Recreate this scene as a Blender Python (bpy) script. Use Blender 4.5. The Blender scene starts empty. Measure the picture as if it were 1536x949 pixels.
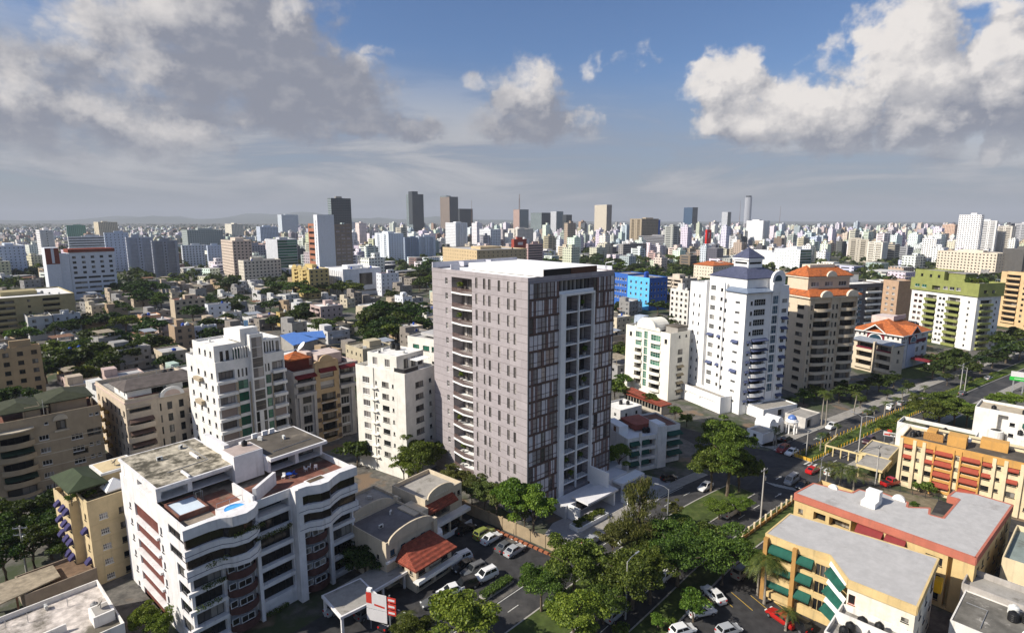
import bpy, math, random
import numpy as np
from mathutils import Matrix, Vector
SC = bpy.context.scene
COL = SC.collection
R = math.radians
PI = math.pi
random.seed(7)

# ------------------------------------------------------------------ camera
CAMZ, PITCH = 58.5, R(9.62)
cam = bpy.data.cameras.new('camera')
cam.sensor_width = 36
cam.lens = 853.0 / 1536 * 36
cam.clip_start, cam.clip_end = 1.0, 60000
camo = bpy.data.objects.new('camera', cam)
COL.objects.link(camo)
camo.location = (0, 0, CAMZ)
camo.rotation_euler = (R(90) - PITCH, 0, 0)
SC.camera = camo

# ------------------------------------------------------------------ light
SUN_AZ, SUN_EL = 199.0, 38.0          # direction towards the sun, degrees from +x
SUN_STRENGTH, SKY_STRENGTH, EXPOSURE = 5.0, 0.074, 0.38
sl = bpy.data.lights.new('sun', 'SUN')
sl.energy = SUN_STRENGTH
sl.angle = R(0.5)
sl.color = (1.0, 0.93, 0.82)
so = bpy.data.objects.new('sun', sl)
COL.objects.link(so)
sd = Vector((math.cos(R(SUN_AZ)) * math.cos(R(SUN_EL)), math.sin(R(SUN_AZ)) * math.cos(R(SUN_EL)), math.sin(R(SUN_EL))))
so.rotation_euler = sd.to_track_quat('Z', 'Y').to_euler()
so.location = (-200, 0, 300)

SC.view_settings.view_transform = 'Standard'
SC.view_settings.look = 'None'
SC.view_settings.exposure = EXPOSURE
SC.view_settings.gamma = 1
SC.view_settings.use_curve_mapping = False
SC.cycles.max_bounces = 5
SC.cycles.diffuse_bounces = 3
SC.cycles.glossy_bounces = 2
SC.cycles.transmission_bounces = 2
SC.cycles.transparent_max_bounces = 6
SC.cycles.volume_bounces = 0
SC.cycles.caustics_reflective = False
SC.cycles.caustics_refractive = False

# ------------------------------------------------------------------ node helper
class NT:
    def __init__(s, nt):
        s.nt = nt
    def n(s, typ, ins=None, **kw):
        nd = s.nt.nodes.new(typ)
        for k, v in kw.items():
            setattr(nd, k, v)
        for k, v in (ins or {}).items():
            sock = nd.inputs[k]
            if hasattr(v, 'is_output'):
                s.nt.links.new(v, sock)
            else:
                sock.default_value = v
        return nd
    def m(s, op, a, b=None, c=None, clamp=False):
        ins = {0: a}
        if b is not None: ins[1] = b
        if c is not None: ins[2] = c
        return s.n('ShaderNodeMath', ins, operation=op, use_clamp=clamp).outputs[0]
    def vm(s, op, a, b=None, c=None):
        ins = {0: a}
        if b is not None: ins[1] = b
        if c is not None: ins[2] = c
        nd = s.n('ShaderNodeVectorMath', ins, operation=op)
        return nd.outputs['Value'] if op in ('LENGTH', 'DOT_PRODUCT') else nd.outputs[0]
    def mix(s, f, a, b, typ='MIX'):
        nd = s.n('ShaderNodeMix', {}, data_type='RGBA', blend_type=typ)
        for k, v in ((0, f), (6, a), (7, b)):
            if hasattr(v, 'is_output'): s.nt.links.new(v, nd.inputs[k])
            elif k == 0: nd.inputs[k].default_value = v
            else: nd.inputs[k].default_value = (*v[:3], 1)
        return nd.outputs[2]
    def rng(s, v, a, b, c=0.0, d=1.0, smooth=True):
        return s.n('ShaderNodeMapRange', {0: v, 1: a, 2: b, 3: c, 4: d}, interpolation_type='SMOOTHSTEP' if smooth else 'LINEAR').outputs[0]

# ------------------------------------------------------------------ sky with clouds (directions as azimuth / elevation in degrees)
world = bpy.data.worlds.new('World')
SC.world = world
world.use_nodes = True
wt = world.node_tree
wt.nodes.clear()
N = NT(wt)
sky = N.n('ShaderNodeTexSky', sky_type='NISHITA', sun_disc=False, sun_elevation=R(SUN_EL), sun_rotation=R(90 - SUN_AZ), altitude=50, air_density=1.0, dust_density=1.6, ozone_density=2.2)

def azel(x, y):
    a, b = (x - 768) / 853.0, -(y - 474.5) / 853.0
    dy = math.cos(PITCH) + b * math.sin(PITCH)
    dz = -math.sin(PITCH) + b * math.cos(PITCH)
    return math.degrees(math.atan2(a, dy)), math.degrees(math.atan2(dz, math.hypot(a, dy)))

# each cloud: centre and radii measured on the photo, weight, tone (1 bright, 0 grey underside)
BLOBS = [(330, 60, 215, 100, 1.15), (460, 140, 165, 72, 1.1), (520, 182, 120, 30, 1.0), (600, 193, 85, 17, .95), (90, 150, 260, 110, .72), (180, 90, 120, 60, .8), (210, 20, 160, 60, .9),
         (40, 165, 150, 62, .95), (150, 165, 70, 38, .9), (85, 45, 75, 26, .7), (250, 190, 130, 52, .9), (-150, 120, 190, 120, 1),
         (560, 74, 42, 13, .6), (425, 22, 26, 30, .6),
         (795, 145, 62, 56, .95), (790, 185, 115, 32, .95), (718, 130, 30, 18, .6), (890, 102, 34, 26, .5), (962, 92, 46, 32, .42),
         (1090, 120, 78, 46, .95), (1130, 175, 120, 48, .95), (1250, 178, 140, 55, 1.0), (1365, 70, 95, 80, 1.05), (1400, 150, 110, 80, 1.05),
         (1500, 95, 80, 70, 1.0), (1510, 190, 60, 45, .95), (1480, 4, 60, 16, .6), (1700, 110, 150, 110, 1.0), (1265, 90, 60, 42, .6)]
g = bpy.data.node_groups.new('cloud_density', 'ShaderNodeTree')
g.interface.new_socket('Vector', in_out='INPUT', socket_type='NodeSocketVector')
g.interface.new_socket('Density', in_out='OUTPUT', socket_type='NodeSocketFloat')
G = NT(g)
gi = g.nodes.new('NodeGroupInput')
go_ = g.nodes.new('NodeGroupOutput')
w1 = G.n('ShaderNodeTexNoise', {'Vector': gi.outputs[0], 'Scale': .26, 'Detail': 4.0, 'Roughness': .6}, noise_dimensions='2D').outputs['Color']
wp = G.vm('MULTIPLY_ADD', G.vm('SUBTRACT', w1, (.5, .5, .5)), (4.2, 3.0, 0), gi.outputs[0])
tot = None
for (x, y, rx, ry, wgt) in BLOBS:
    az, el = azel(x, y)
    kx = 853.0 / 57.3 / max(.35, math.cos(R(az)) ** 2)
    ax, ay = rx / kx * .92, ry / 14.9
    q = G.vm('LENGTH', G.vm('MULTIPLY_ADD', wp, (1 / ax, 1 / ay, 0), (-az / ax, -el / ay, 0)))
    v = G.rng(q, 1.35, .35, 0.0, wgt)
    tot = v if tot is None else G.m('MAXIMUM', tot, v)
# clouds that the photo does not show, over the rest of the sky
sp_ = G.n('ShaderNodeSeparateXYZ', {0: gi.outputs[0]})
oth = G.n('ShaderNodeTexNoise', {'Vector': gi.outputs[0], 'Scale': .035, 'Detail': 2.0}, noise_dimensions='2D').outputs['Fac']
oth = G.m('MULTIPLY', G.rng(oth, .6, .7), G.rng(G.m('ABSOLUTE', sp_.outputs[0]), 50, 62))
oth2 = G.m('MULTIPLY', G.rng(G.n('ShaderNodeTexNoise', {'Vector': gi.outputs[0], 'Scale': .03, 'Detail': 2.0}, noise_dimensions='2D').outputs['Fac'], .62, .72), G.rng(sp_.outputs[1], 30, 40))
tot = G.m('MAXIMUM', tot, G.m('MAXIMUM', oth, oth2))
f1 = G.n('ShaderNodeTexNoise', {'Vector': G.vm('MULTIPLY', gi.outputs[0], (1, 1.3, 1)), 'Scale': .3, 'Detail': 12.0, 'Roughness': .6}, noise_dimensions='2D').outputs['Fac']
f2 = G.n('ShaderNodeTexVoronoi', {'Vector': wp, 'Scale': .45, 'Detail': 3.0, 'Roughness': .5}, voronoi_dimensions='2D', feature='SMOOTH_F1').outputs['Distance']
dens = G.m('ADD', tot, G.m('ADD', G.m('MULTIPLY', G.m('SUBTRACT', f1, .5), 1.05), G.m('MULTIPLY', G.m('SUBTRACT', .42, f2), .33)))
g.links.new(dens, go_.inputs[0])

def blobgroup(name, blobs):
    h = bpy.data.node_groups.new(name, 'ShaderNodeTree')
    h.interface.new_socket('Vector', in_out='INPUT', socket_type='NodeSocketVector')
    h.interface.new_socket('Value', in_out='OUTPUT', socket_type='NodeSocketFloat')
    K = NT(h)
    i_, o_ = h.nodes.new('NodeGroupInput'), h.nodes.new('NodeGroupOutput')
    wn = K.n('ShaderNodeTexNoise', {'Vector': i_.outputs[0], 'Scale': .42, 'Detail': 5.0, 'Roughness': .62}, noise_dimensions='2D').outputs['Color']
    ww = K.vm('MULTIPLY_ADD', K.vm('SUBTRACT', wn, (.5, .5, .5)), (4.0, 3.0, 0), i_.outputs[0])
    tt = None
    for (x, y, rx, ry, wgt) in blobs:
        az, el = azel(x, y)
        kx = 853.0 / 57.3 / max(.35, math.cos(R(az)) ** 2)
        ax, ay = rx / kx, ry / 14.9
        v = K.rng(K.vm('LENGTH', K.vm('MULTIPLY_ADD', ww, (1 / ax, 1 / ay, 0), (-az / ax, -el / ay, 0))), 1.5, .2, 0.0, wgt)
        tt = v if tt is None else K.m('MAXIMUM', tt, v)
    h.links.new(tt, o_.inputs[0])
    return h
# where the clouds catch the sun, and where their undersides lie in shade
g_lit = blobgroup('sunlit_tops', [(85, 42, 80, 24, 1), (20, 122, 60, 22, .8), (150, 165, 52, 24, .75), (205, 95, 48, 42, .8), (275, 200, 75, 20, .6), (230, 12, 130, 26, .7), (425, 22, 24, 28, .8), (1085, 112, 75, 34, 1), (1190, 165, 120, 42, .8), (1330, 60, 95, 55, 1), (1390, 130, 70, 55, .75), (1500, 80, 50, 45, .85), (1480, 5, 70, 18, .8), (800, 122, 34, 26, .7), (560, 74, 40, 12, .8), (890, 100, 26, 20, .5), (960, 90, 34, 26, .4), (718, 130, 28, 16, .6), (1260, 80, 40, 30, .7)])
g_dark = blobgroup('shaded_undersides', [(400, 110, 200, 95, 1.15), (490, 176, 130, 38, 1.2), (600, 195, 90, 20, 1.0), (90, 80, 120, 50, .7), (60, 200, 170, 36, .8), (790, 190, 95, 28, 1), (1430, 190, 120, 36, .8), (1510, 205, 60, 40, .9), (50, 235, 190, 50, .8), (1210, 215, 150, 22, .5), (300, 60, 90, 50, .5)])
tc = N.n('ShaderNodeTexCoord')
sep = N.n('ShaderNodeSeparateXYZ', {0: tc.outputs['Generated']})
X, Y, Zc = sep.outputs
azn = N.m('MULTIPLY', N.m('ARCTAN2', X, Y), 57.29578)
eln = N.m('MULTIPLY', N.m('ARCSINE', Zc), 57.29578)
dirv = N.n('ShaderNodeCombineXYZ', {0: azn, 1: eln}).outputs[0]
def dgroup(vec, gr=g):
    nd = wt.nodes.new('ShaderNodeGroup')
    nd.node_tree = gr
    wt.links.new(vec, nd.inputs[0])
    return nd.outputs[0]
d0 = dgroup(dirv)
d1 = dgroup(N.vm('ADD', dirv, (-1.1, 1.5, 0)))     # a little towards the sun: how much cloud stands in the light's way
soft = N.rng(azn, -4, 14)
alpha = N.n('ShaderNodeMapRange', {0: d0, 1: N.rng(soft, 0, 1, .14, .2, False), 2: N.rng(soft, 0, 1, .86, .72, False)}, interpolation_type='SMOOTHSTEP').outputs[0]
rel = N.rng(N.m('SUBTRACT', d0, d1), -.3, .45)
lit = N.m('ADD', N.m('MULTIPLY', rel, N.m('MULTIPLY', .55, N.rng(azn, -6, 12, .5, 1.0))), N.m('MULTIPLY', N.rng(d1, 1.1, .2), .12))
lit = N.m('ADD', lit, N.m('MULTIPLY', dgroup(dirv, g_lit), .62))
lit = N.m('SUBTRACT', lit, N.m('MULTIPLY', dgroup(dirv, g_dark), .30), clamp=True)
bil = N.n('ShaderNodeTexNoise', {'Vector': N.vm('MULTIPLY', dirv, (1, 1.5, 1)), 'Scale': .42, 'Detail': 9.0, 'Roughness': .56}, noise_dimensions='2D').outputs['Fac']
lit = N.m('ADD', lit, N.m('MULTIPLY', N.m('SUBTRACT', bil, .48), .6), clamp=True)
CLOUD_GAIN = 8.6
ccol = N.mix(lit, (.315, .335, .405), (1.06, 1.0, .95))
veil = N.n('ShaderNodeTexNoise', {'Vector': N.vm('MULTIPLY', dirv, (.05, .26, 1)), 'Scale': 1.0, 'Detail': 8.0, 'Roughness': .62, 'Distortion': .4}, noise_dimensions='2D').outputs['Fac']
vmask = N.m('MULTIPLY', N.rng(N.m('ADD', eln, N.m('MULTIPLY', azn, .07)), 15.5, 6.5), N.rng(veil, .25, .6, .6, 1.0))
vcol = N.mix(N.rng(veil, .38, .66), (.37, .39, .455), (.62, .62, .645))
vcol = N.mix(N.rng(eln, 4.5, 0.0), vcol, (.38, .405, .46))
skyc = N.vm('MULTIPLY', sky.outputs[0], (.80, .97, 1.22))
vsc = N.n('ShaderNodeVectorMath', {0: vcol, 'Scale': CLOUD_GAIN}, operation='SCALE').outputs[0]
c1 = N.mix(N.m('MULTIPLY', vmask, .92), skyc, vsc)
c2s = N.n('ShaderNodeVectorMath', {0: ccol, 'Scale': CLOUD_GAIN}, operation='SCALE').outputs[0]
c2 = N.mix(N.m('MULTIPLY', alpha, N.rng(eln, 1.5, 8.0, .15, .97)), c1, c2s)
bg = N.n('ShaderNodeBackground', {'Color': c2, 'Strength': SKY_STRENGTH})
N.n('ShaderNodeOutputWorld', {'Surface': bg.outputs[0]})

world.cycles.sampling_method = 'MANUAL'
world.cycles.sample_map_resolution = 256

# ------------------------------------------------------------------ materials
MATS = {}
def lin(c):
    return tuple(((v / 12.92) if v <= .04045 else ((v + .055) / 1.055) ** 2.4) for v in c)
def mat(name, col, rough=.85, var=.16, streak=.0, scale=.7, metal=0.0, spec=.25, objvar=.0, stain=None, bump=0):
    if name in MATS: return MATS[name]
    m = bpy.data.materials.new(name)
    m.use_nodes = True
    n = NT(m.node_tree)
    bs = m.node_tree.nodes['Principled BSDF']
    t = n.n('ShaderNodeTexCoord').outputs['Object']
    c = (*col, 1)
    out = None
    if var > 0:
        nz = n.n('ShaderNodeTexNoise', {'Vector': t, 'Scale': scale, 'Detail': 6.0, 'Roughness': .65}).outputs['Fac']
        out = n.mix(n.rng(nz, .3, .72), tuple(v * (1 - var) for v in col), tuple(min(.92, v * (1 + var * .7)) for v in col))
    if streak > 0:
        st = n.n('ShaderNodeTexNoise', {'Vector': n.vm('MULTIPLY', t, (1.3, 1.3, .09)), 'Scale': 1.0, 'Detail': 5.0, 'Roughness': .6}).outputs['Fac']
        out = n.mix(n.m('MULTIPLY', n.rng(st, .52, .78), streak), out or c, (.13, .115, .09))
    if stain:
        sz = n.n('ShaderNodeTexNoise', {'Vector': t, 'Scale': stain[1], 'Detail': 9.0, 'Roughness': .7}).outputs['Fac']
        out = n.mix(n.m('MULTIPLY', n.rng(sz, stain[2], stain[2] + .16), stain[3] if len(stain) > 3 else .85), out or c, stain[0])
    if objvar > 0:
        oi = n.n('ShaderNodeObjectInfo').outputs['Random']
        out = n.n('ShaderNodeHueSaturation', {'Hue': n.rng(oi, 0, 1, .5 - objvar * .04, .5 + objvar * .04, False), 'Value': n.rng(oi, 0, 1, 1 - objvar, 1 + objvar * .6, False), 'Color': out or c}).outputs[0]
    if out is not None: m.node_tree.links.new(out, bs.inputs['Base Color'])
    else: bs.inputs['Base Color'].default_value = c
    bs.inputs['Roughness'].default_value = rough
    bs.inputs['Metallic'].default_value = metal
    bs.inputs['Specular IOR Level'].default_value = spec
    if bump:
        bz = n.n('ShaderNodeTexNoise', {'Vector': t, 'Scale': bump, 'Detail': 4.0}).outputs['Fac']
        bp = n.n('ShaderNodeBump', {'Height': bz, 'Strength': .3, 'Distance': .04})
        m.node_tree.links.new(bp.outputs[0], bs.inputs['Normal'])
    MATS[name] = m
    return m
def glassmat(name, dark, light, amt=.35):
    m = bpy.data.materials.new(name)
    m.use_nodes = True
    n = NT(m.node_tree)
    bs = m.node_tree.nodes['Principled BSDF']
    oi = n.n('ShaderNodeObjectInfo').outputs['Random']
    t = n.n('ShaderNodeTexCoord').outputs['Object']
    # curtains and blinds behind the panes differ from window to window
    cur = n.m('MULTIPLY', n.rng(oi, 1 - amt, 1 - amt + .06), n.rng(n.n('ShaderNodeSeparateXYZ', {0: t}).outputs[0], -.15, .1, .25, 1))
    c = n.mix(n.rng(n.m('FRACT', n.m('MULTIPLY', oi, 7.3)), 0, 1), dark, tuple(v * 1.9 + .004 for v in dark))
    m.node_tree.links.new(n.mix(cur, c, light), bs.inputs['Base Color'])
    bs.inputs['Roughness'].default_value = .07
    bs.inputs['Specular IOR Level'].default_value = .32
    bz = n.n('ShaderNodeTexNoise', {'Vector': t, 'Scale': .8, 'Detail': 1.0}).outputs['Fac']
    bp = n.n('ShaderNodeBump', {'Height': bz, 'Strength': .12, 'Distance': .05})
    m.node_tree.links.new(bp.outputs[0], bs.inputs['Normal'])
    MATS[name] = m
    return m
GL = glassmat('dark_glass', (.008, .009, .010), (.26, .24, .21))
GG = glassmat('green_glass', (.015, .075, .05), (.12, .26, .18), .4)
GB = glassmat('blue_glass', (.02, .05, .075), (.12, .2, .26), .3)
GC = glassmat('curtained_glass', (.075, .068, .064), (.36, .33, .31), .55)
GF = mat('distant_glass', (.016, .018, .022), .45, 0, spec=.2)
WH = mat('white_paint', (.74, .73, .70), streak=.25, var=.08)
WHC = mat('clean_white_paint', (.82, .81, .79), var=.05)
FRW = mat('white_frame', (.7, .7, .68), .5, 0)
FRD = mat('dark_frame', (.03, .03, .032), .45, 0)
FRB = mat('bronze_frame', (.10, .05, .03), .5, 0)
CONC = mat('concrete', (.33, .31, .28), streak=.3, stain=((.12, .11, .09), .35, .52))
ROOFD = mat('stained_roof', (.44, .39, .30), stain=((.055, .048, .032), .33, .44, .95), scale=.9, var=.45)
ROOFG = mat('grey_membrane_roof', (.43, .415, .40), var=.1, stain=((.27, .25, .23), .22, .56, .7))
ROOFB = mat('brown_roof', (.105, .09, .072), stain=((.25, .21, .16), .3, .58), scale=.3, var=.3)
ROOFW = mat('white_roof', (.72, .70, .66), stain=((.34, .32, .29), .3, .56, .6))
TILE = mat('orange_roof_tiles', (.47, .135, .04), .8, .35, scale=1.6, stain=((.16, .06, .035), .45, .52, .8))
TILER = mat('red_roof_tiles', (.26, .06, .035), .8, .35, scale=1.6, stain=((.10, .04, .03), .5, .54, .8))
REDT = mat('red_terrace_tiles', (.20, .085, .06), var=.35, stain=((.16, .13, .10), .5, .5, .7))
BLACK = mat('black_plastic', (.014, .014, .015), .4, 0)
STEEL = mat('galvanised_steel', (.42, .43, .44), .45, .1, metal=.6)
def ribs(m, pitch=.42, depth=.06):
    """rows of tiles running down the slopes"""
    n = NT(m.node_tree)
    bs = m.node_tree.nodes['Principled BSDF']
    t = n.n('ShaderNodeTexCoord').outputs['Object']
    g_ = n.n('ShaderNodeNewGeometry').outputs['Normal']
    s, nn = n.n('ShaderNodeSeparateXYZ', {0: t}).outputs, None
    w = n.m('SINE', n.m('MULTIPLY', s[2], 6.283 / (pitch * .7)))
    w2 = n.m('SINE', n.m('MULTIPLY', n.m('ADD', s[0], s[1]), 6.283 / pitch))
    bp = n.n('ShaderNodeBump', {'Height': n.m('ADD', w, n.m('MULTIPLY', w2, .6)), 'Strength': .6, 'Distance': depth})
    m.node_tree.links.new(bp.outputs[0], bs.inputs['Normal'])
    src = bs.inputs['Base Color'].links[0].from_socket
    m.node_tree.links.new(n.mix(n.rng(w, .3, 1.0, 0, .35), src, tuple(c * .45 for c in (.3, .1, .05))), bs.inputs['Base Color'])
for m_ in (TILE, TILER): ribs(m_)
RUST = mat('rusty_metal', (.19, .10, .06), .8, .3)

# ------------------------------------------------------------------ mesh helpers
class MB:
    def __init__(s):
        s.v, s.f, s.mi = [], [], []
    def poly(s, pts, mi=0):
        b = len(s.v)
        s.v += [tuple(p) for p in pts]
        s.f.append(tuple(range(b, b + len(pts))))
        s.mi.append(mi)
    def box(s, x0, x1, y0, y1, z0, z1, mi=0):
        b = len(s.v)
        s.v += [(x0, y0, z0), (x1, y0, z0), (x1, y1, z0), (x0, y1, z0), (x0, y0, z1), (x1, y0, z1), (x1, y1, z1), (x0, y1, z1)]
        for f in ((3, 2, 1, 0), (4, 5, 6, 7), (0, 1, 5, 4), (1, 2, 6, 5), (2, 3, 7, 6), (3, 0, 4, 7)):
            s.f.append(tuple(b + i for i in f))
            s.mi.append(mi)
        return s
    def prism(s, pts, z0, z1, mi=0, mt=None):
        b, n = len(s.v), len(pts)
        s.v += [(p[0], p[1], z0) for p in pts] + [(p[0], p[1], z1) for p in pts]
        s.f.append(tuple(b + i for i in reversed(range(n)))); s.mi.append(mi)
        s.f.append(tuple(b + n + i for i in range(n))); s.mi.append(mi if mt is None else mt)
        for i in range(n):
            j = (i + 1) % n
            s.f.append((b + i, b + j, b + n + j, b + n + i)); s.mi.append(mi)
        return s
    def tube(s, pts, rad, seg=6, mi=0, cap=True):
        rings = []
        for i, p in enumerate(pts):
            p = Vector(p)
            d = (Vector(pts[min(i + 1, len(pts) - 1)]) - Vector(pts[max(i - 1, 0)])).normalized()
            u = d.cross(Vector((0, 0, 1)))
            if u.length < .05: u = d.cross(Vector((0, 1, 0)))
            u.normalize()
            w = d.cross(u)
            r = rad[i] if isinstance(rad, (list, tuple)) else rad
            b = len(s.v)
            for k in range(seg):
                a = 2 * PI * k / seg
                s.v.append(tuple(p + u * (r * math.cos(a)) + w * (r * math.sin(a))))
            rings.append(b)
        for a, b in zip(rings, rings[1:]):
            for k in range(seg):
                j = (k + 1) % seg
                s.f.append((a + k, a + j, b + j, b + k)); s.mi.append(mi)
        if cap:
            s.f.append(tuple(rings[0] + k for k in reversed(range(seg)))); s.mi.append(mi)
            s.f.append(tuple(rings[-1] + k for k in range(seg))); s.mi.append(mi)
        return s
    def lathe(s, prof, seg=14, mi=0, c=(0, 0, 0)):
        rings = []
        for r, z in prof:
            b = len(s.v)
            for k in range(seg):
                a = 2 * PI * k / seg
                s.v.append((c[0] + r * math.cos(a), c[1] + r * math.sin(a), c[2] + z))
            rings.append(b)
        for a, b in zip(rings, rings[1:]):
            for k in range(seg):
                j = (k + 1) % seg
                s.f.append((a + k, a + j, b + j, b + k)); s.mi.append(mi)
        s.f.append(tuple(rings[0] + k for k in reversed(range(seg)))); s.mi.append(mi)
        s.f.append(tuple(rings[-1] + k for k in range(seg))); s.mi.append(mi)
        return s
    def mesh(s, name, mats, smooth=False):
        me = bpy.data.meshes.new(name)
        me.from_pydata(s.v, [], s.f)
        for m in (mats if isinstance(mats, (list, tuple)) else [mats]): me.materials.append(m)
        me.polygons.foreach_set('material_index', s.mi)
        if smooth: me.polygons.foreach_set('use_smooth', [True] * len(s.f))
        me.update()
        return me
def obj(name, me, parent=None, M=None):
    o = bpy.data.objects.new(name, me)
    COL.objects.link(o)
    if parent: o.parent = parent
    if M is not None: o.matrix_local = M
    return o
def tag(o, label, cat, group=None, kind=None):
    o['label'] = label
    o['category'] = cat
    if group: o['group'] = group
    if kind: o['kind'] = kind
    return o
def empty(name, loc, rz=0, label=None, cat=None, group=None):
    o = bpy.data.objects.new(name, None)
    o.empty_display_size = .5
    COL.objects.link(o)
    o.location = loc
    o.rotation_euler = (0, 0, rz)
    if label: tag(o, label, cat, group)
    return o
def struct(name, me, z=0):
    o = obj(name, me)
    o.location.z = z
    o['kind'] = 'structure'
    return o
def copy_tree(o, parent=None):
    c = o.copy()
    COL.objects.link(c)
    if parent: c.parent = parent
    for ch in o.children: copy_tree(ch, c)
    return c
def W(x, y, z=0.0):
    """the place on the level z that the photo shows at pixel (x, y)"""
    a, b = (x - 768) / 853.0, -(y - 474.5) / 853.0
    dy = math.cos(PITCH) + b * math.sin(PITCH)
    dz = -math.sin(PITCH) + b * math.cos(PITCH)
    t = (z - CAMZ) / dz
    return Vector((a * t, dy * t, z))
def pix(p):
    h = p[2] - CAMZ
    d = p[1] * math.cos(PITCH) - h * math.sin(PITCH)
    return 768 + 853 * p[0] / d, 474.5 - 853 * (p[1] * math.sin(PITCH) + h * math.cos(PITCH)) / d

# ------------------------------------------------------------------ building kit
CACHE = {}
FROT = {'R': 0, 'L': -PI / 2, 'E': PI / 2, 'B': PI}
def win_mesh(w, h, nx, ny, fr, gl, t=.06, sill=True):
    key = ('win', round(w, 2), round(h, 2), nx, ny, fr.name, gl.name, sill)
    if key not in CACHE:
        b = MB()
        x0, x1 = -w / 2, w / 2
        b.box(x0, x0 + t, -.05, .05, 0, h); b.box(x1 - t, x1, -.05, .05, 0, h)
        b.box(x0 + t, x1 - t, -.05, .05, 0, t); b.box(x0 + t, x1 - t, -.05, .05, h - t, h)
        for i in range(1, nx):
            x = x0 + w * i / nx
            b.box(x - t * .4, x + t * .4, -.042, .042, t, h - t)
        for j in range(1, ny):
            z = h * j / ny
            b.box(x0 + t, x1 - t, -.036, .036, z - t * .35, z + t * .35)
        b.poly([(x0 + t, .01, t), (x1 - t, .01, t), (x1 - t, .01, h - t), (x0 + t, .01, h - t)], 1)
        if sill: b.box(x0 - .06, x1 + .06, -.26, -.055, -.1, -.005)
        CACHE[key] = b.mesh('window', [fr, gl])
    return CACHE[key]
def awn_mesh(w, drop, out, m, curved=False):
    key = ('awn', round(w, 2), round(drop, 2), round(out, 2), m.name)
    if key not in CACHE:
        b = MB()
        n = 4
        pr = [(0, 0)]
        for i in range(1, n + 1):
            a = i / n
            pr.append((-out * a, -drop * (a ** 1.4)))
        pr.append((-out, -drop - .22))
        for (ya, za), (yb, zb) in zip(pr, pr[1:]):
            b.poly([(-w / 2, ya, za), (w / 2, ya, za), (w / 2, yb, zb), (-w / 2, yb, zb)])
        for x in (-w / 2, w / 2):
            b.poly([(x, 0, 0)] + [(x, y, z) for y, z in pr[1:]] + [(x, 0, -drop - .1)])
        CACHE[key] = b.mesh('awning', [m])
    return CACHE[key]
def arc_pts(w, bulge, n=8, base=0.0):
    """outline of a bowed slab: straight back on y=0, front bulging to -y"""
    p = [(w / 2, 0), (-w / 2, 0)]
    for i in range(n + 1):
        a = i / n
        x = -w / 2 + w * a
        p.append((x, -(base + bulge * math.sin(PI * a) ** .7)))
    return p
def balc_mesh(w, out, ph, m, style='solid', bulge=0.0, m2=None, slab=.18):
    key = ('balc', round(w, 2), round(out, 2), round(ph, 2), m.name, style, bulge, m2.name if m2 else '')
    if key not in CACHE:
        b = MB()
        pts = arc_pts(w, bulge, 10, out) if bulge else [(w / 2, 0), (-w / 2, 0), (-w / 2, -out), (w / 2, -out)]
        b.prism(pts, -slab, 0)
        front = pts[1:] + [pts[0]]
        inn = [(x * .96, min(0, y + .1)) for x, y in front]
        if style == 'solid':
            for k in range(len(front) - 1):
                a, c, d, e = front[k], front[k + 1], inn[k + 1], inn[k]
                b.prism([a, c, d, e], 0, ph)
        else:
            for k in range(len(front) - 1):
                (xa, ya), (xb, yb) = inn[k], inn[k + 1]
                b.tube([(xa, ya, ph), (xb, yb, ph)], .03, 4, 1)
                b.tube([(xa, ya, .1), (xb, yb, .1)], .02, 4, 1)
                L = math.hypot(xb - xa, yb - ya)
                nn = max(1, int(L / (.16 if style == 'bars' else .5)))
                for q in range(nn + 1):
                    t = q / nn
                    b.tube([(xa + (xb - xa) * t, ya + (yb - ya) * t, 0), (xa + (xb - xa) * t, ya + (yb - ya) * t, ph)], .015 if style == 'bars' else .02, 3, 1)
                if style == 'glass':
                    b.poly([(xa, ya + .01, .08), (xb, yb + .01, .08), (xb, yb + .01, ph - .05), (xa, ya + .01, ph - .05)], 1)
        CACHE[key] = b.mesh('balcony', [m, m2 or m])
    return CACHE[key]

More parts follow.
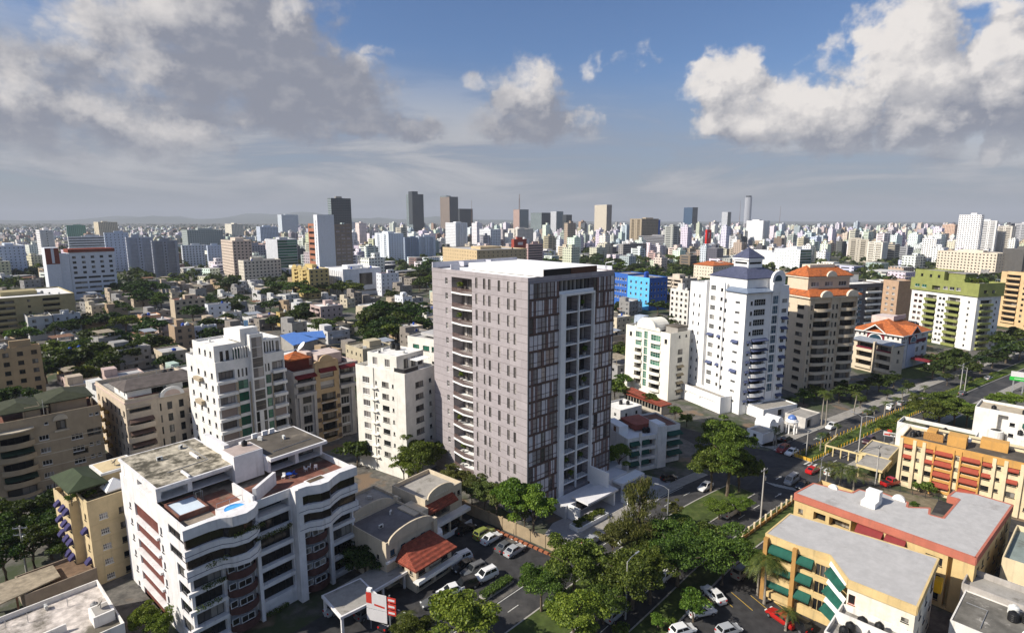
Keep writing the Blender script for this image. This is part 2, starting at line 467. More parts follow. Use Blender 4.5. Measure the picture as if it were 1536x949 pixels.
class V:
    """one box volume of a building, in the building's own frame: x runs along the right-hand face R (y=y0),
    y along the left-hand face L (x=x0); E and B are the two far faces"""
    def __init__(s, root, x0, y0, Wd, D, z0, z1, wm, par=.8, rm=None, rname='roof', name='wall', pt=.18):
        s.root, s.x0, s.y0, s.W, s.D, s.z0, s.z1, s.wm, s.par, s.rm = root, x0, y0, Wd, D, z0, z1, wm, par, rm or ROOFD
        s.h = {'L': [], 'R': [], 'E': [], 'B': []}
        s.name, s.rname, s.pt = name, rname, pt
    def p(s, f, a, o, z):
        if f == 'R': return (s.x0 + a, s.y0 - o, z)
        if f == 'L': return (s.x0 - o, s.y0 + a, z)
        if f == 'E': return (s.x0 + s.W + o, s.y0 + a, z)
        return (s.x0 + a, s.y0 + s.D + o, z)
    def put(s, name, me, f, a, z, o=0.0, label=None, parent=None):
        ob = obj(name, me, s.root, Matrix.Translation(s.p(f, a, o, z)) @ Matrix.Rotation(FROT[f], 4, 'Z'))
        if label: ob['label'] = label
        return ob
    def win(s, f, A, Z, w, h, nx=2, ny=1, fr=None, gl=None, dep=.16, name='window', sill=True):
        me = win_mesh(w, h, nx, ny, fr or FRW, gl or GL, sill=sill)
        for a in (A if isinstance(A, (list, tuple)) else [A]):
            for z in (Z if isinstance(Z, (list, tuple)) else [Z]):
                s.h[f].append((a - w / 2, a + w / 2, z, z + h, dep + .06))
                s.put(name, me, f, a, z, -dep)
    def rec(s, f, a0, a1, z0, z1, dep=1.4, door=True, gl=None, fr=None, nx=4, dname='glass_door'):
        s.h[f].append((a0, a1, z0, z1, dep))
        if door:
            s.put(dname, win_mesh(a1 - a0 - .3, z1 - z0 - .35, nx, 1, fr or FRD, gl or GL, sill=False), f, (a0 + a1) / 2, z0 + .05, -dep + .08)
    def box(s, name, m, f, a0, a1, z0, z1, o0, o1, label=None):
        b = MB()
        xs, ys, _ = zip(s.p(f, a0, o0, 0), s.p(f, a1, o1, 0))
        b.box(min(xs), max(xs), min(ys), max(ys), z0, z1)
        ob = obj(name, b.mesh(name, m), s.root)
        if label: ob['label'] = label
        return ob
    def awn(s, f, A, Z, w, m, drop=.6, out=.8, label=None):
        for a in (A if isinstance(A, (list, tuple)) else [A]):
            for z in (Z if isinstance(Z, (list, tuple)) else [Z]):
                s.put('awning', awn_mesh(w, drop, out, m), f, a, z, .02, label)
    def balc(s, f, A, Z, w, out, ph, m, style='solid', bulge=0.0, m2=None):
        me = balc_mesh(w, out, ph, m, style, bulge, m2)
        for a in (A if isinstance(A, (list, tuple)) else [A]):
            for z in (Z if isinstance(Z, (list, tuple)) else [Z]):
                s.put('balcony', me, f, a, z, -.01)
    def done(s, roof=True):
        b = MB()
        for f in 'LREB':
            ln = s.D if f in 'LE' else s.W
            hs = [(max(0, h[0]), min(ln, h[1]), max(s.z0, h[2]), min(s.z1, h[3]), h[4]) for h in s.h[f]]
            xs = sorted({0, ln} | {round(v, 3) for h in hs for v in h[:2]})
            zs = sorted({s.z0, s.z1} | {round(v, 3) for h in hs for v in h[2:4]})
            hit = np.zeros((len(xs) - 1, len(zs) - 1), bool)
            xa, za = np.array(xs), np.array(zs)
            cx, cz = (xa[1:] + xa[:-1]) / 2, (za[1:] + za[:-1]) / 2
            for h in hs:
                hit |= ((cx > h[0]) & (cx < h[1]))[:, None] & ((cz > h[2]) & (cz < h[3]))[None, :]
            for i in range(len(xs) - 1):
                j = 0
                while j < len(zs) - 1:
                    if hit[i, j]: j += 1; continue
                    k = j
                    while k + 1 < len(zs) - 1 and not hit[i, k + 1]: k += 1
                    b.poly([s.p(f, xs[i], 0, zs[j]), s.p(f, xs[i + 1], 0, zs[j]), s.p(f, xs[i + 1], 0, zs[k + 1]), s.p(f, xs[i], 0, zs[k + 1])])
                    j = k + 1
            for a0, a1, z0, z1, d in hs:
                q = lambda a, o, z: s.p(f, a, o, z)
                b.poly([q(a0, 0, z0), q(a0, -d, z0), q(a0, -d, z1), q(a0, 0, z1)])
                b.poly([q(a1, 0, z0), q(a1, -d, z0), q(a1, -d, z1), q(a1, 0, z1)])
                b.poly([q(a0, 0, z0), q(a1, 0, z0), q(a1, -d, z0), q(a0, -d, z0)])
                b.poly([q(a0, 0, z1), q(a1, 0, z1), q(a1, -d, z1), q(a0, -d, z1)])
                b.poly([q(a0, -d, z0), q(a1, -d, z0), q(a1, -d, z1), q(a0, -d, z1)])
        x0, x1, y0, y1, t = s.x0, s.x0 + s.W, s.y0, s.y0 + s.D, s.pt
        zr = s.z1 - s.par
        if s.par > 0:
            o_ = [(x0, y0), (x1, y0), (x1, y1), (x0, y1)]
            i_ = [(x0 + t, y0 + t), (x1 - t, y0 + t), (x1 - t, y1 - t), (x0 + t, y1 - t)]
            for k in range(4):
                j = (k + 1) % 4
                b.poly([(*o_[k], s.z1), (*o_[j], s.z1), (*i_[j], s.z1), (*i_[k], s.z1)])
                b.poly([(*i_[k], zr - .1), (*i_[j], zr - .1), (*i_[j], s.z1), (*i_[k], s.z1)])
        s.wall = obj(s.name, b.mesh(s.name, s.wm), s.root)
        if roof:
            r = MB()
            tt = t + .003 if s.par > 0 else 0
            r.box(x0 + tt, x1 - tt, y0 + tt, y1 - tt, zr - .2, zr) if s.par > 0 else r.box(x0, x1, y0, y1, s.z1, s.z1 + .12)
            s.roof = obj(s.rname, r.mesh(s.rname, s.rm), s.root)
        return s
def at(root, x, y, z):
    """a point of a building's frame in the world"""
    c, sn = math.cos(root.rotation_euler.z), math.sin(root.rotation_euler.z)
    return (root.location.x + x * c - y * sn, root.location.y + x * sn + y * c, root.location.z + z)
def part(root, name, m, fn, label=None, smooth=False):
    b = MB()
    fn(b)
    o = obj(name, b.mesh(name, m, smooth), root)
    if label: o['label'] = label
    return o
def hip(b, x0, x1, y0, y1, z, h, ridge=.0, mi=0, ov=.0):
    """hipped roof; ridge = ridge length as share of the long side (0: pyramid)"""
    x0 -= ov; x1 += ov; y0 -= ov; y1 += ov
    cx, cy = (x0 + x1) / 2, (y0 + y1) / 2
    if x1 - x0 >= y1 - y0: r = (x1 - x0) * ridge / 2; a, c = (cx - r, cy, z + h), (cx + r, cy, z + h)
    else: r = (y1 - y0) * ridge / 2; a, c = (cx, cy - r, z + h), (cx, cy + r, z + h)
    P = [(x0, y0, z), (x1, y0, z), (x1, y1, z), (x0, y1, z)]
    if x1 - x0 >= y1 - y0:
        b.poly([P[0], P[1], c, a], mi); b.poly([P[1], P[2], c], mi); b.poly([P[2], P[3], a, c], mi); b.poly([P[3], P[0], a], mi)
    else:
        b.poly([P[0], P[1], a], mi); b.poly([P[1], P[2], c, a], mi); b.poly([P[2], P[3], c], mi); b.poly([P[3], P[0], a, c], mi)
    b.box(x0, x1, y0, y1, z - .22, z - .003, mi)
def arch_pts(w, h, n=12):
    return [(w / 2 * math.cos(PI * i / n), h * math.sin(PI * i / n)) for i in range(n + 1)]
def arch_plate(b, c, w, h, t, rot=0.0, base=0.0, mi=0):
    """upright half-round gable plate centred at c, thickness t, facing along local -y"""
    pts = arch_pts(w, h)
    cs, sn = math.cos(rot), math.sin(rot)
    def q(x, y, z): return (c[0] + x * cs - y * sn, c[1] + x * sn + y * cs, c[2] + z)
    if base: pts = [(w / 2, 0)] + [(x, z + base) for x, z in pts] + [(-w / 2, 0)]
    b.poly([q(x, -t / 2, z) for x, z in pts], mi)
    b.poly([q(x, t / 2, z) for x, z in reversed(pts)], mi)
    for (xa, za), (xb, zb) in zip(pts, pts[1:]):
        b.poly([q(xa, -t / 2, za), q(xb, -t / 2, zb), q(xb, t / 2, zb), q(xa, t / 2, za)], mi)
# ------------------------------------------------------------------ foliage
def leafmat(name, dark, light, objvar=.25, trans=.3):
    m = bpy.data.materials.new(name)
    m.use_nodes = True
    n = NT(m.node_tree)
    m.node_tree.nodes.clear()
    r = n.n('ShaderNodeNewGeometry').outputs['Random Per Island']
    oi = n.n('ShaderNodeObjectInfo').outputs['Random']
    c = n.mix(n.m('POWER', r, 1.3), dark, light)
    c = n.n('ShaderNodeHueSaturation', {'Hue': n.rng(oi, 0, 1, .465, .525, False), 'Value': n.rng(n.m('FRACT', n.m('MULTIPLY', oi, 5.7)), 0, 1, 1 - objvar, 1 + objvar, False), 'Color': c}).outputs[0]
    d = n.n('ShaderNodeBsdfPrincipled', {'Base Color': c, 'Roughness': .55, 'Specular IOR Level': .25})
    t = n.n('ShaderNodeBsdfTranslucent', {'Color': n.vm('MULTIPLY', c, (1.2, 1.3, .5))})
    mx = n.n('ShaderNodeMixShader', {0: trans, 1: d.outputs[0], 2: t.outputs[0]})
    n.n('ShaderNodeOutputMaterial', {0: mx.outputs[0]})
    MATS[name] = m
    return m
LEAF = leafmat('broad_leaves', (.026, .052, .008), (.155, .215, .034))
LEAFB = leafmat('bright_leaves', (.05, .098, .010), (.22, .30, .038), .15)
LEAFO = leafmat('olive_leaves', (.045, .066, .014), (.18, .21, .055), .15)
LEAFD = leafmat('dark_leaves', (.013, .028, .006), (.075, .115, .02))
LEAFP = leafmat('palm_leaves', (.035, .060, .012), (.15, .17, .035), .2)
BARK = mat('bark', (.13, .10, .07), .95, .35, scale=3)
PBARK = mat('palm_bark', (.27, .24, .20), .95, .25, scale=3)

def qmesh(name, Q, mats, mi=None):
    """mesh from an (n, 4, 3) array of quads"""
    n = len(Q)
    me = bpy.data.meshes.new(name)
    me.vertices.add(n * 4)
    me.vertices.foreach_set('co', np.ascontiguousarray(Q, np.float32).ravel())
    me.loops.add(n * 4)
    me.loops.foreach_set('vertex_index', np.arange(n * 4, dtype=np.int32))
    me.polygons.add(n)
    me.polygons.foreach_set('loop_start', np.arange(0, n * 4, 4, dtype=np.int32))
    me.polygons.foreach_set('loop_total', np.full(n, 4, np.int32))
    for m in (mats if isinstance(mats, (list, tuple)) else [mats]): me.materials.append(m)
    if mi is not None: me.polygons.foreach_set('material_index', np.asarray(mi, np.int32))
    me.update(calc_edges=True)
    return me
def leaf_quads(rs, C, Nrm, size, aspect=.6, jit=.7):
    n = len(C)
    nn = Nrm + rs.normal(0, jit, (n, 3))
    nn /= np.linalg.norm(nn, axis=1)[:, None] + 1e-9
    u = np.cross(nn, rs.normal(0, 1, (n, 3)))
    u /= np.linalg.norm(u, axis=1)[:, None] + 1e-9
    w = np.cross(nn, u)
    s = size * rs.uniform(.6, 1.35, (n, 1))
    u, w = u * s * .5, w * s * .5 * aspect
    tip = nn * s * .12
    return np.stack([C - u - tip * .5, C - w, C + u - tip, C + w], 1)
def crown_quads(seed, rx, rz, zc, ncl, nleaf, size, flat=.0, clr=.3):
    rs = np.random.RandomState(seed)
    d = rs.normal(0, 1, (ncl, 3))
    d /= np.linalg.norm(d, axis=1)[:, None]
    d[:, 2] = np.where(d[:, 2] < -.45, -d[:, 2] * .6, d[:, 2])
    rad = rs.uniform(.45, .88, (ncl, 1))
    lob = 1 + .22 * np.sin(np.arctan2(d[:, 1], d[:, 0]) * 3 + seed)[:, None]
    cc = d * rad * lob * np.array([rx, rx, rz]) + np.array([0, 0, zc])
    out = []
    for c in cc:
        r = rx * clr * rs.uniform(.65, 1.25)
        n = max(6, int(nleaf / ncl * rs.uniform(.6, 1.4)))
        e = rs.normal(0, 1, (n, 3))
        e /= np.linalg.norm(e, axis=1)[:, None]
        e[:, 2] = np.abs(e[:, 2]) * .9 - .18
        p = c + e * r * rs.uniform(.6, 1.08, (n, 1)) * np.array([1, 1, .62])
        out.append(leaf_quads(rs, p, e, size))
    return np.concatenate(out)
def trunk_mesh(seed, h, r, rx, zc, rz):
    rs = random.Random(seed)
    b = MB()
    k = zc - rz * .55
    b.tube([(0, 0, -.1), (rs.uniform(-.1, .1), rs.uniform(-.1, .1), k * .5), (rs.uniform(-.25, .25), rs.uniform(-.25, .25), k), (rs.uniform(-.4, .4), rs.uniform(-.4, .4), zc)], [r * 1.25, r * .95, r * .75, r * .35], 7)
    for i in range(6):
        a = i * 1.05 + rs.uniform(-.3, .3)
        e = (math.cos(a) * rx * .68, math.sin(a) * rx * .68, zc + rs.uniform(-.1, .5) * rz)
        b.tube([(0, 0, k * rs.uniform(.75, 1.0)), (e[0] * .45, e[1] * .45, k + (e[2] - k) * .62), e], [r * .55, r * .38, r * .1], 5)
    return b.mesh('trunk', BARK)
TREES = {}
def tree_kind(key, rx, rz, zc, ncl, nleaf, size, leaf, r=.22, variants=3, clr=.3):
    TREES[key] = [(trunk_mesh(v + len(TREES) * 7, zc + rz, r, rx, zc, rz), qmesh('crown', crown_quads(v * 13 + len(TREES) * 101 + 5, rx, rz, zc, ncl, nleaf, size, clr=clr), leaf), zc + rz) for v in range(variants)]
LEAFM = leafmat('fresh_leaves', (.034, .068, .009), (.19, .26, .038), .2)
tree_kind('broad', 4.6, 3.0, 5.2, 46, 15000, .31, LEAF, variants=4, clr=.27)
tree_kind('tall', 4.4, 5.6, 8.2, 64, 17000, .31, LEAFM, .26, 2, .27)
tree_kind('bright', 3.0, 2.4, 4.6, 34, 9000, .26, LEAFB, .16, 4, .28)
tree_kind('olive', 3.0, 3.2, 6.0, 36, 7600, .28, LEAFO, .17, 3, .26)
tree_kind('dark', 3.4, 2.8, 4.6, 34, 4200, .42, LEAFD, .2)
tree_kind('round', 1.6, 1.4, 2.3, 26, 3000, .24, LEAFB, .09, 2)
tree_kind('mid', 4.2, 2.9, 4.6, 30, 1500, .85, LEAFD, .22, 4, .34)
tree_kind('midg', 3.8, 2.8, 4.6, 28, 1400, .8, LEAF, .22, 3, .34)
tree_kind('bush', 1.1, .9, .9, 16, 700, .26, LEAF, .06, 2, .4)
def tree(key, x, y, h, label=None, cat='tree', group=None, name=None, wide=1.0, z=0.0):
    tm, cm, th = random.choice(TREES[key])
    s = h / th
    e = empty(name or ('shrub' if key == 'bush' else 'tree'), (x, y, z), random.uniform(0, 6.28), label, cat, group)
    e.scale = (s * wide, s * wide, s)
    obj('trunk', tm, e); obj('crown', cm, e)
    return e
def wispy(x, y, h, r, label):
    """casuarina: thin drooping grey-green sprays on upswept limbs"""
    rs = np.random.RandomState(11)
    e = empty('casuarina_tree', (x, y, 0), 0, label, 'tree')
    b = MB()
    b.tube([(0, 0, -.1), (.1, 0, h * .5), (.2, .1, h)], [.28, .2, .04], 7)
    Q = []
    for i in range(46):
        t = rs.uniform(.22, 1)
        a = i * 2.4
        L = r * (1.15 - t) * rs.uniform(.7, 1.15) + .5
        p1 = np.array([math.cos(a) * L, math.sin(a) * L, h * t + L * .25])
        p0 = np.array([0, 0, h * t * .92])
        b.tube([tuple(p0), tuple(p1)], [.06, .02], 4)
        n = 190
        u = rs.uniform(.25, 1.08, (n, 1))
        c = p0 + (p1 - p0) * u + rs.normal(0, .33, (n, 3))
        c[:, 2] -= rs.uniform(0, .8, n)
        ax = np.stack([rs.normal(0, .22, n), rs.normal(0, .22, n), -np.ones(n)], 1) * .38
        w = np.cross(ax, rs.normal(0, 1, (n, 3)))
        w = w / np.linalg.norm(w, axis=1)[:, None] * .05
        Q.append(np.stack([c - w, c + w, c + ax + w, c + ax - w], 1))
    obj('trunk', b.mesh('trunk', BARK), e)
    obj('crown', qmesh('crown', np.concatenate(Q), LEAFO), e)
    return e
def palm_crown(seed, n, L, droop):
    rs = np.random.RandomState(seed)
    Q = []
    for i in range(n):
        a = i * 2.399 + rs.uniform(-.2, .2)
        up = rs.uniform(.55, 1.0) * (1.15 - i / n * 1.1)
        d = np.array([math.cos(a), math.sin(a), 0])
        side = np.array([-d[1], d[0], 0])
        l = L * rs.uniform(.85, 1.1)
        P = []
        for k in range(9):
            t = k / 8
            P.append(d * l * t * (1 - .12 * t) + np.array([0, 0, l * (up * .75 * t - droop * t * t)]))
        for k in range(8):
            for q in range(2):
                c0 = P[k] + (P[k + 1] - P[k]) * (q / 2)
                wd = .5 * math.sin(PI * min(1, (k + q / 2 + .9) / 9.2)) + .06
                for sg in (-1, 1):
                    tipv = c0 + side * sg * wd + (P[k + 1] - P[k]) * .8 + np.array([0, 0, -wd * .3])
                    ww = (P[k + 1] - P[k]) * .34
                    Q.append([c0, c0 + ww, tipv + ww * .3, tipv])
    return qmesh('crown', np.array(Q), LEAFP)
PALMS = [palm_crown(s, 17, 2.9, .72) for s in range(3)]
ROYAL = [palm_crown(9 + s, 14, 2.2, .6) for s in range(2)]
def palm(x, y, h, label=None, group=None, royal=False, s=1.0):
    e = empty('palm_tree', (x, y, 0), random.uniform(0, 6.28), label, 'palm', group)
    b = MB()
    lx = random.uniform(-.5, .5)
    b.tube([(0, 0, -.1), (lx * .3, 0, h * .3), (lx * .7, .1, h * .7), (lx, .15, h)], [.24, .16, .14, .12] if not royal else [.2, .19, .16, .1], 8)
    if royal: b.tube([(lx, .15, h - .1), (lx, .15, h + .7)], [.13, .07], 7, 1)
    obj('trunk', b.mesh('trunk', [PBARK, LEAFB]), e)
    o = obj('crown', random.choice(ROYAL if royal else PALMS), e, Matrix.Translation((lx, .15, h + (.5 if royal else 0))) @ Matrix.Scale(s, 4))
    return e
POTM = mat('clay_pot', (.5, .48, .45), var=.1)
def potted(x, y, z, s, label, group=None):
    e = empty('potted_plant', (x, y, z), random.uniform(0, 6), label, 'plant', group)
    if 'pot' not in CACHE:
        CACHE['pot'] = MB().lathe([(.16, 0), (.24, .4), (.26, .42), (.2, .42)], 10).mesh('pot', POTM)
        CACHE['potl'] = qmesh('foliage', crown_quads(77, .42, .55, .95, 12, 420, .2, clr=.45), LEAFB)
    obj('pot', CACHE['pot'], e); obj('foliage', CACHE['potl'], e)
    e.scale = (s, s, s)
    return e

# ------------------------------------------------------------------ roof clutter
TANKM = {'black': BLACK, 'blue': mat('blue_plastic', (.02, .07, .35), .4, .1), 'white': mat('white_plastic', (.65, .65, .62), .45, .08), 'grey': mat('grey_plastic', (.2, .2, .2), .5, .1)}
def tank(x, y, z, c, label, r=.6, h=1.3, group=None):
    e = empty('water_tank', (x, y, z), random.uniform(0, 6), label, 'water tank', group)
    k = ('tank', c, r, h)
    if k not in CACHE:
        pr = [(r * .96, 0)]
        for i in range(4):
            pr += [(r, h * (.04 + i * .2)), (r, h * (.14 + i * .2)), (r * .95, h * (.18 + i * .2))]
        pr += [(r * .9, h * .86), (r * .45, h)]
        CACHE[k] = (MB().lathe(pr, 16).mesh('tank_body', TANKM[c]), MB().lathe([(r * .33, h), (r * .35, h + .1), (r * .2, h + .14)], 12).mesh('lid', TANKM[c]))
    obj('tank_body', CACHE[k][0], e); obj('lid', CACHE[k][1], e)
    return e
def dish(x, y, z, r, label, az=200, m=None):
    e = empty('satellite_dish', (x, y, z), R(az), label, 'satellite dish')
    b = MB()
    n = 18
    pr = [(.02, 0)] + [(r * t, r * .28 * t * t) for t in (.25, .5, .75, 1.0)]
    rings = []
    b.lathe(pr + [(r * 1.0, r * .28 + .03), (r * .5, r * .07 + .03 - .08)], n)
    me = b.mesh('reflector', m or WHC, True)
    obj('reflector', me, e, Matrix.Translation((0, 0, r * .9 + .2)) @ Matrix.Rotation(R(48), 4, 'Y'))
    part(e, 'mast', STEEL, lambda q: (q.tube([(0, 0, 0), (0, 0, r * .95 + .2)], .05, 6), q.tube([(0, 0, r * .3), (r * .35, 0, 0)], .03, 4)))
    part(e, 'feed_arm', STEEL, lambda q: (q.tube([(r * .25, 0, r * .55 + .2), (r * .95, 0, r * 1.45 + .2)], .025, 4), q.box(r * .88, r * 1.02, -.06, .06, r * 1.4 + .15, r * 1.4 + .3)))
    return e
def acunit(x, y, z, rz, label, group=None):
    e = empty('air_conditioner', (x, y, z), rz, label, 'air conditioner', group)
    if 'ac' not in CACHE:
        b = MB().box(-.42, .42, -.16, .16, .06, .62)
        b.box(-.38, -.3, -.14, .14, 0, .055); b.box(.3, .38, -.14, .14, 0, .055)
        CACHE['ac'] = b.mesh('casing', mat('ac_white', (.6, .6, .57), .5, .1))
        q = MB()
        for i in range(12):
            a, c = i * PI / 6, (i + 1) * PI / 6
            q.poly([(-.1, -.172, .34), (-.1 + .24 * math.cos(a), -.172, .34 + .24 * math.sin(a)), (-.1 + .24 * math.cos(c), -.172, .34 + .24 * math.sin(c))])
        for i in range(3): q.tube([(-.34, -.18, .2 + i * .14), (.14, -.18, .2 + i * .14)], .01, 3)
        CACHE['acf'] = q.mesh('fan_grille', FRD)
    obj('casing', CACHE['ac'], e); obj('fan_grille', CACHE['acf'], e)
    return e

# ------------------------------------------------------------------ cars
TYRE = mat('tyre_rubber', (.018, .018, .018), .8, 0)
RIM = mat('alloy', (.45, .45, .46), .35, 0, metal=.8)
CGL = mat('car_glass', (.012, .014, .016), .06, 0, spec=.6)
HLM = mat('headlight_lens', (.7, .7, .68), .15, 0)
TLM = mat('taillight_lens', (.4, .015, .012), .25, 0)
TRIM = mat('dark_trim', (.02, .02, .02), .5, 0)
def paint(c):
    k = 'car_paint_' + '_'.join('%02d' % int(v * 99) for v in c)
    if k in MATS: return MATS[k]
    m = mat(k, c, .28, 0, spec=.5)
    m.node_tree.nodes['Principled BSDF'].inputs['Coat Weight'].default_value = .5
    return m
CARK = {  # length, width, belt height, roof height, cabin stations (rear foot, rear top, front top, front foot), bonnet height
    'sedan': (4.5, 1.78, .92, 1.44, (-1.75, -1.05, .25, 1.05), .82, .98),
    'suv': (4.6, 1.86, 1.08, 1.74, (-2.15, -1.85, .35, 1.05), 1.02, 1.1),
    'van': (4.7, 1.8, 1.12, 1.95, (-2.28, -2.12, 1.15, 1.85), 1.08, 1.1),
    'hatch': (3.9, 1.7, .94, 1.47, (-1.85, -1.45, .3, 1.05), .86, .95),
    'pickup': (5.1, 1.86, 1.06, 1.76, (-.75, -.55, .55, 1.2), 1.02, 1.06)}
CARM = {}
def car_meshes(k):
    if k in CARM: return CARM[k]
    L, Wd, belt, top, (c0, c1, c2, c3), hood, tail = CARK[k]
    h = Wd / 2
    st = [(-L / 2, tail * .55, .8), (-L / 2 + .12, tail, .93), (-L / 2 + .6, tail + .02, 1.0), (c0 + .35, belt, 1.0), (0, belt, 1.0), (c3, belt - .02, 1.0), (L / 2 - .75, hood, .98), (L / 2 - .14, hood - .12, .9), (L / 2, .55, .76)]
    if k == 'pickup': st[2] = (-L / 2 + .6, tail, 1.0); st[3] = (c0 - .2, tail, 1.0)
    b = MB()
    rings = []
    for x, z, w in st:
        i = len(b.v)
        hw = h * w
        b.v += [(x, -hw * .9, .24), (x, -hw, .42), (x, -hw, min(z, .62)), (x, -hw * .9, z), (x, hw * .9, z), (x, hw, min(z, .62)), (x, hw, .42), (x, hw * .9, .24)]
        rings.append(i)
    for a, c in zip(rings, rings[1:]):
        for q in range(8):
            j = (q + 1) % 8
            b.f.append((a + q, c + q, c + j, a + j)); b.mi.append(0)
    b.f.append(tuple(rings[0] + q for q in range(8))); b.mi.append(0)
    b.f.append(tuple(rings[-1] + q for q in reversed(range(8)))); b.mi.append(0)
    hb, ht = h * .9, h * .72
    zb = belt - .03
    B_ = [(c0, -hb, zb), (c3, -hb, zb), (c3, hb, zb), (c0, hb, zb)]
    T_ = [(c1, -ht, top), (c2, -ht, top), (c2, ht, top), (c1, ht, top)]
    b.poly(T_)
    for i in range(4):
        j = (i + 1) % 4
        b.poly([B_[i], B_[j], T_[j], T_[i]])
    if k in ('suv', 'van'):
        for y in (-ht * .85, ht * .85): b.tube([(c1 + .2, y, top + .06), (c2 - .15, y, top + .06)], .025, 4, 1)
    if k == 'pickup': b.box(-L / 2 + .12, c0 - .1, -h * .78, h * .78, tail + .002, tail + .012, 1)
    body = b.mesh('body', [WHC, TRIM])
    def pane(P, s0, s1, t0, t1, off):
        A, B, C, D = [Vector(v) for v in P]
        def q(s, t): return A.lerp(B, s).lerp(D.lerp(C, s), t)
        n = (B - A).cross(D - A).normalized() * off
        g = MB()
        g.poly([q(s0, t0) + n, q(s1, t0) + n, q(s1, t1) + n, q(s0, t1) + n])
        return g
    P = {'windscreen': ([B_[1], B_[2], T_[2], T_[1]], .08, .92, .1, .93), 'rear_window': ([B_[3], B_[0], T_[0], T_[3]], .1, .9, .22, .9)}
    parts = [('body', body)]
    for nm, (pp, *r) in P.items(): parts.append((nm, pane(pp, *r, .012).mesh(nm, CGL)))
    for pp in ([B_[0], B_[1], T_[1], T_[0]], [B_[2], B_[3], T_[3], T_[2]]):
        for s0, s1 in ((.08, .47), (.51, .9)):
            parts.append(('side_window', pane(pp, s0, s1, .2, .88, .012).mesh('side_window', CGL)))
    wr = .33 if k in ('suv', 'pickup') else .30
    wm = MB()
    wm.lathe([(wr * .7, -.11), (wr, -.09), (wr, .09), (wr * .7, .11)], 14)
    wm.lathe([(wr * .62, -.118), (wr * .62, .118)], 10, 1)
    wme = wm.mesh('wheel', [TYRE, RIM])
    for x in (-L * .31, L * .32):
        for y in (-h + .06, h - .06):
            parts.append(('wheel', wme, Matrix.Translation((x, y, wr)) @ Matrix.Rotation(PI / 2, 4, 'X')))
    for y in (-h * .66, h * .66):
        parts.append(('headlight', MB().box(L / 2 - .2, L / 2 - .02, y - .2, y + .2, .58, .72).mesh('headlight', HLM)))
        parts.append(('taillight', MB().box(-L / 2 - .01, -L / 2 + .14, y - .16, y + .16, .66, .86).mesh('taillight', TLM)))
    CARM[k] = parts
    return parts
def car(kind, x, y, rz, c, label, group=None, z=.06):
    e = empty('parked_car' if group is None or 'park' in group else 'car', (x, y, z), R(rz), label, 'car' if kind not in ('van', 'pickup') else kind, group)
    m = paint(c)
    for t in car_meshes(kind):
        o = obj(t[0], t[1], e, t[2] if len(t) > 2 else None)
        if t[0] == 'body':
            o.material_slots[0].link = 'OBJECT'
            o.material_slots[0].material = m
    return e

# ------------------------------------------------------------------ street furniture
POLE = mat('concrete_pole', (.42, .40, .37), var=.15)
LAMPG = mat('lamp_glass', (.6, .6, .55), .3, 0)
def street_lamp(x, y, h, dirs, label, m=None, group=None):
    e = empty('street_lamp', (x, y, 0), 0, label, 'street lamp', group)
    part(e, 'pole', m or POLE, lambda b: b.tube([(0, 0, 0), (0, 0, h * .6), (0, 0, h)], [.15, .12, .08], 8))
    for d in dirs:
        c, s = math.cos(R(d)), math.sin(R(d))
        a = part(e, 'arm', STEEL, lambda b: b.tube([(0, 0, h - .15), (c * .9, s * .9, h + .35), (c * 2.0, s * 2.0, h + .5)], .045, 5))
        part(a, 'lamp_head', STEEL, lambda b: b.prism([(c * 1.9 - s * .15, s * 1.9 + c * .15), (c * 1.9 + s * .15, s * 1.9 - c * .15), (c * 2.7 + s * .1, s * 2.7 - c * .1), (c * 2.7 - s * .1, s * 2.7 + c * .1)], h + .44, h + .58))
    return e
def utility_pole(x, y, h, label, rz=0, arms=1):
    e = empty('utility_pole', (x, y, 0), R(rz), label, 'utility pole')
    part(e, 'pole', POLE, lambda b: b.tube([(0, 0, 0), (0, 0, h)], [.17, .11], 8))
    for i in range(arms):
        part(e, 'cross_arm', STEEL, lambda b: (b.box(-1.1, 1.1, -.06, .06, h - .5 - i * 1.2, h - .38 - i * 1.2), [b.tube([(x_, 0, h - .38 - i * 1.2), (x_, 0, h - .15 - i * 1.2)], .05, 5) for x_ in (-1, -.35, .35, 1)]))
    part(e, 'transformer', STEEL, lambda b: b.lathe([(.22, 0), (.25, .05), (.25, .75), (.1, .85)], 10, 0, (.4, 0, h - 2.6)))
    return e
# ------------------------------------------------------------------ ground, streets, hills, haze
def ground_mat():
    m = bpy.data.materials.new('city_ground')
    m.use_nodes = True
    n = NT(m.node_tree)
    bs = m.node_tree.nodes['Principled BSDF']
    t = n.n('ShaderNodeTexCoord').outputs['Object']
    a = n.n('ShaderNodeTexNoise', {'Vector': t, 'Scale': .035, 'Detail': 8.0, 'Roughness': .65}).outputs['Fac']
    b = n.n('ShaderNodeTexNoise', {'Vector': t, 'Scale': .5, 'Detail': 6.0, 'Roughness': .7}).outputs['Fac']
    c = n.mix(n.rng(b, .3, .7), (.05, .047, .043), (.15, .138, .12))
    c = n.mix(n.rng(a, .47, .56), c, (.035, .05, .016))
    c = n.mix(n.rng(n.n('ShaderNodeTexNoise', {'Vector': t, 'Scale': .11, 'Detail': 3.0}).outputs['Fac'], .58, .66), c, (.16, .11, .07))
    m.node_tree.links.new(c, bs.inputs['Base Color'])
    bs.inputs['Roughness'].default_value = .95
    return m
GRM = ground_mat()
g_ = MB()
E_ = [-17500, -3000, -600, 0, 600, 3000, 17500]
F_ = [-1500, 0, 600, 3000, 17500]
for i in range(len(E_) - 1):
    for j in range(len(F_) - 1):
        g_.poly([(E_[i], F_[j], 0), (E_[i + 1], F_[j], 0), (E_[i + 1], F_[j + 1], 0), (E_[i], F_[j + 1], 0)])
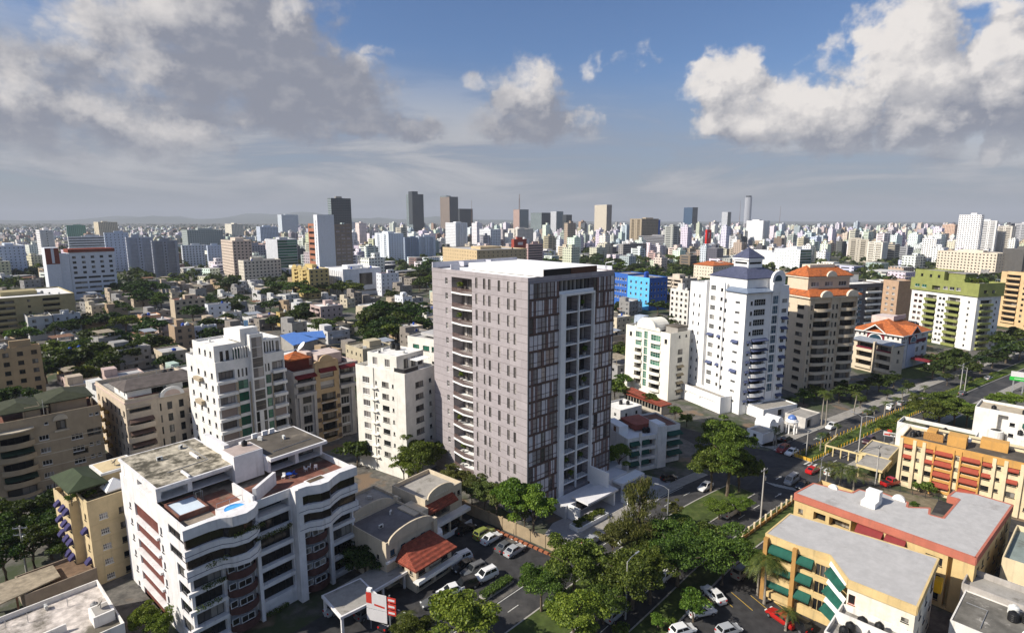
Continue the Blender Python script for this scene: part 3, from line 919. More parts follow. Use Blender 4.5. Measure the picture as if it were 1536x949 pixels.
struct('ground', g_.mesh('ground', GRM))

ASPH = mat('asphalt', (.05, .049, .05), .88, .3, scale=.4, stain=((.085, .08, .075), .12, .5, .8))
ASPHD = mat('old_asphalt', (.042, .041, .042), .9, .3, scale=.6, stain=((.07, .065, .06), .25, .55, .8))
PAVE = mat('pavement_concrete', (.30, .28, .25), .9, .2, scale=1.2, stain=((.16, .14, .12), .3, .55, .7))
GRASS = mat('lawn', (.06, .085, .02), .95, .35, scale=.5, stain=((.12, .105, .045), .25, .55, .8))
LINE = mat('road_paint', (.55, .54, .5), .8, .2, scale=3, stain=((.12, .12, .12), 1.2, .55, .8))
YLINE = mat('yellow_road_paint', (.5, .33, .05), .8, .2, scale=3, stain=((.14, .12, .08), 1.2, .56, .8))
KERB = mat('kerb_concrete', (.36, .34, .31), .9, .15, scale=2)

def catmull(P, step=3.0):
    out = []
    P = [Vector((*p, 0)) for p in P]
    P = [P[0] * 2 - P[1]] + P + [P[-1] * 2 - P[-2]]
    for i in range(1, len(P) - 2):
        a, b, c, d = P[i - 1:i + 3]
        n = max(2, int((c - b).length / step))
        for k in range(n):
            t = k / n
            out.append(.5 * ((2 * b) + (c - a) * t + (2 * a - 5 * b + 4 * c - d) * t * t + (3 * b - a - 3 * c + d) * t ** 3))
    out.append(P[-2])
    return out
AVE = catmull([(-45, 22), (-6.9, 61.8), (13.9, 83.4), (28, 98), (43.5, 111.6), (58, 122.7), (72, 133), (100.2, 152.9), (160, 193.5), (209, 226), (320, 300), (620, 500), (1300, 960)])
def normals(L):
    out = []
    for i in range(len(L)):
        d = (L[min(i + 1, len(L) - 1)] - L[max(i - 1, 0)]).normalized()
        out.append(Vector((-d.y, d.x, 0)))
    return out
AVN = normals(AVE)
def medw(i):
    x = AVE[i].x
    t = min(1, max(0, (x - 40) / 30))
    return 3.5 + (2.3 - 3.5) * t
def ribbon(L, Nn, o0, o1, z, i0=0, i1=None):
    b = MB()
    i1 = len(L) - 1 if i1 is None else i1
    f0 = o0 if callable(o0) else (lambda i: o0)
    f1 = o1 if callable(o1) else (lambda i: o1)
    for i in range(i0, i1):
        a, c = L[i], L[i + 1]
        b.poly([(*(a + Nn[i] * f1(i)).xy, z), (*(a + Nn[i] * f0(i)).xy, z), (*(c + Nn[i + 1] * f0(i + 1)).xy, z), (*(c + Nn[i + 1] * f1(i + 1)).xy, z)])
    return b
RW = 5.6
struct('avenue', ribbon(AVE, AVN, lambda i: -(medw(i) + RW), lambda i: medw(i) + RW, .03).mesh('avenue', ASPH))
i_gap0 = min(range(len(AVE)), key=lambda i: (AVE[i] - Vector((51, 117.5, 0))).length)
i_gap1 = min(range(len(AVE)), key=lambda i: (AVE[i] - Vector((71.5, 132.6, 0))).length)
def raised(name, o0, o1, h, m, i0, i1, m2=KERB, kw=.25):
    """a raised strip with its kerb stones"""
    f0 = o0 if callable(o0) else (lambda i: o0)
    f1 = o1 if callable(o1) else (lambda i: o1)
    b = MB()
    for i in range(i0, i1):
        A, C, na, nc = AVE[i], AVE[i + 1], AVN[i], AVN[i + 1]
        def pt(P, n, o, z): return (*(P + n * o).xy, z)
        a0, a1, c0, c1 = f0(i), f1(i), f0(i + 1), f1(i + 1)
        b.poly([pt(A, na, a1 - kw, h), pt(A, na, a0 + kw, h), pt(C, nc, c0 + kw, h), pt(C, nc, c1 - kw, h)], 0)
        for s, e, s2, e2 in ((a0, a0 + kw, c0, c0 + kw), (a1 - kw, a1, c1 - kw, c1)):
            b.poly([pt(A, na, e, h + .02), pt(A, na, s, h + .02), pt(C, nc, s2, h + .02), pt(C, nc, e2, h + .02)], 1)
        b.poly([pt(A, na, a0, 0), pt(C, nc, c0, 0), pt(C, nc, c0, h + .02), pt(A, na, a0, h + .02)], 1)
        b.poly([pt(A, na, a1, 0), pt(C, nc, c1, 0), pt(C, nc, c1, h + .02), pt(A, na, a1, h + .02)], 1)
    for i in (i0, i1):
        P, n = AVE[i], AVN[i]
        b.poly([(*(P + n * f0(i)).xy, 0), (*(P + n * f1(i)).xy, 0), (*(P + n * f1(i)).xy, h + .02), (*(P + n * f0(i)).xy, h + .02)], 1)
    return struct(name, b.mesh(name, [m, m2]))
raised('median_lawn', lambda i: -medw(i), lambda i: medw(i), .14, GRASS, 0, i_gap0)
raised('median_garden', lambda i: -medw(i), lambda i: medw(i), .14, GRASS, i_gap1, len(AVE) - 2)
raised('right_verge', lambda i: -(medw(i) + RW + 4.4), lambda i: -(medw(i) + RW), .12, GRASS, 0, i_gap0 + 1)
raised('far_right_pavement', lambda i: -(medw(i) + RW + 2.4), lambda i: -(medw(i) + RW), .12, PAVE, i_gap1, len(AVE) - 2)
i_lot = min(range(len(AVE)), key=lambda i: (AVE[i] - Vector((16, 86, 0))).length)
raised('tower_pavement', lambda i: medw(i) + RW, lambda i: medw(i) + RW + 2.6, .12, PAVE, i_lot, i_gap0)
raised('far_left_pavement', lambda i: medw(i) + RW, lambda i: medw(i) + RW + 3.4, .12, PAVE, i_gap1, len(AVE) - 2)

dash = MB()
for sgn in (1, -1):
    for i in range(2, 60):
        if i % 2 or i_gap0 - 1 <= i <= i_gap1: continue
        o = sgn * (medw(i) + RW / 2)
        for w_ in (.07,):
            A, C, na, nc = AVE[i], AVE[i + 1], AVN[i], AVN[i + 1]
            C = A.lerp(C, .75)
            dash.poly([(*(A + na * (o + w_)).xy, .034), (*(A + na * (o - w_)).xy, .034), (*(C + na * (o - w_)).xy, .034), (*(C + na * (o + w_)).xy, .034)])
struct('lane_dashes', dash.mesh('lane_dashes', LINE))
e0 = ribbon(AVE, AVN, lambda i: medw(i) + RW - .35, lambda i: medw(i) + RW - .22, .034, 3, i_gap0 - 3)
struct('edge_line', e0.mesh('edge_line', LINE))
zeb = MB()
def zebra(p0, p1, d, n, w, L):
    p0, p1, d = Vector((*p0, 0)), Vector((*p1, 0)), Vector((*d, 0)).normalized()
    u = (p1 - p0).normalized() * w / 2
    for k in range(n):
        c = p0.lerp(p1, k / (n - 1))
        zeb.poly([(*(c + u + d * L / 2).xy, .036), (*(c - u + d * L / 2).xy, .036), (*(c - u - d * L / 2).xy, .036), (*(c + u - d * L / 2).xy, .036)])
zebra((68.6, 139.8), (71.6, 135.8), (.8, .6), 7, .42, 2.6)
zebra((72.0, 131.0), (75.2, 126.8), (.8, .6), 7, .42, 2.6)
zebra((58.3, 119.6), (62.6, 117.2), (-.5, .9), 8, .42, 2.6)
struct('zebra_crossings', zeb.mesh('zebra_crossings', LINE))
arrow = MB()
for (x, y, a) in ((57.5, 114.6, 38), (61.5, 123, 38)):
    c, s = math.cos(R(a)), math.sin(R(a))
    q = lambda u, v: (x + u * c - v * s, y + u * s + v * c, .036)
    arrow.poly([q(-1.4, -.09), q(.4, -.09), q(.4, .09), q(-1.4, .09)]); arrow.poly([q(.4, -.35), q(1.4, 0), q(.4, .35)])
struct('road_arrows', arrow.mesh('road_arrows', LINE))

def patch(name, pts, m, z):
    b = MB()
    b.poly([(p[0], p[1], z) for p in pts])
    return struct(name, b.mesh(name, m))
def slab(name, pts, m, z):
    b = MB()
    b.prism(pts, 0, z)
    return struct(name, b.mesh(name, m))
patch('side_street', [(58, 127), (66.5, 137.5), (60.5, 143), (54, 150), (44, 160), (34, 172), (29, 168), (40, 155), (47, 146), (50, 138), (48.5, 127)], ASPHD, .012)
patch('cross_street', [(59.5, 114), (73.6, 127.4), (78.5, 121.6), (90, 112.8), (108, 97), (104, 93), (86, 107), (75, 115), (66, 113.5), (62.5, 110)], ASPHD, .014)
patch('parking_lot', [(-26, 113), (-18.5, 117), (-10.8, 107.8), (4.2, 95.6), (8.3, 91.4), (-4.6, 78.5), (-14, 68), (-22, 58), (-46, 58), (-34, 70), (-24, 82), (-16, 84)], ASPHD, .016)
patch('car_park', [(26, 92), (34, 96), (45.5, 97), (52, 90), (47, 78), (44, 66), (30, 55), (12, 60), (22, 76)], ASPHD, .016)
slab('tower_forecourt', [(4.8, 96.2), (9.6, 91.8), (31, 112.2), (36, 121), (26, 128), (20, 113), (8, 103)], mat('forecourt_paving', (.34, .33, .34), .7, .12, scale=2), .08)
slab('white_tower_pavement', [(62, 140.6), (68.2, 141.4), (73, 144.3), (71, 147), (66, 146.5), (62, 144)], PAVE, .12)
patch('clubhouse_yard', [(76, 117.5), (80, 119.5), (90.5, 112.5), (84, 106), (79, 110)], mat('yard_dirt', (.18, .15, .10), .95, .3, stain=((.07, .09, .03), .4, .5)), .02)
patch('far_lawn', [(150, 205), (175, 219), (200, 236), (190, 243), (160, 226), (140, 212)], GRASS, .03)
park = MB()
for k in range(6):
    c = Vector((29.5 + k * 2.75, 83.6 - k * .75, 0))
    d = Vector((.35, -.93, 0))
    u = Vector((.93, .35, 0)) * .06
    park.poly([(*(c + u).xy, .022), (*(c - u).xy, .022), (*(c - u + d * 4.6).xy, .022), (*(c + u + d * 4.6).xy, .022)])
struct('parking_lines', park.mesh('parking_lines', YLINE))

# far hills and the air between
hb = MB()
rs = random.Random(3)
for row, (dist, amp, sd_) in enumerate(((14200, 210, 1), (15800, 330, 2))):
    prev = None
    for k in range(-60, 40):
        x = k * 260
        env = max(.12, 1 - abs(x + 6500) / 9000) if x < 1500 else .08
        h = amp * env * (.55 + .25 * math.sin(k * .37 + sd_ * 2) + .16 * math.sin(k * .91 + sd_) + .12 * rs.random())
        cur = (x, dist, max(6, h))
        if prev:
            hb.poly([(prev[0], dist - 1500, 0), (cur[0], dist - 1500, 0), cur, prev])
            hb.poly([prev, cur, (cur[0], dist + 1200, 0), (prev[0], dist + 1200, 0)])
        prev = cur
struct('hills', hb.mesh('hills', mat('hill_forest', (.05, .065, .03), .95, .3, scale=.004)))
hz = MB().box(-18000, 18000, -2000, 18000, -1, 380).mesh('haze', None)
hm = bpy.data.materials.new('haze_air')
hm.use_nodes = True
hm.node_tree.nodes.clear()
hn = NT(hm.node_tree)
HAZE = 0.00008
pv = hn.n('ShaderNodeVolumePrincipled', {'Color': (.66, .70, .78, 1), 'Density': HAZE, 'Anisotropy': .0})
hn.n('ShaderNodeOutputMaterial', {'Volume': pv.outputs[0]})
hz.materials.clear(); hz.materials.append(hm)
hob = obj('haze', hz)
hob['kind'] = 'stuff'
hob['label'] = 'pale bluish haze lying over the far city'
hob['category'] = 'haze'
# ================================================================== NEAR BUILDINGS
def wallmat(name, col, streak=.3, var=.12):
    return mat(name, col, .85, var, streak, scale=.45)
# ---------------------------------------------------------------- the tall lilac-grey tower
def panel_mat():
    m = mat('lilac_cladding', (.355, .318, .325), .8, .07, .12)
    n = NT(m.node_tree)
    bs = m.node_tree.nodes['Principled BSDF']
    src = bs.inputs['Base Color'].links[0].from_socket
    s = n.n('ShaderNodeSeparateXYZ', {0: n.n('ShaderNodeTexCoord').outputs['Object']})
    z = n.m('FRACT', n.m('MULTIPLY_ADD', s.outputs[2], 1 / 1.635, .12))
    h = n.m('LESS_THAN', z, .045)
    row = n.m('FLOOR', n.m('MULTIPLY_ADD', s.outputs[2], 1 / 1.635, .12))
    y = n.m('FRACT', n.m('ADD', n.m('MULTIPLY', s.outputs[1], 1 / 3.4), n.m('MULTIPLY', row, .5)))
    col_ = n.m('FLOOR', n.m('ADD', n.m('MULTIPLY', s.outputs[1], 1 / 3.4), n.m('MULTIPLY', row, .5)))
    wn_ = n.n('ShaderNodeTexWhiteNoise', {'Vector': n.n('ShaderNodeCombineXYZ', {0: row, 1: col_, 2: n.m('FLOOR', s.outputs[0])}).outputs[0]}, noise_dimensions='3D').outputs['Value']
    src = n.n('ShaderNodeHueSaturation', {'Value': n.rng(wn_, 0, 1, .9, 1.08, False), 'Color': src}).outputs[0]
    j = n.m('MAXIMUM', h, n.m('MULTIPLY', n.m('LESS_THAN', y, .012), .6))
    m.node_tree.links.new(n.mix(j, src, (.14, .12, .115)), bs.inputs['Base Color'])
    return m
LIL = panel_mat()
TW = empty('apartment_tower', (2.9, 103.3, 0), R(42), 'tall lilac grey apartment tower with white roof and brown louvred street front', 'tower')
tw = V(TW, 0, 0, 25.3, 30.9, 0, 48.1, LIL, par=.25, rm=WHC)
FH = 3.27
zs = [44.9 - FH * k for k in range(14)]
tw.win('L', [3.5, 5.35, 8.1, 11.0, 12.6, 15.1], zs, .78, 2.1, 1, 2, FRD, GC, sill=False)
tw.win('L', [25.5], zs, .95, 1.35, 1, 2, FRW, GC, sill=False, name='small_window')
tw.h['L'].append((16.6, 23.6, .3, 46.6, 2.6))
BRAIL = mat('brown_railing_glass', (.15, .10, .09), .25, .1, spec=.5)
bn_ = NT(BRAIL.node_tree); bo_ = next(n for n in BRAIL.node_tree.nodes if n.type == 'OUTPUT_MATERIAL')
BRAIL.node_tree.links.new(bn_.n('ShaderNodeMixShader', {0: .55, 1: bn_.n('ShaderNodeBsdfTransparent').outputs[0], 2: BRAIL.node_tree.nodes['Principled BSDF'].outputs[0]}).outputs[0], bo_.inputs[0])
for k, z in enumerate(zs):
    zf = z - 1.45
    part(TW, 'balcony_slab', WHC, lambda b: b.prism([(2.55, 16.62), (-.05, 16.62), (-.62, 19.4), (-.2, 23.58), (2.55, 23.58)], zf - .3, zf))
    part(TW, 'railing', BRAIL, lambda b: (b.prism([(.0, 16.7), (-.52, 19.4), (-.48, 19.4), (.06, 16.7)], zf + .05, zf + 1.0), b.prism([(-.52, 19.4), (-.1, 23.5), (-.04, 23.5), (-.48, 19.4)], zf + .05, zf + 1.0)))
    tw.put('balcony_door', win_mesh(4.4, 2.5, 4, 1, FRD, GC, sill=False), 'L', 18.9, zf + .02, -2.5)
    tw.put('side_door', win_mesh(1.6, 2.3, 1, 1, FRD, GC, sill=False), 'L', 22.3, zf + .02, -2.5)
DBR = mat('dark_brown_beam', (.12, .075, .062), .6, .15)
LOU = mat('brown_louvre', (.25, .155, .125), .6, .25, scale=2)
CURT = mat('pale_screen', (.62, .59, .60), .5, .1)
def louvre_mesh(w, h):
    k = ('louvre', w, h)
    if k not in CACHE:
        b = MB()
        b.box(-w / 2, -w / 2 + .05, -.05, .05, 0, h); b.box(w / 2 - .05, w / 2, -.05, .05, 0, h)
        n = 17
        for i in range(n):
            z = h * (i + .5) / n
            b.poly([(-w / 2 + .05, -.045, z - .07), (w / 2 - .05, -.045, z - .07), (w / 2 - .05, .045, z + .07), (-w / 2 + .05, .045, z + .07)])
        CACHE[k] = b.mesh('louvre_panel', LOU)
    return CACHE[k]
def screen_mesh(w, h):
    k = ('screen', w, h)
    if k not in CACHE:
        b = MB()
        b.box(-w / 2 + .04, w / 2 - .04, -.01, .01, .04, h - .04)
        for x in (-w / 2, w / 2 - .05): b.box(x, x + .05, -.04, .04, 0, h, 1)
        b.box(-w / 2, w / 2, -.05, .05, h * .3, h * .3 + .06, 1)
        CACHE[k] = b.mesh('screen_panel', [CURT, DBR])
    return CACHE[k]
GBR = glassmat('bronze_glass', (.20, .18, .18), (.3, .27, .26), .5)
rp = random.Random(5)
def panel(a, z, w, h):
    q = rp.random()
    if q < .3:
        sd = rp.choice((-1, 1))
        tw.put('louvre_panel', louvre_mesh(w / 2, h), 'R', a + sd * w / 4, z, .12)
        tw.put('half_screen', screen_mesh(w / 2, h), 'R', a - sd * w / 4, z, .10)
    elif q < .66: tw.put('screen_panel', screen_mesh(w, h), 'R', a, z, .10)
    else: tw.put('glazed_panel', win_mesh(w, h, 1, 3, DBR, GBR if q > .8 else GC, sill=False), 'R', a, z, .02)
tw.h['R'] += [(.25, 8.15, 2.9, 47.0, .5), (18.35, 25.1, 2.9, 47.0, .5), (8.15, 18.35, 44.4, 47.0, 1.2), (9.7, 13.75, 3.2, 43.9, 1.7), (14.0, 18.0, 3.2, 43.9, 1.7)]
for k in range(14):
    zb = 43.9 - FH * k
    if zb < 1.6: zb = 1.6
    for a0, n, w in ((.28, 7, 1.12), (18.4, 6, 1.115)):
        for i in range(n): panel(a0 + w * (i + .5), zb + .2, w - .02, 2.85)
        tw.box('floor_beam', DBR, 'R', a0 - .1, a0 + n * w + .1, zb - .1, zb + .19, -.1, .22)
        tw.box('mid_rail', DBR, 'R', a0, a0 + n * w, zb + 1.05, zb + 1.12, .17, .21)
    if k == 0:
        for i in range(8):
            tw.put('terrace_door', win_mesh(1.15, 2.3, 1, 1, FRD, GC if i % 3 else GL, sill=False), 'R', 8.9 + i * 1.25, 44.5, -1.1)
        tw.box('terrace_parapet', WHC, 'R', 8.2, 18.35, 43.95, 44.95, .05, .17)
    else:
        for a0, a1, s_ in ((9.72, 13.73, 0), (14.02, 17.98, 1)):
            tw.box('balcony_slab', WHC, 'R', a0, a1, zb - .28, zb, -1.65, .12)
            tw.put('balcony_door', win_mesh(2.3, 2.55, 2, 1, FRD, GC if (k + s_) % 4 else GBR, sill=False), 'R', a0 + 1.35, zb + .02, -1.55)
            tw.put('narrow_window', win_mesh(1.1, 2.55, 1, 1, FRD, GL if (k * 3 + s_) % 4 == 0 else GC, sill=False), 'R', a1 - .75, zb + .02, -1.55)
            tw.put('railing', balc_mesh(a1 - a0 - .1, .12, 1.0, WHC, 'open', 0, FRD, slab=.02), 'R', (a0 + a1) / 2, zb + .01, -.05)
tw.box('white_fin', WHC, 'R', 8.2, 9.68, 2.2, 44.4, .002, .75)
tw.box('white_fin', WHC, 'R', 13.75, 14.0, 3.0, 44.0, .002, .4)
tw.box('white_fin', WHC, 'R', 18.02, 18.3, 3.0, 44.4, .002, .75)
tw.box('white_frame_top', WHC, 'R', 9.7, 18.0, 43.95, 44.4, .3, .75)
tw.box('corner_column', mat('slate_trim', (.12, .13, .14), .6, .1), 'R', -.02, .24, 2, 47.4, .002, .12)
tw.box('corner_column', MATS['slate_trim'], 'R', 25.12, 25.34, 2, 47.4, .002, .12)
tw.box('roof_edge', mat('grey_fascia', (.30, .28, .30), .7, .1), 'R', -.02, 25.32, 46.95, 47.25, .003, .1)
tw.done()
part(TW, 'roof_slab', WHC, lambda b: b.box(4.2, 19.6, .25, 23, 48.0, 49.35))
part(TW, 'roof_panel', mat('black_cladding', (.012, .011, .012), .5, .1), lambda b: b.box(4.2, 11.6, .05, .24, 47.3, 49.3))
part(TW, 'roof_panel', mat('brown_cladding', (.095, .04, .022), .5, .2), lambda b: b.box(11.75, 19.6, .05, .24, 47.3, 49.3))
WGR = mat('blue_grey_parapet', (.5, .5, .55), .8, .08)
part(TW, 'parapet', WGR, lambda b: (b.box(.0, 25.3, 30.55, 30.88, 48.1, 49.3), b.box(25.0, 25.28, .5, 30.5, 48.1, 48.9), b.box(.02, 2.3, 23.7, 24.0, 47.9, 49.2), b.prism([(7, 30.55), (7.6, 30.55), (7.3, 28.8)], 48.1, 49.2), b.prism([(15, 30.55), (15.6, 30.55), (15.3, 28.8)], 48.1, 49.2)))
part(TW, 'roof_bracket', STEEL, lambda b: (b.tube([(24.6, 2, 48.2), (24.8, 2, 49.5), (25.6, .4, 49.9)], .09, 6), b.box(24.9, 26, .0, .35, 49.3, 49.6)))
part(TW, 'podium', mat('podium_white', (.66, .65, .66), .8, .06), lambda b: (b.box(6.5, 20.6, -4.2, -.76, .05, 2.7), b.box(19.5, 27.5, -3.4, -.1, .06, 3.3), b.box(9.6, 19.2, -7.4, -3.2, 3.0, 3.42), b.box(25.4, 30, -.05, 14, .06, 3.3)))
part(TW, 'entrance', GL, lambda b: b.box(9.7, 17.4, -4.24, -4.21, .3, 2.5))
part(TW, 'porch_wall', WHC, lambda b: (b.box(17.9, 18.3, -5.6, -.78, .05, 6.6), b.box(7.2, 7.6, -7.2, -4.3, .05, 3.0), b.box(17.9, 18.3, -7.3, -5.61, .05, 3.0)))
part(TW, 'gate_portal', WHC, lambda b: (b.box(22.5, 30.5, -6.0, -5.6, 2.4, 2.9), b.box(22.5, 22.9, -6.0, -5.6, .05, 2.4), b.box(30.1, 30.5, -6.0, -5.6, .05, 2.4), b.box(22.4, 30.6, -5.59, -3.5, 2.42, 2.88)))
for (a, k, f, o) in ((22.2, 0, 'L', -.9), (22.2, 2, 'L', -.9), (21.8, 6, 'L', -.9), (22.6, 9, 'L', -.9), (21.6, 11, 'L', -.9), (21.8, 12, 'L', -.9)):
    potted(*at(TW, *tw.p(f, a, o, zs[k] - 1.43)), 1.55, 'clipped shrub in a pot on the corner balconies of the lilac tower', 'balcony plants on the lilac tower')
for (a, k) in ((14.5, 4), (16.8, 4), (12.8, 7), (16.6, 6), (11.8, 11), (16.2, 11), (13, 12), (10.6, 13), (15.6, 1)):
    potted(*at(TW, *tw.p('R', a, -.6, 43.92 - FH * k)), 1.5, 'clipped shrub in a pot on the street balconies of the lilac tower', 'balcony plants on the lilac tower')
for (x, y, l) in ((21.2, -8.2, 'white square planter with dark shrubs left of the tower gate portal'), (24.2, -7.6, 'white planter standing before the tower gate portal')):
    e = empty('planter', at(TW, x, y, .08), R(42), l, 'planter')
    part(e, 'box', WHC, lambda b: (b.box(-.9, .9, -.9, .9, 0, 1.5)))
    obj('shrub', TREES['bush'][0][1], e, Matrix.Translation((0, 0, 1.3)))
e = empty('planter_bed', at(TW, 4.5, -9.5, .08), R(42), 'long low white walled planting bed at the tower driveway', 'planter')
part(e, 'wall', WHC, lambda b: (b.box(0, 9, 0, .25, 0, .9), b.box(0, .25, .26, 2.2, 0, .9), b.box(8.75, 9, .26, 2.2, 0, .9), b.box(0, 9, 2.21, 2.4, 0, .9)))
for i in range(5): obj('shrub', TREES['bush'][i % 2][1], e, Matrix.Translation((1 + i * 1.7, 1.2, .2)))

# ---------------------------------------------------------------- white block with the roof pool
WA = wallmat('pool_block_white', (.72, .70, .69), .35)
PA = empty('apartment_block', (-43, 69, 0), R(50), 'white apartment block with rooftop pool, wavy white balcony bands and dark maroon bays', 'apartment block')
DECK = mat('weathered_deck', (.27, .22, .17), stain=((.09, .075, .055), .5, .5, .8), var=.3)
a_ = V(PA, 0, 0, 25.5, 26, 0, 18.6, WA, par=1.0, rm=DECK)
MAR = mat('maroon_wall', (.13, .042, .032), .8, .2)
za = [13.8 - 2.72 * k for k in range(6)]
a_.win('L', [22.4], za, .8, .95, 1, 1, FRD)
for z in za:
    a_.rec('L', 10.4, 20.2, z - .45, z + 1.75, .32, False)
    a_.box('recess_wall', MAR, 'L', 10.45, 20.15, z - .4, z + 1.7, -.3, -.24)
    a_.box('balcony', WA, 'L', 10.2, 20.4, z - .8, z - .42, -.2, .4)
a_.win('L', [9.3], [z + .3 for z in za], .7, 1.2, 1, 1, FRD)
a_.rec('L', .9, 6.2, 15.75, 17.1, .22, True, nx=3); a_.rec('L', .4, 6.2, 12.9, 14.2, .22, True, nx=3)
for z in (10.2, 7.5, 4.8, 2.1): a_.rec('L', .3, 4.2, z, z + 1.9, .3, True, nx=2)
wav = [(-.6, -.9), (2.5, -.9), (4.0, -1.2), (5.2, -2.1), (7.0, -2.5), (8.4, -1.9), (9.4, -.8), (9.4, .05), (-.6, .05)]
wav2 = [(15.2, -1.5), (16.6, -1.6), (18.2, -2.6), (19.6, -2.7), (21, -1.9), (22.5, -1.3), (25.6, -1.5), (25.6, .05), (15.2, .05)]
NAVY = mat('navy_stripe', (.02, .025, .06), .6, .1)
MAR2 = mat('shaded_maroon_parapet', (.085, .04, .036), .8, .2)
DKG = mat('dark_bronze_glass', (.018, .014, .012), .12, 0, spec=.5)
def band(poly, z0, z1, nm, m=WA, grow=0):
    cx = sum(p[0] for p in poly) / len(poly)
    pts = [(p[0] + (grow if p[0] > cx else -grow), p[1] - (grow if p[1] < 0 else 0)) for p in poly]
    part(PA, nm, m, lambda b: b.prism(pts, z0, z1))
for P_ in (wav, wav2):
    band(P_, 17.3, 18.75, 'terrace_parapet'); band(P_, 14.35, 15.75, 'balcony_band'); band(P_, 11.35, 12.85, 'balcony_band')
    band(P_, 15.76, 17.29, 'glazing_band', DKG, -.35); band(P_, 12.86, 14.34, 'glazing_band', DKG, -.35)
    band(P_, 14.9, 14.98, 'stripe', NAVY, .012); band(P_, 11.95, 12.03, 'stripe', NAVY, .012)
for zt in (9.0, 6.28, 3.56, .84):
    a_.box('balcony', WA, 'R', -.5, 4.4, zt - .2, zt + .35, .002, .5)
    a_.rec('R', .4, 4.2, zt + .35, zt + 2.3, .5, True)
    a_.box('balcony', WA, 'R', 21.3, 25.5, zt - .2, zt + .35, .002, .4)
    a_.rec('R', 21.4, 25.2, zt + .35, zt + 2.3, .5, True)
    for a0 in (6.6, 18.2):
        a_.put('bay_balcony', balc_mesh(4.0, .6, .95, MAR2, 'solid', 1.0), 'R', a0, zt + .1, .0)
        a_.put('bay_window', win_mesh(1.9, 1.0, 2, 1, FRW, GL, sill=False), 'R', a0, zt + 1.1, 1.25)
        a_.put('bay_window', win_mesh(1.0, 1.0, 1, 1, FRW, GL, sill=False), 'R', a0 - 1.6, zt + 1.1, .9)
        a_.rec('R', a0 - 1.95, a0 + 1.95, zt + .1, zt + 2.3, .9, False)
for zt in (13.5, 10.8, 8.1, 5.4, 2.7):
    a_.rec('R', 9.5, 14.6, zt - .1, zt + 1.75, .5, True)
    a_.box('balcony', WA, 'R', 9.3, 14.7, zt - .75, zt - .12, .002, .3)
a_.rec('R', 9.6, 14.4, 15.9, 17.3, 2.2, True)
a_.box('pilaster', WA, 'R', 14.75, 15.9, .1, 18.6, .002, 1.45)
a_.box('pilaster', WA, 'R', 8.75, 9.25, .1, 12, .002, .9)
a_.box('pilaster', WA, 'R', 20.3, 20.9, .1, 11.3, .002, 1.1)
def greens(a0, a1, z, o, n, nm='balcony_plants'):
    rs = np.random.RandomState(int(a0 * 10 + z))
    c = np.stack([rs.uniform(a0, a1, n), -o + rs.uniform(-.25, .3, n), z + rs.uniform(-.5, .55, n) * rs.uniform(.2, 1, n)], 1)
    obj(nm, qmesh(nm, leaf_quads(rs, c, np.tile((0, -.5, 1.0), (n, 1)), .22), LEAF), PA)
greens(5.2, 9.6, 15.9, 2.1, 420); greens(8.8, 14.4, 13.0, .5, 520); greens(1.5, 7.5, 12.9, 1.5, 260); greens(1.2, 4.4, 9.5, .6, 260); greens(.2, 3.6, 6.8, .6, 200); greens(9.5, 13, .6, .6, 500)
a_.done()
# penthouse roofs, lift tower, terrace
PN = V(PA, 0.2, 10.4, 11.0, 15.4, 18.6, 20.6, WA, par=.0, rname='penthouse_roof', name='penthouse_wall')
PN.rec('R', .6, 4.2, 18.7, 20.0, 2.5, False); PN.rec('R', 4.8, 10.6, 18.7, 20.0, 2.5, True)
PN.rec('L', 1.4, 8.0, 18.9, 19.8, 1.2, False)
PN.done(False)
part(PA, 'penthouse_roof', [WA, ROOFD], lambda b: (b.box(-.05, 11.6, 9.6, 26.0, 20.62, 21.0), b.box(.25, 11.3, 9.95, 25.7, 21.003, 21.03, 1), b.box(4.4, 4.7, 9.9, 12.8, 21.03, 21.35), b.box(8, 8.3, 16, 19, 21.03, 21.4)))
part(PA, 'lift_tower', WA, lambda b: (b.box(10.7, 15.3, 9.0, 13.4, 18.0, 22.4), b.box(11.2, 12.0, 13.42, 21.5, 20.0, 22.9)))
part(PA, 'lift_tower_roof', mat('pinkish_screed', (.42, .34, .30), stain=((.2, .17, .15), .4, .55)), lambda b: b.box(10.9, 15.1, 9.2, 13.2, 22.4, 22.45))
PE = V(PA, 15.35, 7.6, 9.6, 9.6, 18.6, 20.7, WA, par=0, name='penthouse_wall')
PE.rec('R', .4, 4.6, 18.65, 20.2, 2.2, True); PE.rec('R', 5.2, 9.2, 18.65, 20.2, 2.2, True)
PE.done(False)
part(PA, 'penthouse_roof', [WA, ROOFB], lambda b: (b.box(15.31, 25.4, 6.6, 17.6, 20.72, 21.2), b.box(15.6, 25.1, 6.95, 17.3, 21.203, 21.23, 1)))
part(PA, 'red_tiles', REDT, lambda b: (b.box(9.6, 25.2, .3, 7.5, 17.604, 17.63), b.box(4.8, 9.1, 2.6, 9.5, 17.604, 17.635)))
part(PA, 'terrace_wall', WA, lambda b: (b.box(9.2, 9.5, .3, 6.8, 17.6, 19.4), b.prism([(10, 2), (10.4, 1.6), (15.1, 4.8), (14.8, 5.2)], 17.6, 19.7)))
e = empty('swimming_pool', at(PA, .8, 4.3, 17.62), R(50), 'raised rectangular rooftop pool with pale blue water and brick rim', 'pool')
part(e, 'rim', REDT, lambda b: (b.box(0, 4.0, 0, .2, 0, .8), b.box(0, 4.0, 5.1, 5.3, 0, .8), b.box(0, .2, .21, 5.09, 0, .8), b.box(3.8, 4.0, .21, 5.09, 0, .8)))
part(e, 'basin', mat('pale_pool_tiles', (.70, .74, .76), .5, .05), lambda b: b.box(.21, 3.79, .21, 5.09, .05, .12))
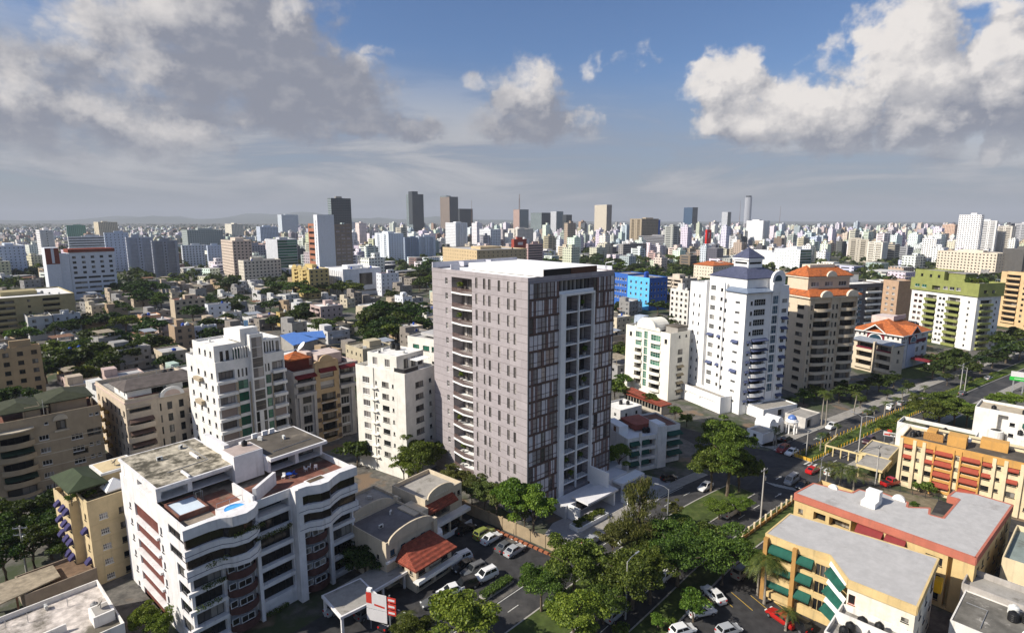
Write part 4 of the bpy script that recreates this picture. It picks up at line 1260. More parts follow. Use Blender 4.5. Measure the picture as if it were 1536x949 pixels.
part(e, 'water', mat('pool_water', (.62, .70, .76), .08, .05, spec=.3), lambda b: b.box(.21, 3.79, .21, 5.09, .5, .58))
part(e, 'handrail', STEEL, lambda b: [b.tube([(3.7, y, .8), (3.7, y, 1.7), (4.6, y, 1.7), (4.6, y, 0)], .035, 5) for y in (3.6, 4.3)])
e = empty('plunge_pool', at(PA, 6.6, .2, 17.62), R(50), 'small round bright blue plunge pool on the white block terrace', 'pool')
part(e, 'deck', WA, lambda b: b.box(-1.9, 1.9, -1.7, 1.8, 0, 1.05))
part(e, 'basin', mat('blue_liner', (.06, .30, .72), .3, .15, scale=3), lambda b: b.lathe([(1.35, 1.055), (1.35, 1.10), (1.2, 1.07), (1.15, 1.06)], 20))
part(e, 'water', mat('bright_pool_water', (.10, .42, .80), .04, .25, scale=2.5, spec=.5), lambda b: b.lathe([(1.16, 1.062), (1.16, 1.08)], 20))
part(e, 'handrail', STEEL, lambda b: (b.tube([(-1.8, 1.5, 1.05), (-1.8, 1.5, 1.9), (1.8, 1.5, 1.9), (1.8, 1.5, 1.05)], .04, 5), b.tube([(0, 1.5, 1.05), (0, 1.5, 1.9)], .03, 4)))
for (x, y, l) in ((17.6, 5.4, 'blue plastic garden table with chairs on the red terrace'),):
    e = empty('garden_table', at(PA, x, y, 17.63), R(50), l, 'table')
    part(e, 'tabletop', TANKM['blue'], lambda b: b.lathe([(.55, .7), (.55, .74)], 14))
    for k in range(3): part(e, 'leg', TANKM['blue'], lambda b: b.tube([(.4 * math.cos(k * 2.1), .4 * math.sin(k * 2.1), 0), (.3 * math.cos(k * 2.1), .3 * math.sin(k * 2.1), .7)], .03, 4))
def garden_chair(x, y, rz, m, label, group=None):
    e = empty('garden_chair', (x, y, at(PA, 0, 0, 17.63)[2]), R(rz), label, 'chair', group)
    part(e, 'seat', m, lambda b: b.box(-.25, .25, -.25, .25, .4, .45))
    part(e, 'backrest', m, lambda b: b.box(-.25, .25, .22, .27, .46, .95))
    for sx in (-.2, .2):
        for sy in (-.2, .2): part(e, 'leg', m, lambda b: b.tube([(sx, sy, 0), (sx, sy, .4)], .025, 4))
for k, (x, y, m) in enumerate(((16.8, 5.8, WHC), (18.5, 5.2, TANKM['blue']), (20.6, 5.6, WHC), (22.0, 5.0, WHC), (21.4, 6.0, WHC))):
    p_ = at(PA, x, y, 0)
    garden_chair(p_[0], p_[1], k * 70, m, 'blue plastic chair beside the blue terrace table' if k == 1 else 'white plastic garden chair under the brown penthouse roof', 'terrace chairs')
tank(*at(PA, 13.9, 12.2, 22.46), 'black', 'small black water tank on the lift tower of the pool block', .45, .8)
e = empty('planter_bed', at(PA, 17.2, -1.3, 17.62), R(50), 'white roof terrace planter with dry earth at the corner', 'planter')
part(e, 'box', WA, lambda b: b.box(0, 3, 0, 1.6, 0, 1.15))
part(e, 'soil', mat('soil', (.11, .08, .05), .95, .3), lambda b: b.box(.25, 2.75, .25, 1.35, 1.15, 1.2))
CARP = empty('carport', (-30.0, 74.5, 0), R(50), 'flat grey concrete carport along the foot of the white pool block', 'carport')
part(CARP, 'roof', [CONC, WA], lambda b: (b.box(5.5, 24, -4.6, 0.5, 2.7, 2.95), b.box(5.45, 24.05, -4.65, -4.4, 2.6, 3.05, 1)))
for i in range(5): part(CARP, 'post', WA, lambda b: b.box(6.2 + i * 4.2, 6.5 + i * 4.2, -4.3, -4.0, 0, 2.7))

# ---------------------------------------------------------------- slender yellow-cream block behind it
YC = wallmat('warm_cream', (.58, .46, .27), .3)
B3 = empty('apartment_block', (-67.2, 83.6, 0), R(52), 'slender warm cream block with navy window awnings and a green canvas roof garden', 'apartment block')
v = V(B3, 0, 0, 9, 8.5, 0, 14.6, YC, par=.9)
w2 = V(B3, -1.3, 4.2, 1.4, 8.5, 0, 13.6, YC, par=.9, name='side_wall')
NAV = mat('navy_canvas', (.035, .03, .10), .8, .15)
zz = [11.0 - 2.65 * k for k in range(5)]
v.win('R', [2.0], zz, 1.15, .95, 4, 2, FRW, GC, name='grille_window'); v.win('R', [4.6, 7.2], zz, .9, 1.0, 1, 1, FRD)
v.win('L', [1.6], zz, .8, 1.1, 1, 1, FRD); w2.win('L', [.9, 2.8, 5.4], zz, .8, 1.1, 1, 1, FRD)
v.awn('L', [1.6], [z + 1.45 for z in (zz[1], zz[3])], 1.2, NAV, .7, .8)
w2.awn('L', [.9, 2.8, 5.4], [z + 1.45 for z in zz[:4]], 1.2, NAV, .7, .8)
for z in zz:
    v.box('ledge', YC, 'R', 0, 9, z - .72, z - .6, .002, .06)
v.done(); w2.done()
part(B3, 'canopy', mat('green_canvas', (.045, .06, .03), .85, .2), lambda b: hip(b, -1.6, 3.8, 2.4, 12.2, 16.0, 1.3, .5))
part(B3, 'post', FRD, lambda b: [b.tube([(x, y, 13.6), (x, y, 16)], .06, 5) for x in (-1.2, 3.4) for y in (2.8, 7, 11.8)])
part(B3, 'roof_hut', [YC, ROOFW], lambda b: (b.box(3.9, 8.8, 5.0, 10, 13.6, 16.3), b.box(3.5, 9.2, 4.6, 10.4, 16.31, 16.7, 1), b.box(3.9, 8.8, 5.0, 10, 16.71, 16.74, 0)))
part(B3, 'tent', WHC, lambda b: hip(b, 3.0, 6.2, .8, 4.0, 14.9, 1.5))
for i, (x, y) in enumerate(((-.6, 4.8), (.4, 5.6), (1.6, 4.2))): tree('bush', *at(B3, x, y, 0)[:2], 1.6, 'leafy green roof garden shrub under the green canvas', 'shrub', 'roof garden shrubs', z=13.4)
dish(*at(B3, 6.2, 6.6, 16.75), .5, 'small grey dish on the flat white hut roof', 190, CONC)

# ---------------------------------------------------------------- big beige block at the left edge
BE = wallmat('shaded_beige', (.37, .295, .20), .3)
B4 = empty('apartment_block', (-110.1, 109.2, 0), R(46), 'large beige block with wavy balconies and dark green pergola roof at the left edge', 'apartment block')
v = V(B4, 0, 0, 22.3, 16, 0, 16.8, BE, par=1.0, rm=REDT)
zz = [12.6 - 2.85 * k for k in range(5)]
v.win('R', [11.8], [z - 2.3 + 1 for z in zz], 1.7, 1.05, 3, 1, FRW); v.win('R', [17.5], [9.9, 7.05, 4.2], 2.1, 1.2, 3, 1, FRW)
v.rec('R', 19.4, 22, 9.9, 11.6, 1.2, True); v.rec('R', 16.4, 19.2, 6.2, 7.4, 1.2, True, nx=3)
v.win('R', [19.9, 21.2], [7.6, 4.7, 1.9], .75, .8, 1, 1, FRW); v.win('R', [12.5, 20.5, 21.6], [14.6], .7, .6, 1, 1, FRW)
for z in zz:
    v.rec('R', 4.6, 9.6, z - 1.3, z + .7, .7, True)
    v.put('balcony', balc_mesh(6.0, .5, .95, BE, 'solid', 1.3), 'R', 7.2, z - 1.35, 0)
    v.box('cornice', mat('pale_beige_trim', (.52, .45, .34)), 'R', 9.9, 22.3, z - 1.9, z - 1.7, .002, .1)
for z in (zz[1], zz[3]): v.put('awning', awn_mesh(5.4, .5, 1.7, mat('dark_green_canvas', (.012, .035, .022), .8, .2)), 'R', 7.2, z + .75, .02)
v.rec('R', 14.1, 15.9, 12.9, 15.0, .7, True, nx=2)
v.box('arch_surround', MATS['pale_beige_trim'], 'R', 13.7, 16.3, 12.5, 12.85, .003, .3)
v.done()
part(B4, 'arch_gable', MATS['pale_beige_trim'], lambda b: arch_plate(b, (15, -.12, 15.1), 2.6, 1.2, .2, base=.1))
part(B4, 'curved_porch', MATS['pale_beige_trim'], lambda b: (b.prism([(7.2 + x, y) for x, y in arc_pts(6.4, 1.6, 10, .6)], 14.6, 14.85)))
part(B4, 'pergola_roof', mat('moss_green_roof', (.045, .05, .028), .9, .3, scale=1), lambda b: (hip(b, 3.5, 13.5, 1.2, 12, 18.2, 1.3, .4), hip(b, 12.2, 21.8, 2.6, 13, 18.6, 1.5, .4)))
part(B4, 'post', BE, lambda b: [b.box(x, x + .3, y, y + .3, 15.8, 18.3) for x in (3.8, 9, 13, 21) for y in (1.6, 10)])
part(B4, 'penthouse_wall', BE, lambda b: (b.box(14, 20.5, 3.6, 12, 15.8, 18.3), b.box(9.4, 12, 2.0, 6, 15.8, 18.6)))
part(B4, 'flagpole', STEEL, lambda b: [b.tube([(x, .4, 16.8), (x, .4, 20.2)], .05, 5) for x in (1.5, 12.4)])

# ---------------------------------------------------------------- pinkish cream block with rounded balconies
PC = wallmat('pinkish_cream', (.56, .47, .36), .35)
B5 = empty('apartment_block', (-88.4, 124.7, 0), R(49), 'pinkish cream block with rounded balconies, brown awnings and dark hipped penthouse roof', 'apartment block')
v = V(B5, 0, 0, 18.4, 24, 0, 18, PC, par=1.0, rm=CONC)
zz = [13.6 - 2.9 * k for k in range(5)]
v.win('R', [9.05, 11.6], zz, 1.05, 1.85, 1, 2, FRD, sill=False); v.win('R', [7.1], zz, .35, 1.85, 1, 1, FRD, sill=False, name='slit_window')
v.rec('R', .7, 5.1, 14.6, 15.6, .5, True); v.rec('R', 13.4, 17.2, 14.4, 15.5, .5, True)
v.box('shade_ledge', PC, 'R', .2, 5.2, 15.8, 15.95, .002, .5); v.box('shade_ledge', PC, 'R', 13.2, 17.6, 15.8, 15.95, .002, .5)
BAW = mat('brown_canvas', (.12, .075, .06), .8, .15)
for z in zz[1:]:
    v.rec('R', .6, 5.2, z + .4, z + 2.3, .7, True); v.rec('R', 13.2, 17.6, z + .4, z + 2.3, .7, True)
    v.put('balcony', balc_mesh(5.8, 1.0, 1.0, PC, 'solid', .45), 'R', 2.6, z + .3, 0)
    v.put('awning', awn_mesh(4.9, .5, 1.3, BAW), 'R', 2.9, z + 2.45, .02)
    v.box('balcony', PC, 'R', 13.0, 17.6, z + .05, z + .95, .002, .7)
    v.put('awning', awn_mesh(4.2, .45, .6, BAW), 'R', 15.4, z + 2.45, .02)
v.win('L', [1.6, 4.8, 8.2, 11.5, 15, 18.5, 22], zz, 1.2, 1.4, 2, 1, FRD)
MUS = mat('mustard_canvas', (.42, .26, .06), .8, .15)
for a in (15, 18.5, 22): v.awn('L', [a], [z + 1.6 for z in zz[1:]], 1.6, MUS, .5, .8)
v.box('cornice', mat('pink_trim', (.56, .44, .38), var=.1), 'R', -.2, 18.6, 17.0, 17.25, .002, .22); v.box('cornice', MATS['pink_trim'], 'L', -.2, 24.2, 17.0, 17.25, .003, .22)
v.done()
part(B5, 'arch_gable', [WH, MATS['pink_trim']], lambda b: (arch_plate(b, (9.7, -.25, 16.95), 5.4, 2.2, .3, mi=0), arch_plate(b, (9.7, -.42, 17.1), 3.6, 1.4, .06, mi=1)))
v2 = V(B5, 1.0, 1.6, 14.8, 10, 17, 19.4, WH, par=0, name='penthouse_wall'); v2.rec('R', 5, 8.2, 17.2, 19.2, 2, True); v2.rec('R', 11.8, 14.4, 17.2, 19.2, 1.0, True); v2.win('L', [2, 6], [17.9], .9, .9); v2.done(False)
part(B5, 'penthouse_roof', mat('slate_brown_roof', (.105, .088, .08), .9, .3), lambda b: hip(b, .2, 16.8, .8, 12.6, 19.75, 1.3, .72))
part(B5, 'pergola_frame', STEEL, lambda b: ([b.tube([(x, 14, 17), (x, 14, 20.6)], .07, 4) for x in (3, 7, 11, 15)], b.tube([(3, 14, 20.6), (15, 14, 20.6)], .07, 4), b.tube([(15, 14, 20.6), (15, 19, 20.6)], .07, 4), b.tube([(3, 14, 18.9), (15, 14, 18.9)], .05, 4)))
part(B5, 'terrace_wall', REDT, lambda b: (b.box(1.0, 7.2, .5, .8, 17.0, 18.15),))
for i in range(6): tree('bush', *at(B5, 13 + (i % 3) * 1.7, .9 + (i // 3) * 1.4, 0)[:2], 1.3, 'green potted shrub on the terrace of the pinkish cream block', 'shrub', 'terrace shrubs on the pinkish cream block', z=17)

# ---------------------------------------------------------------- white and sand block with the tall glass stair
W6 = wallmat('bright_white_render', (.76, .74, .70), .12)
SA = mat('sand_stone', (.40, .33, .235), .85, .15, .2)
B6 = empty('apartment_block', (-65.7, 122.3, 0), R(51), 'white and sand coloured block with a tall central glass stair and white fins', 'apartment block')
v = V(B6, 0, 0, 16.2, 15.5, 0, 27.3, W6, par=.9, rm=ROOFW)
fz = [23.0 - 2.9 * k for k in range(8)]
for k, z in enumerate(fz):
    v.rec('R', .5, 4.1, z, z + 2.1, .7, True, gl=GL if k % 2 else GC); v.box('balcony', W6, 'R', -.1, 4.3, z - .75, z - .05, .002, .8)
    v.rec('R', 13.0, 16.0, z, z + 2.1, .7, True, gl=GL if k % 3 else GC); v.box('balcony', W6, 'R', 12.9, 16.25, z - .75, z - .05, .002, .8)
    if k in (0,):
        v.win('R', [5.0, 5.9, 6.8], [z], .42, 1.9, 1, 1, FRD, sill=False); v.win('R', [10.6, 11.4, 12.2], [z], .42, 1.9, 1, 1, FRD, sill=False)
    else:
        v.win('R', [5.9], [z], 2.3, 2.1, 2, 2, FRD, GG, sill=False); v.win('R', [11.5], [z], 2.2, 2.1, 2, 2, FRD, GG, sill=False)
        if k in (1, 3, 5): v.put('roller_blind', MB().box(-1.75, 1.75, -.03, .03, 0, 2.0).mesh('roller_blind', mat('taupe_blind', (.26, .21, .185), .8, .06)), 'R', 2.3, z + .02, -.1)
        if k in (4,): v.put('roller_blind', MB().box(-1.45, 1.45, -.03, .03, 0, 2.0).mesh('roller_blind', MATS['taupe_blind']), 'R', 14.5, z + .02, -.1)
v.box('sand_panel', SA, 'R', 7.2, 8.0, 1, 21.5, .002, .12); v.box('sand_panel', SA, 'R', 4.15, 4.7, 1, 22.5, .002, .12); v.box('sand_panel', SA, 'R', 10.2, 10.4, 1, 21.5, .002, .3); v.box('sand_panel', SA, 'R', 12.7, 12.95, 1, 22.5, .002, .12)
v.win('L', [2.2, 5.6, 9.0, 12.8], [z + .4 for z in fz], 1.0, 1.2, 2, 1, FRD); v.box('balcony', SA, 'L', 6.8, 10.2, 16.4, 17.3, .002, .9); v.box('balcony', SA, 'L', 6.8, 10.2, 22, 22.8, .002, .9)
v.done()
v2 = V(B6, .3, .9, 7.2, 11, 27.0, 30.9, W6, par=.5, rm=ROOFW, name='penthouse_wall'); v2.win('R', [1.6, 2.9], [27.3], .75, 2.2, 1, 1, FRD); v2.win('R', [4.9], [27.3], 1.6, 2.6, 2, 1, FRD, GG); v2.win('L', [1.8, 4.5, 7.4], [28.2], .9, 1.3, 1, 1, FRD); v2.done()
v3 = V(B6, 10.7, 1.0, 5.3, 9.6, 27.0, 30.6, W6, par=.5, rm=ROOFW, name='penthouse_wall'); v3.win('R', [.6, 1.3, 2.0, 2.7, 3.4], [27.4], .4, 2.6, 1, 1, FRD, sill=False); v3.win('R', [4.5], [27.3], .8, 2.4, 1, 1, FRD); v3.done()
v4 = V(B6, 7.6, -1.0, 3.2, 4.2, 4, 32.6, W6, par=.3, rm=ROOFW, name='stair_tower')
for z0 in (30.0, 27.6, 25.2, 22.8, 20.0, 17.4, 14.8): v4.win('R', [1.6], [z0 - .5], 2.5, 2.3, 1, 2, SA, GC, sill=False, name='stair_window')
v4.win('R', [.7, 2.5], [11.6, 8.9, 6.2], .8, 2.5, 1, 1, FRD, sill=False); v4.done()
part(B6, 'roof_hood', W6, lambda b: (b.prism([(6.4, 3.2), (10.6, 3.2), (10.6, 9), (6.4, 9)], 30.9, 33.2), b.prism([(6.4, .9), (10.6, .9), (10.6, 3.19), (6.4, 3.19)], 30.9, 33.9)))
part(B6, 'pergola', W6, lambda b: [b.box(4.3 + i * .62, 4.5 + i * .62, -.1, 3, 29.6, 30.0) for i in range(6)] + [b.box(4.3 + i * .62, 4.5 + i * .62, -.1, .1, 27.3, 29.6) for i in range(6)])
dish(*at(B6, 13.5, 5, 30.2), .6, 'white dish on the roof of the white and sand block', 210)

# ---------------------------------------------------------------- tan block with the scalloped gable and red awnings
TA = wallmat('tan_render', (.46, .33, .19), .25)
GY = wallmat('pale_grey_render', (.46, .43, .40), .25)
B7 = empty('apartment_block', (-55.2, 139.1, 0), R(45), 'tan block with scalloped gable, dark red awnings and an orange tiled roof kiosk', 'apartment block')
v = V(B7, 0, 0, 17, 15, 0, 20.6, GY, par=1.0, rm=REDT)
fz = [13.9 - 2.75 * k for k in range(6)]
DRED = mat('dark_red_canvas', (.15, .018, .018), .8, .15)
for k, z in enumerate(fz):
    for a, w in ((3.2, 2.3), (13.9, 2.4)): v.win('R', [a], [z - 2.2 + .3], w, 2.0, 3, 1, FRW if k % 2 else FRD, GL)
    v.rec('R', 7.0, 11.0, z - 2.5, z - .45, 1.0, True); v.put('balcony', balc_mesh(4.4, .5, .8, TA, 'open', .35, FRD), 'R', 9, z - 2.6, .0)
    v.box('balcony_edge', GY, 'R', 6.8, 11.2, z - 2.95, z - 2.62, .3, .75)
    for a in (6.2, 11.8): v.box('stone_block', mat('brown_grille', (.12, .09, .07), .8, .3), 'R', a - .45, a + .45, z - 2.4, z - 1.3, .36, .5)
for z in (14.2, 17.0):
    for a0, a1 in ((1.0, 5.2), (12.6, 16.6)): v.rec('R', a0, a1, z + .6, z + 2.4, 1.2, True)
    v.box('balcony', GY, 'R', .2, 5.5, z - .3, z + .6, .002, .9); v.box('balcony', GY, 'R', 12.4, 17.1, z - .3, z + .6, .002, .9)
v.awn('R', [3.0], [19.6], 5.4, DRED, .6, 1.4); v.awn('R', [14.7], [20.2], 4.6, DRED, .6, 1.4)
v.win('L', [3, 7, 11], [z - 2 for z in fz], 1.4, 1.3, 2, 1, FRD)
v.box('pilaster', GY, 'R', .9, 1.6, 1, 14, .002, .5); v.box('pilaster', GY, 'R', 4.9, 5.6, 1, 14, .002, .5); v.box('pilaster', GY, 'R', 15.5, 16.2, 1, 14, .002, .5)
v.done()
v2 = V(B7, 5.6, -.35, 6.6, 1.2, 1, 21.8, TA, par=0, name='gable_wall')
for z in (17.7, 14.8): v2.rec('R', 1.3, 5.2, z, z + 2, .9, True); v2.put('railing', balc_mesh(3.9, .1, .8, GY, 'bars', 0, FRD, slab=.02), 'R', 3.25, z, .0)
for z in fz: v2.rec('R', 1.4, 5.4, z - 2.5, z - .45, 1.1, True)
v2.awn('R', [3.3], [20.4], 4.6, DRED, .8, 1.1); v2.done(False)
part(B7, 'scalloped_gable', TA, lambda b: (arch_plate(b, (8.9, .1, 21.8), 4.0, 1.9, .5), arch_plate(b, (6.4, .1, 21.78), 1.6, .55, .48), arch_plate(b, (11.4, .1, 21.79), 1.6, .55, .48)))
part(B7, 'roof_kiosk', TILE, lambda b: hip(b, .8, 7.2, 4.4, 10.4, 22.6, 1.6, .1))
part(B7, 'kiosk_wall', mat('brick_red_wall', (.2, .05, .035), var=.2), lambda b: (b.box(1.4, 6.6, 5, 9.8, 19.6, 22.4),))
part(B7, 'roof_house', mat('pale_pink_render', (.55, .45, .40), streak=.2), lambda b: (b.box(9, 16, 5, 12, 19.6, 22.6), b.box(7.4, 8.9, 8, 13, 19.6, 23.2)))
dish(*at(B7, 8.2, 12, 22.7), 1.35, 'large white dish beside the orange roof kiosk', 215)

# ---------------------------------------------------------------- white block left of the tower
W8 = wallmat('warm_white', (.74, .71, .64), .25)
B8 = empty('apartment_block', (-23.7, 121.5, 0), R(56), 'plain white eight storey block with small dark windows just left of the lilac tower', 'apartment block')
v = V(B8, 0, 0, 10.2, 16, 0, 25, W8, par=.8, rm=ROOFW)
fz = [21.0 - 2.8 * k for k in range(7)]
v.win('R', [4.6], fz, 2.6, 1.3, 3, 1, FRD); v.win('R', [8.2], [z + .3 for z in fz], .8, .9, 1, 1, FRD)
v.win('L', [6.2], fz, 2.2, 1.2, 3, 1, FRD); v.win('L', [12.6], fz, 2.3, 1.5, 3, 1, FRW, GC); v.win('L', [9.2, 3.8], [z + .2 for z in fz], .55, .8, 1, 1, FRD)
for z in fz: v.box('ac_ledge', W8, 'L', 8.7, 10.9, z - .75, z - .6, .002, .7)
v.box('drain_pipe', CONC, 'L', 9.85, 10.0, 1, 25, .002, .12)
v.done()
v2 = V(B8, 1.2, 3.6, 8.8, 9.5, 24.2, 28.2, W8, par=.4, rm=ROOFW, name='penthouse_wall'); v2.win('R', [3, 5.4, 7.6], [25], 1.5, 2.2, 2, 1, FRD); v2.win('L', [3, 7], [25.4], 1.6, 1.8, 3, 1, FRW, GC); v2.done()
part(B8, 'terrace_rail', FRD, lambda b: (b.box(.3, 4.6, .25, .3, 25, 25.9), b.box(.25, .3, .3, 3.5, 25, 25.9)))
part(B8, 'terrace_pergola', WHC, lambda b: [b.box(4.6 + i * .6, 4.75 + i * .6, .4, 3.5, 26.9, 27.1) for i in range(8)])
B8b = empty('apartment_block', (-17.5, 139.5, 0), R(56), 'white block with grey flat roof hidden behind the lilac tower', 'apartment block')
v = V(B8b, 0, 0, 12, 12, 0, 28.6, W8, par=.6, rm=ROOFG); v.win('R', [2, 6, 9], [24.6, 21.6, 18.6], 1.6, 1.8, 2, 1, FRD); v.win('L', [2.5, 5.5, 9], [25.4], 2.2, 1.3, 4, 1, FRD, GG); v.win('L', [3, 8], [21.6, 18.6], 1.2, 1.3, 2, 1, FRD); v.done()
part(B8b, 'roof_cap', ROOFG, lambda b: b.prism([(2, 2), (9, 1), (11.5, 4), (11, 10), (3, 10)], 28.61, 29.3))
# ---------------------------------------------------------------- cream commercial building with red tiled roofs
CR = wallmat('cream_stucco', (.56, .475, .35), .3)
B9 = empty('shop_building', (-20.0, 82.8, 0), R(51), 'cream shop building with arched gable and red tiled awning roof on the parking lot', 'shop building')
v = V(B9, 0, 0, 10.4, 10, 0, 8.0, CR, par=.45, rm=mat('grey_stained_roof', (.17, .16, .16), stain=((.34, .32, .3), .3, .6), scale=.4, var=.25))
v.win('R', [1.3, 3.5, 5.7, 7.8], [5.3], .95, 1.1, 2, 2, FRD, GB)
v.rec('R', 1.0, 4.6, .3, 2.8, .6, True); v.rec('R', 5.2, 9.6, .3, 2.8, .6, True)
v.win('L', [2.2, 5.6, 8.6], [4.4], .7, .9, 1, 1, FRD); v.win('L', [4], [1.4], .8, 1.2, 1, 1, FRD)
v.box('white_band', WH, 'R', -.15, 10.55, 4.5, 4.85, .002, .35)
v.done()
def gable(root, x, y, z, w, h, t, base, m, nm='arched_gable'):
    part(root, nm, m, lambda b: arch_plate(b, (x, y, z), w, h, t, base=base))
gable(B9, 5.2, -.14, 7.6, 9.6, 1.7, .3, .35, CR); gable(B9, 5.2, 10.2, 7.2, 9.6, 1.9, .4, .5, CR)
part(B9, 'corner_pillar', CR, lambda b: (b.box(-.3, .3, 9.7, 10.5, .2, 8.9), b.box(10.1, 10.7, 9.7, 10.5, .2, 8.7), b.box(9.9, 10.7, -.5, .3, .2, 8.1)))
v2 = V(B9, 2.3, -4.4, 7.8, 4.3, 0, 4.4, CR, par=0, name='front_wing')
v2.win('R', [1.2, 6.2], [2.75], 1.5, 1.0, 3, 1, FRD); v2.rec('R', .5, 3.6, .2, 2.2, .5, True); v2.rec('R', 4.2, 7.4, .2, 2.2, .5, True)
v2.win('L', [1.2, 3.2], [2.7], .8, 1, 1, 1, FRD); v2.done(False)
part(B9, 'tiled_roof', TILER, lambda b: (b.poly([(1.5, -5.3, 4.5), (10.6, -5.3, 4.5), (9.2, -.3, 6.4), (3.2, -.3, 6.4)]), b.poly([(1.5, -5.3, 4.5), (3.2, -.3, 6.4), (1.5, -.3, 4.6)]), b.poly([(10.6, -5.3, 4.5), (10.6, -.3, 4.6), (9.2, -.3, 6.4)]), b.box(1.5, 10.6, -5.3, -.31, 4.25, 4.48)))
part(B9, 'balcony', WH, lambda b: (b.box(1.6, 11.4, -5.6, -4.42, 2.25, 2.45), b.box(1.6, 11.4, -5.75, -5.6, 2.25, 2.85), b.prism([(10.4 + x, .6 + y) for x, y in ((0, -1.6), (1.1, -1.5), (1.7, -.6), (1.7, .4), (1.0, 1.2), (0, 1.3))], 4.2, 5.2)))
sq = MB()
rs = random.Random(4)
for i in range(11):
    x = 5.1 + i * .27
    h = .28 + .22 * (i in (0, 3, 8))
    sq.tube([(x, -4.47, 2.95 + h), (x - .06, -4.47, 2.95), (x + .1, -4.47, 2.9), (x + .17, -4.47, 2.95 + h * .5), (x + .27, -4.47, 2.93)], .03, 4)
sq.tube([(5.0, -4.47, 2.75), (6.2, -4.47, 2.82), (8.2, -4.47, 2.9)], .03, 4)
obj('script_sign', sq.mesh('script_sign', BLACK), B9)
v3 = V(B9, 3.0, 10.45, 9.0, 8.2, 0, 7.6, CR, par=.5, rm=CONC, name='rear_wall'); v3.done()
B9b = empty('shop_building', (-13.6, 97.6, 0), R(51), 'cream two storey shop wing with red tiled terrace roof beside the lilac tower trees', 'shop building')
v = V(B9b, -3.2, 0, 9.4, 9.2, 0, 9.0, CR, par=.8, rm=CONC)
v.win('R', [7.3, 8.6], [6.7], .75, .9, 1, 1, FRD); v.rec('R', .9, 6.2, 4.3, 6.8, 1.7, False); v.rec('R', .6, 8.8, .3, 3.0, 2.2, True, nx=5)
v.win('R', [2, 4.6], [4.9], 1.1, 1.1, 2, 1, FRD)
v.box('white_ledge', WH, 'R', -.4, 10.2, 3.4, 4.05, .002, 1.6); v.box('white_ledge', WH, 'R', -.4, 10.6, .3, 1.2, 1.2, 1.5)
v.box('pillar', CR, 'R', 4.6, 4.95, .2, 3.4, 1.1, 1.45)
v.done()
part(B9b, 'terracotta_wall', mat('terracotta_render', (.30, .15, .09), var=.15), lambda b: b.box(.9 - 3.2, 6.1 - 3.2, 1.62, 1.68, 4.35, 6.75))
part(B9b, 'tiled_roof', TILER, lambda b: (b.poly([(-3.4, -1.3, 6.75), (4.0, -1.3, 6.75), (3.7, .0, 7.9), (-3.2, .0, 7.9)]), b.box(-3.4, 4.0, -1.3, -.01, 6.5, 6.74)))
gable(B9b, 0.6, -.16, 8.8, 6.6, 1.5, .3, .3, CR)
part(B9b, 'dentils', mat('warm_white_trim', (.66, .6, .5)), lambda b: [b.box(-1.2 + i * .45, -1.0 + i * .45, -.36, -.315, 8.9, 9.15) for i in range(8)])
part(B9b, 'stair_arch', [CR, BLACK], lambda b: (b.box(-6.6, -3.3, -.9, 3.6, 0, 7.8), arch_plate(b, (-4.9, -.98, 5.6), 2.3, 1.5, .1, base=.2, mi=1)))
BL = empty('roadside_billboard', (-19.0, 73.4, 0), R(-18), 'tall red and white advertising panels on posts before the cream shop building', 'billboard')
part(BL, 'post', STEEL, lambda b: (b.tube([(-1.6, .15, 0), (-1.6, .15, 6.2)], .09, 6), b.tube([(1.6, .15, 0), (1.6, .15, 6.0)], .12, 6)))
SGW = mat('sign_white', (.62, .60, .60), .5, .06); SGR = mat('sign_red', (.50, .045, .03), .5, .1)
part(BL, 'panel', [SGW, SGR], lambda b: (b.box(-2.1, 1.2, -.06, .0, 3.4, 5.9), b.box(-2.1, -1.2, -.075, -.062, 4.2, 5.9, 1), b.box(-2.1, 1.2, -.06, .0, 1.5, 3.3), b.poly([(-.8, -.07, 4.0), (.9, -.07, 3.8), (.9, -.07, 4.1), (-.8, -.07, 4.3)], 1)))
part(BL, 'panel', [SGR, SGW], lambda b: [b.box(1.35, 2.7, -.06, 0, 5.0 - i * 1.0, 5.8 - i * 1.0, 0) for i in range(3)] + [b.box(1.5, 2.5, -.075, -.062, 5.25 - i * 1.0, 5.55 - i * 1.0, 1) for i in range(3)])
part(BL, 'camera_box', WHC, lambda b: b.box(-1.9, -1.2, -.2, .3, 6.1, 6.5))
GA = empty('gate_canopy', (-30.2, 72.6, 0), R(42), 'low square concrete gate canopy with a stained flat top by the street', 'canopy')
part(GA, 'roof', [WA, CONC], lambda b: (b.box(4.0, 10.4, -4.6, 1.8, 3.0, 3.4), b.box(4.3, 10.1, -4.3, 1.5, 3.403, 3.43, 1)))
for x in (4.2, 9.9):
    for y in (-4.4, 1.3): part(GA, 'post', WA, lambda b: b.box(x, x + .35, y, y + .35, 0, 3.0))
lw = MB()
P0, P1 = Vector((-12.5, 109.6, 0)), Vector((8.6, 92.6, 0))
u = (P1 - P0).normalized(); nn = Vector((-u.y, u.x, 0)) * .12
lw.prism([(P0 + nn).xy, (P0 - nn).xy, (P1 - nn).xy, (P1 + nn).xy], 0, 2.3)
for k in range(9):
    c = P0.lerp(P1, k / 8)
    lw.prism([(c + u * .2 + nn * 1.8).xy, (c - u * .2 + nn * 1.8).xy, (c - u * .2 - nn * 1.8).xy, (c + u * .2 - nn * 1.8).xy], 0, 2.45)
tag(obj('boundary_wall', lw.mesh('boundary_wall', mat('tan_wall', (.36, .28, .18), streak=.4))), 'tan boundary wall with piers between the parking lot and the lilac tower', 'wall')
kb = MB()
